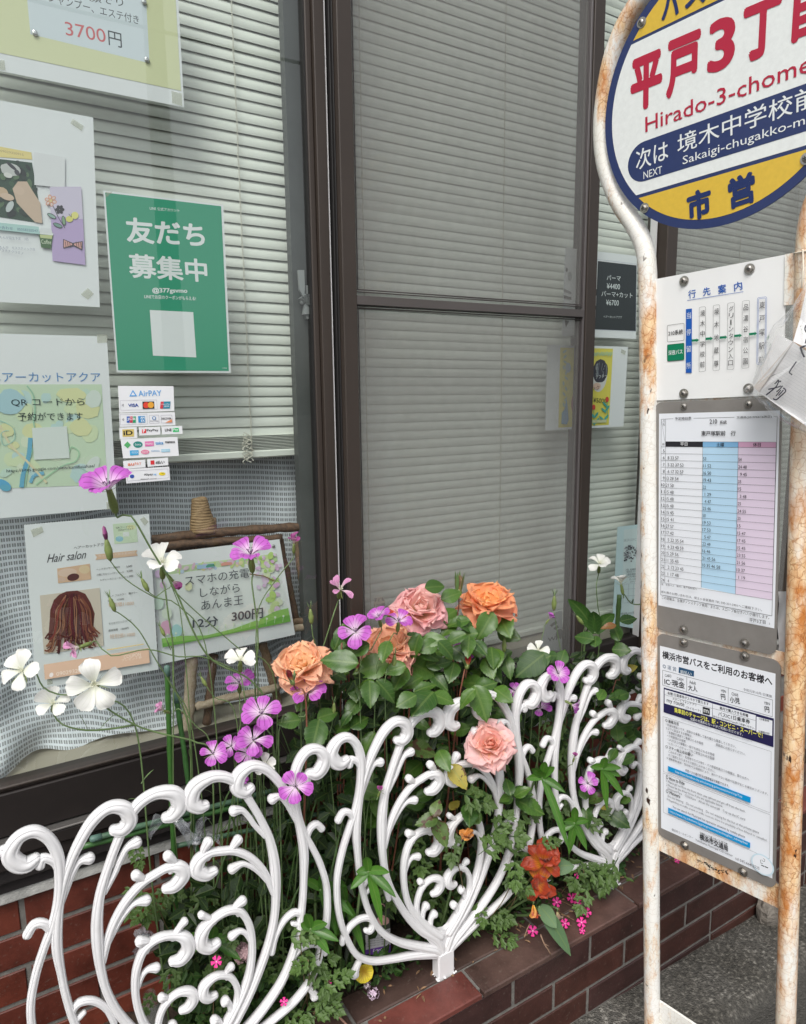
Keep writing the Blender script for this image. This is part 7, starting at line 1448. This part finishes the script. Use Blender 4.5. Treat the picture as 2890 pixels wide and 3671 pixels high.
p.text('バ', d5(585, 165), d5(728, 105), 190 / 2.162, NAVY, .04); p.text('ス', d5(765, 75), d5(930, 12), 180 / 2.162, NAVY, .04); p.text('停', d5(1000, -10), d5(1180, -80), 190 / 2.162, NAVY, .04); p.done()
# ---- bolts
bolt = M('bolt_steel', (.42, .40, .37), .28, .95, var=(200, .2)); cross = M('bolt_slot', (.02, .02, .02), .6)
mb = MB(); mb.tube([(0, 0, 0), (0, 0, .0014)], .0086, 18); mb.tube([(0, 0, .0014), (0, 0, .0036)], .0064, 6); mb.ball((0, 0, .0034), .0056, 12, 6, (1, 1, .5)); BOLT = mb.mesh('bolt', bolt, False)
mb = MB(); mb.box((-.0032, -.0006, .004), (.0032, .0006, .0064)); mb.box((-.0006, -.0032, .004), (.0006, .0032, .00645)); SLOT = mb.mesh('slot', cross)
BF = Matrix((BU, -BV, -BN)).transposed().to_4x4()
for (x, y), off in [(d5(435, 176), DO), (d5(457, 1613), DO), (d5(1712, 1230), DO), (d5(1560, -200), DO)] + [(d6(*q), .0005) for q in ((542, 420), (1168, 305), (540, 1497), (1158, 1450), (545, 1620), (1163, 1600))] + [(d7(*q), .0025) for q in ((460, 1956), (458, 2062))] + [(d7(960, 2068), .002)] + [(d8(*q), .0015) for q in ((960, 232), (468, 1782), (946, 2000))]:
    q = BP(x, y, off); o = inst('bolt', BOLT, bs, Matrix.Translation(q) @ BF @ Matrix.Rotation(random.uniform(0, 1), 4, 'Z')); s_ = bpy.data.objects.new('slot', SLOT); COL.objects.link(s_); s_.parent = o
# ---- route board
p = Print(bs, BP, .0006, .00006); BLU = (.01, .10, .42); GRN = (.0, .19, .09); K = (.02, .02, .025)
for ch, a, b_, h in (('行', (582, 592), (655, 577), 80), ('先', (722, 566), (795, 550), 78), ('案', (868, 548), (945, 530), 86), ('内', (1022, 520), (1100, 500), 84)): p.text(ch, d6(*a), d6(*b_), h / 2.669, BLU, .012)
p.line(d6(570, 606), d6(1108, 522), 1.5, BLU)
def rr(c4_, w, col, fill=None):
    if fill: p.poly([d6(*q) for q in c4_], fill)
    pts_ = []
    n = len(c4_)
    for i in range(n):
        a, c_, e_ = V(c4_[i-1]), V(c4_[i]), V(c4_[(i+1) % n]); r_ = 11; pts_ += [tuple(c_ + (a - c_).normalized() * r_), tuple(c_ + ((a - c_).normalized() + (e_ - c_).normalized()) * r_ * .3), tuple(c_ + (e_ - c_).normalized() * r_)]
    p.path([d6(*q) for q in pts_ + pts_[:1]], w, col)
rr([(380, 845), (541, 823), (541, 988), (380, 1003)], 1.1, K); p.text('210系統', d6(390, 946), d6(530, 928), 48 / 2.669, K, .01)
rr([(380, 1030), (541, 1013), (541, 1175), (380, 1188)], 1.1, K, GRN); p.text('深夜バス', d6(390, 1132), d6(526, 1117), 46 / 2.669, SW, .01)
p.poly([d6(558, 690), d6(616, 683), d6(614, 1298), d6(557, 1300)], BLU); p.vtext('当停留所', *d6(586, 750), *d6(585, 1230), 42 / 2.669, 60 / 2.669, SW, 0, .12)
rr([(686, 672), (747, 664), (746, 1283), (684, 1290)], .8, K); p.vtext('境木中学校前', *d6(717, 727), *d6(715, 1218), 44 / 2.669, 56 / 2.669, K, 0, .1)
rr([(820, 653), (882, 645), (880, 1273), (817, 1280)], .8, K); p.vtext('境木地蔵尊', *d6(851, 710), *d6(848, 1208), 44 / 2.669, 58 / 2.669, K, 0, .1)
rr([(957, 632), (1023, 624), (1018, 1262), (953, 1270)], .8, K); p.vtext('グリーンタウン入口', *d6(990, 685), *d6(985, 1204), 44 / 2.669, 48 / 2.669, K, 0, .1)
rr([(1098, 612), (1166, 603), (1160, 1250), (1093, 1258)], .8, K); p.vtext('品濃谷宿公園', *d6(1131, 672), *d6(1127, 1188), 46 / 2.669, 58 / 2.669, K, 0, .1)
rr([(1243, 580), (1332, 570), (1322, 1210), (1236, 1220)], 1.1, BLU); rr([(1253, 590), (1322, 582), (1312, 1198), (1246, 1206)], 1.1, BLU); p.vtext('東戸塚駅前', *d6(1286, 650), *d6(1280, 1172), 52 / 2.669, 64 / 2.669, K, 0, .1)
for a, b_ in (((614, 990), (684, 984)), ((747, 974), (817, 968)), ((881, 962), (954, 955)), ((1020, 947), (1094, 939)), ((1162, 930), (1239, 920))):
    m_ = (b_[0] - 24, a[1] + (b_[1] - a[1]) * .7); p.line(d6(*a), d6(*m_), 8.5, GRN); p.poly([d6(m_[0], m_[1] - 18), d6(*b_), d6(m_[0], m_[1] + 20)], GRN)
rn = random.Random(1)
for i in range(40): x, y = d6(rn.uniform(700, 1040), rn.uniform(650, 1520)); p.ell((x, y), rn.uniform(.3, .7), rn.uniform(.3, .7), (.35, .32, .28), 0, 5)
p.done()
# ---- timetable
p = Print(bs, BP, .0024, .00005); PP = (.76, .79, .84)
p.poly([d7(258, 190), d7(1247, 163), d7(1202, 1948), d7(252, 1758)], PP)
def L7(a, b_, w=.8): p.line(d7(*a), d7(*b_), w, K)
p.poly([d7(616, 462), d7(905, 466), d7(883, 1668), d7(603, 1612)], (.45, .66, .83)); p.poly([d7(905, 466), d7(1216, 468), d7(1185, 1718), d7(883, 1668)], (.70, .60, .73)); p.poly([d7(312, 418), d7(616, 418), d7(616, 462), d7(311, 460)], K)
p.poly([d7(616, 418), d7(907, 420), d7(905, 466), d7(616, 462)], (.20, .42, .66)); p.poly([d7(907, 420), d7(1217, 424), d7(1216, 468), d7(905, 466)], (.62, .36, .52))
for a, b_, w in (((275, 235), (375, 231), 1), ((540, 227), (875, 219), 1), ((1195, 213), (1226, 212), 1), ((275, 235), (271, 1673), 1), ((271, 1673), (1182, 1845), 1.2), ((1226, 212), (1182, 1845), 1.2), ((312, 236), (305, 1572), .8), ((616, 418), (603, 1614), .8), ((907, 420), (883, 1668), .8), ((1217, 422), (1185, 1718), .8), ((277, 240), (309, 440), .6), ((312, 418), (1217, 422), .8)): L7(a, b_, w)
def ry(x, i): yl, yr = 460 + 55.5 * i, 468 + 62.5 * i; return yl + (yr - yl) * (x - 273) / 930
for i in range(21): L7((273, ry(273, i)), (1216 - 1.55 * i, ry(1216 - 1.55 * i, i)), .8)
p.text('予定時刻表', d7(388, 243), d7(523, 239), 11, K, .006); p.text('交通局(2019/03/16改正)', d7(893, 233), d7(1180, 227), 10, K, .004); p.text('210', d7(672, 273), d7(733, 271), 16, K, .01); p.text('系統', d7(755, 275), d7(812, 273), 13, K, .01); p.text('東戸塚駅前　行', d7(603, 369), d7(885, 369), 17, K, .014)
p.vtext('行先', *d7(297, 250), *d7(297, 279), 8, 10, K); p.text('時', d7(285, 452), d7(303, 452), 9, K)
p.text('平日', d7(432, 453), d7(490, 453), 12.5, (.75, .75, .77), .01); p.text('土曜', d7(728, 458), d7(790, 458), 13.5, K, .01); p.text('休日', d7(1026, 458), d7(1090, 459), 13.5, K, .01)
C1 = ['', ' 8 33 57', ' 5 22 37 53', ' 6 17 32 57', '13 29 54', '21 50', '15 48', '15 48', '15 48', '15 45', '15 41', '27 57', '17 42', ' 5 22 35 54', ' 6 23 40 59', '15 29 56', '11 35 45', ' 2 12 33 45', ' 1 17 48', ' 4']
C2 = ['', '53', '11 52', '16 50', '19 43', '22', ' 1 29', ' 4 47', '25 46', '50', '19 53', '17 53', ' 5 47', '22 49', '16 46', '21 45 56', '10 35 46 58', '', '', '']
C3 = ['', '54', '24 48', ' 9 45', '35', '15', ' 3 48', '25', '24 55', '20', '15', '15 47', '17 45', '15 45', '23 55', '21 56', '10 37', ' 1 19', '', '']
for i in range(20):
    s_ = str(5 + i); x0_ = 303 - 13 * len(s_) - (0 if len(s_) == 2 else 0); p.text(s_, d7(x0_ - .1 * i, ry(x0_, i + 1) - 9), d7(303 - .1 * i, ry(303, i + 1) - 9), 11, K, .004)
    for x_, cc, w in ((314, C1, 13.2), (620 - .55 * i, C2, 13.6), (909 - 1.0 * i, C3, 14.2)):
        s_ = cc[i]
        if s_:
            xa = x_ + (w * 1.1 if s_[0] == ' ' else 0); s_ = s_.strip(); xb = xa + w * len(s_) - 3; p.text(s_, d7(xa, ry(xa, i + 1) - 8), d7(xb, ry(xb, i + 1) - 8), 11.5, K, .004)
p.text('深：深夜バス　無印：東戸塚駅前行', d7(276, 1594), d7(568, 1634), 8, K); p.text('遅れ等のお問い合わせは、保土ヶ谷営業所 TEL 045-331-2401へご連絡下さい。', d7(275, 1657), d7(1100, 1808), 9, K, .004)
p.text('この路線は、全便がノンステップ車両、または、スロープ板付きバスが運行します。', d7(280, 1706), d7(1160, 1874), 11, K, .004); p.text('平戸3丁目', d7(998, 1893), d7(1130, 1914), 13, K, .01); p.text(': 2', d7(1148, 1914), d7(1167, 1916), 6, K); p.done()
# ---- fare and rules notice
p = Print(bs, BP, .0014, .00005)
def T8(s_, a, b_, h, col=K, bold=0.0): p.text(s_, d8(*a), d8(*b_), h / 2.284, col, bold)
def B8(q, w=.8, col=K): p.path([d8(*z) for z in q + q[:1]], w, col)
p.poly([d8(265, 148), d8(1212, 377), d8(1186, 2055), d8(275, 1640)], (.76, .79, .84)); GY = (.12, .12, .14)
T8('横浜市営バスをご利用のお客様へ', (285, 252), (1185, 480), 66, K, .03); T8('◎ 運 賃', (288, 332), (400, 362), 36, (.05, .1, .18)); p.poly([d8(420, 322), d8(545, 355), d8(543, 402), d8(418, 370)], (.02, .08, .17)); T8('前払い', (433, 377), (525, 396), 32, SW, .01); T8('令和元年10月1日実施', (948, 517), (1182, 576), 24, GY)
B8([(287, 348), (1188, 592), (1185, 730), (286, 470)], 1); p.line(d8(485, 403), d8(484, 525), 1, K); p.line(d8(825, 495), d8(823, 622), 1, K)
for s_, a, b_, h, bo in (('CARD', (307, 402), (360, 408), 22, 0), ('CASH', (405, 428), (457, 437), 22, 0), ('IC·現金', (303, 465), (470, 502), 54, .015), ('Adult', (507, 457), (560, 468), 26, 0), ('大人', (498, 514), (573, 527), 48, .012), ('YEN', (765, 527), (806, 535), 22, 0), ('円', (768, 588), (803, 594), 46, .012), ('Child', (853, 554), (905, 564), 26, 0), ('小児', (840, 614), (922, 627), 50, .012), ('YEN', (1118, 627), (1165, 636), 22, 0), ('円', (1125, 690), (1163, 697), 46, .012)): T8(s_, a, b_, h, K, bo)
p.poly([d8(297, 490), d8(1198, 745), d8(1195, 980), d8(295, 692)], (.016, .014, .07))
for q in ([(303, 505), (695, 620), (693, 733), (303, 620)], [(697, 622), (1050, 718), (1048, 845), (697, 735)], [(1056, 728), (1186, 762), (1184, 887), (1054, 852)]): p.poly([d8(*z) for z in q], (.76, .79, .84))
for s_, a, b_, h, bo in (('各種1日乗車券がスマホで買えます', (328, 547), (665, 640), 26, .01), ('スマートフォンアプリ', (368, 592), (562, 644), 20, .006), ('my route', (322, 620), (466, 658), 38, .006), ('(マイルート)', (478, 668), (600, 698), 26, .004), ('車内で購入できる券種', (755, 670), (988, 735), 26, .012), ('バスIC1日乗車券', (742, 722), (1003, 792), 36, .012), ('あらかじめPASMO·Suicaをご用意ください。', (702, 733), (1042, 834), 18, .006), ('1日乗車券', (1080, 754), (1160, 775), 18, .004), ('交通局WEB', (1072, 857), (1162, 877), 18, .004)): T8(s_, a, b_, h, K, bo)
p.line(d8(303, 548), d8(695, 662), .7, K); p.line(d8(697, 660), d8(1050, 762), .7, K); p.poly([d8(616, 648), d8(674, 663), d8(673, 718), d8(615, 704)], K); T8('m', (624, 692), (664, 702), 26, SW, .01)
T8('乗車前のチャージは、駅・コンビニ・スーパーで！', (383, 694), (1105, 908), 42, (.74, .72, .12), .02); T8('全国の交通系ICカードがご利用いただけます。', (513, 757), (945, 888), 24, SW, .004); T8('「PASMO」は株式会社パスモの登録商標です。「Suica」は東日本旅客鉄道株式会社の登録商標です。', (435, 752), (1027, 944), 14, (.5, .5, .55))
B8([(290, 727), (1176, 1015), (1168, 1517), (293, 1178)], .6); B8([(291, 1190), (1168, 1533), (1162, 1893), (293, 1513)], .6)
for s_, a, b_, h, bo in (('○ 乗車方法', (310, 772), (420, 804), 28, .012), ('1 料金は前払いです。前扉から乗車して後ろ扉から降車してください。', (315, 802), (888, 988), 22, 0), ('2 以下に該当するお客様は、', (315, 832), (530, 900), 22, 0), ('乗務員にお知らせください。', (723, 967), (965, 1048), 22, 0), ('・各種割引運賃でご乗車されるお客様', (325, 864), (620, 962), 22, 0), ('・小児運賃のお客様', (325, 893), (475, 944), 22, 0), ('・2人分以上の運賃を一括でお支払されるお客様', (325, 922), (712, 1055), 22, 0), ('・ICカードへのチャージをご希望されるお客様', (325, 954), (712, 1087), 22, 0),
    ('○ マナー向上のお願い', (312, 987), (537, 1060), 28, .012), ('ごみのポイ捨て・私有地でのバス待ち・バス停留所周辺での喫煙は、周りの方へ', (335, 1022), (995, 1256), 22, 0), ('のご迷惑となりますので絶対におやめください。', (335, 1052), (718, 1191), 22, 0), ('☆道路事情(事故・荒天等)や交通規制により、運行できない路線や区間が生じる場合がございます。', (318, 1077), (1150, 1378), 22, 0), ('市営バスの運行状況は携帯電話で検索できます。', (472, 1177), (832, 1310), 22, .004),
    ('○ How to Ride', (315, 1237), (467, 1292), 30, .012), ('1 Please get on from the front door, pay upfront and get off from the back.', (318, 1270), (965, 1522), 24, 0), ('2 Please let the driver know if you are applicable below.', (318, 1300), (780, 1480), 24, 0), ('·Discount Fare   ·Child Fare   ·All on the same bill   ·Top up the IC card', (325, 1330), (962, 1587), 24, 0), ('○ Manners', (315, 1350), (430, 1397), 28, .012), ('·Do not littering   ·Do not smoking   ·Do not waiting for the bus at the private space', (325, 1390), (1075, 1695), 24, 0), ('☆Depending on traffic crowd or traffic controls, there is a possibility of bus delayed or cancelled.', (318, 1415), (1142, 1757), 24, 0), ('You can search for Municipal bus operation situation by mobile phone', (368, 1480), (962, 1730), 24, .002),
    ('横浜市コールセンター', (362, 1662), (537, 1732), 20, 0), ('Yokohama Municipal Call Center', (555, 1750), (862, 1884), 24, 0), ('tel 045-664-2525', (882, 1898), (1080, 1984), 22, 0), ('信頼を心で運ぶ市バス·地下鉄', (592, 1687), (818, 1783), 18, .004), ('横浜市交通局', (590, 1733), (822, 1836), 50, .02)): T8(s_, a, b_, h, K if bo else GY, bo)
CB = (.0, .27, .60); p.poly([d8(332, 1133), d8(1008, 1390), d8(1006, 1437), d8(332, 1173)], CB); p.poly([d8(333, 1473), d8(1004, 1762), d8(1003, 1808), d8(333, 1517)], CB)
T8('http://navi.hamabus.city.yokohama.lg.jp/koutuu/smart/top/Top', (390, 1192), (938, 1400), 24, SW); T8('https://www.city.yokohama.lg.jp/lang/residents/en/living/bus_subway/bus/', (347, 1517), (985, 1786), 24, SW)
cN = uvof(*d8(1113, 1932)); ring = lambda r_, col, off: MB().add([BL((cN[0] + r_ * cos(a)) * SB, (cN[1] + r_ * sin(a)) * SB, off) for a in [2*pi*i/28 for i in range(28)]], [tuple(range(28))]).build('print', ink(col), bs)
ring(.0155, (.56, .70, .78), .0042); ring(.0135, (.76, .79, .84), .0044); p.o = .0044
p.path([d8(1088, 1900), d8(1092, 1928), d8(1108, 1934)], 1.6, K); p.path([d8(1098, 1900), d8(1106, 1912), d8(1122, 1916), d8(1124, 1900), d8(1112, 1890)], 1.2, K); p.line(d8(1094, 1944), d8(1120, 1956), 3, K); p.line(d8(1124, 1956), d8(1150, 1968), 3, K); p.done()
for q in ([(342, 712), (345, 728), (338, 735)],): pass
# black sticker remains on the rusty bar
p = Print(bs, BP, -.0035, .00005); rn = random.Random(12)
def d9(x, y): return (2200 + x / 2.475, 2900 + y / 2.475)
for i in range(70):
    k = rn.random(); x = 745 + 270 * k; y = 455 + 118 * k + rn.gauss(0, 8) + (26 * rn.random() if .35 < k < .75 else 0); p.ell(d9(x, y), rn.uniform(1, 4.2), rn.uniform(.8, 2.2), (.012, .012, .014), .4, 7, jit=.3); p.o -= p.st * .9
p.done()
# ================================================================ PLASTIC BAG OF PAPERS
def e9(x, y): return (2500 + x / 2.7128, 900 + y / 2.7128)
bag = thing('plastic_bag', 'clear plastic bag of lined handwritten papers tied to the right post', 'plastic bag', BP(2860, 1300, .05))
lined = M('lined_paper', (.86, .86, .87), .6, var=(20, .03)); pinkp = M('paper_fold', (.70, .64, .60), .6)
def psheet(pts, offs, mat, name='paper'):
    vs = [BP(*e9(x, y), o_) for (x, y), o_ in zip(pts, offs)]; mb = MB(); mb.add(vs, [tuple(range(len(vs)))]); return mb.build(name, mat, bag)
psheet([(775, 805), (930, 880), (560, 1310), (530, 1285)], [.052, .066, .058, .045], lined)
psheet([(932, 880), (1000, 650), (1058, 380), (1400, 200), (1400, 1100)], [.07, .06, .055, .05, .05], lined)
psheet([(934, 884), (1100, 1000), (1400, 1050), (1400, 1900), (1058, 1700), (900, 1590), (600, 1372), (560, 1330)], [.075, .078, .07, .06, .068, .07, .066, .06], lined)
psheet([(930, 882), (934, 884), (600, 1372), (545, 1320)], [.0668, .0758, .0668, .0585], pinkp)
def WB(x, y, off): return BP(x, y, off)
p = Print(bag, WB, .0805, .0001)
for i in range(20):
    x0_, y0_ = 600 + i * 18, 1360 - i * 25; q0 = e9(x0_ + 20, y0_ + 10); q1 = e9(x0_ + 620, y0_ + 10 + 600 * .62)
    if i < 19: p.line(q0, q1, .45, (.45, .47, .52)); p.o -= p.st
def brush(pts, w): p.path([e9(v.x, v.y) for v in catmull([V((x, y, 0)) for x, y in pts], 16)], w * 1.7, (.02, .018, .04), 'lettering'); p.o -= p.st * .5
for pts, w in (([(965, 1075), (925, 1130), (895, 1180), (905, 1190), (922, 1205)], 2.8), ([(790, 1250), (762, 1285), (750, 1290)], 2.6), ([(815, 1262), (800, 1275)], 2.6), ([(690, 1345), (760, 1330), (815, 1312)], 2.6), ([(795, 1258), (765, 1320), (670, 1400)], 2.6),
        ([(830, 1310), (800, 1345), (770, 1370)], 2.4), ([(835, 1332), (862, 1360), (800, 1420), (765, 1448), (738, 1434)], 2.6), ([(812, 1352), (765, 1410)], 2.2), ([(838, 1352), (790, 1405)], 2.2), ([(1000, 940), (1058, 920)], 4), ([(1003, 935), (1020, 990), (1042, 1032)], 4), ([(1058, 720), (1046, 760), (1062, 790)], 3.5), ([(1062, 850), (1050, 900)], 3)): brush(pts, w)
p.done()
filmb = clear('bag_film', (.99, .99, .99), 1.5, .10, .10, (.8, .8, .8)); mb = MB(); rn = random.Random(31)
ol = [(1058, 300), (980, 450), (900, 570), (740, 720), (668, 850), (600, 1070), (528, 1285), (440, 1350), (445, 1395), (540, 1415), (640, 1500), (760, 1620), (900, 1700), (1058, 1775), (1400, 1850), (1700, 1500), (1700, 700), (1400, 250)]
cx_, cy_ = 1060, 1080; rings = [1, .93, .8, .62, .4, .2]; vs = []; fs = []; n = len(ol) * 3
dense = [(ol[i // 3][0] + (ol[(i // 3 + 1) % len(ol)][0] - ol[i // 3][0]) * (i % 3) / 3, ol[i // 3][1] + (ol[(i // 3 + 1) % len(ol)][1] - ol[i // 3][1]) * (i % 3) / 3) for i in range(n)]
for r_ in rings:
    for i, (x, y) in enumerate(dense):
        xx, yy = cx_ + (x - cx_) * r_, cy_ + (y - cy_) * r_; o_ = .04 + .052 * sqrt(max(0, 1 - r_ ** 3)) + .010 * nz.noise(V((xx * .012, yy * .012, 3))) + .008 * nz.noise(V((xx * .03 + yy * .02, yy * .01, 1))) + (.002 * sin(i * 2.1) if r_ > .6 else 0); vs.append(BP(*e9(xx, yy), o_))
vs.append(BP(*e9(cx_, cy_), .093))
for k in range(len(rings) - 1):
    for i in range(n): fs.append((k*n+i, k*n+(i+1) % n, (k+1)*n+(i+1) % n, (k+1)*n+i))
for i in range(n): fs.append(((len(rings)-1)*n+i, (len(rings)-1)*n+(i+1) % n, len(vs)-1))
_t = filmb.node_tree; _n = _t.nodes.new('ShaderNodeTexNoise'); _n.inputs['Scale'].default_value = 28; _n.inputs['Detail'].default_value = 4; _b = _t.nodes.new('ShaderNodeBump'); _b.inputs['Distance'].default_value = .012; _g = _t.nodes.new('ShaderNodeNewGeometry'); _t.links.new(_g.outputs['Position'], _n.inputs['Vector']); _t.links.new(_n.outputs[0], _b.inputs['Height'])
for _q in _t.nodes:
    if _q.bl_idname in ('ShaderNodeBsdfGlossy', 'ShaderNodeFresnel'): _t.links.new(_b.outputs[0], _q.inputs['Normal'])
mb.add(vs, fs); mb.build('film', filmb, bag, True)
tie = MB(); q0 = (UR * SB, uvof(2860, 905)[1] * SB)
tie.tube([BL(q0[0] + cos(a) * (RT + .0015), q0[1] + .003 * sin(a), sin(a) * (RT + .0015)) for a in [2*pi*i/20 for i in range(21)]], .0012, 6); tie.tube([BL(q0[0], q0[1], RT + .001), BL(q0[0] + .01, q0[1] + .03, .04), BL(q0[0] + .012, q0[1] + .06, .05)], .0012, 6)
tie.build('string', M('string', (.66, .60, .5), .8), bag, True)
wb = thing('folded_plastic', 'white folded plastic showing between the timetable and the right post', 'plastic sheet', BP(2812, 2230, -.03)); mb = MB(); vs = []; fs = []
for i in range(13):
    for j in range(4): vs.append(BP(2790 + 11 * j + 3 * sin(i * .9), 2120 + 22 * i, -.02 - .006 * sin(i * .7 + j)))
for i in range(12):
    for j in range(3): k = i*4+j; fs.append((k, k+1, k+5, k+4))
mb.add(vs, fs).build('sheet', M('plastic_white', (.68, .69, .71), .35), wb, True)
# ================================================================ STREET BEHIND THE CAMERA (seen only in the panes)
for px_, lb_ in ((1.95, 'nearer grey concrete utility pole across the street, mirrored beside the green poster'), (7.3, 'farther grey concrete utility pole across the street, mirrored in the screened pane')):
    up_ = thing('utility_pole', lb_, 'utility pole', (px_, -5.2, 0), 'utility poles across the street'); MB().tube([(px_, -5.2, -.2), (px_, -5.2, 9)], [.12, .09], 16).build('shaft', M('pole_concrete', (.12, .12, .11), .8, var=(8, .1)), up_, True)
    MB().box((px_ - .6, -5.25, 7.6), (px_ + .6, -5.15, 7.7)).build('crossarm', steel, up_)
for k, (z, y) in enumerate(((7.5, -5.15), (6.6, -5.0), (5.9, -5.0))):
    wr = thing('overhead_wire', ('upper', 'middle', 'lowest')[k] + ' thin black cable slung along the street, mirrored in the pane', 'cable', (0, y, z)); MB().tube([(x, y, z - .9 * (1 - ((x) / 14) ** 2)) for x in range(-14, 15)], .018, 6).build('strand', rubber, wr)
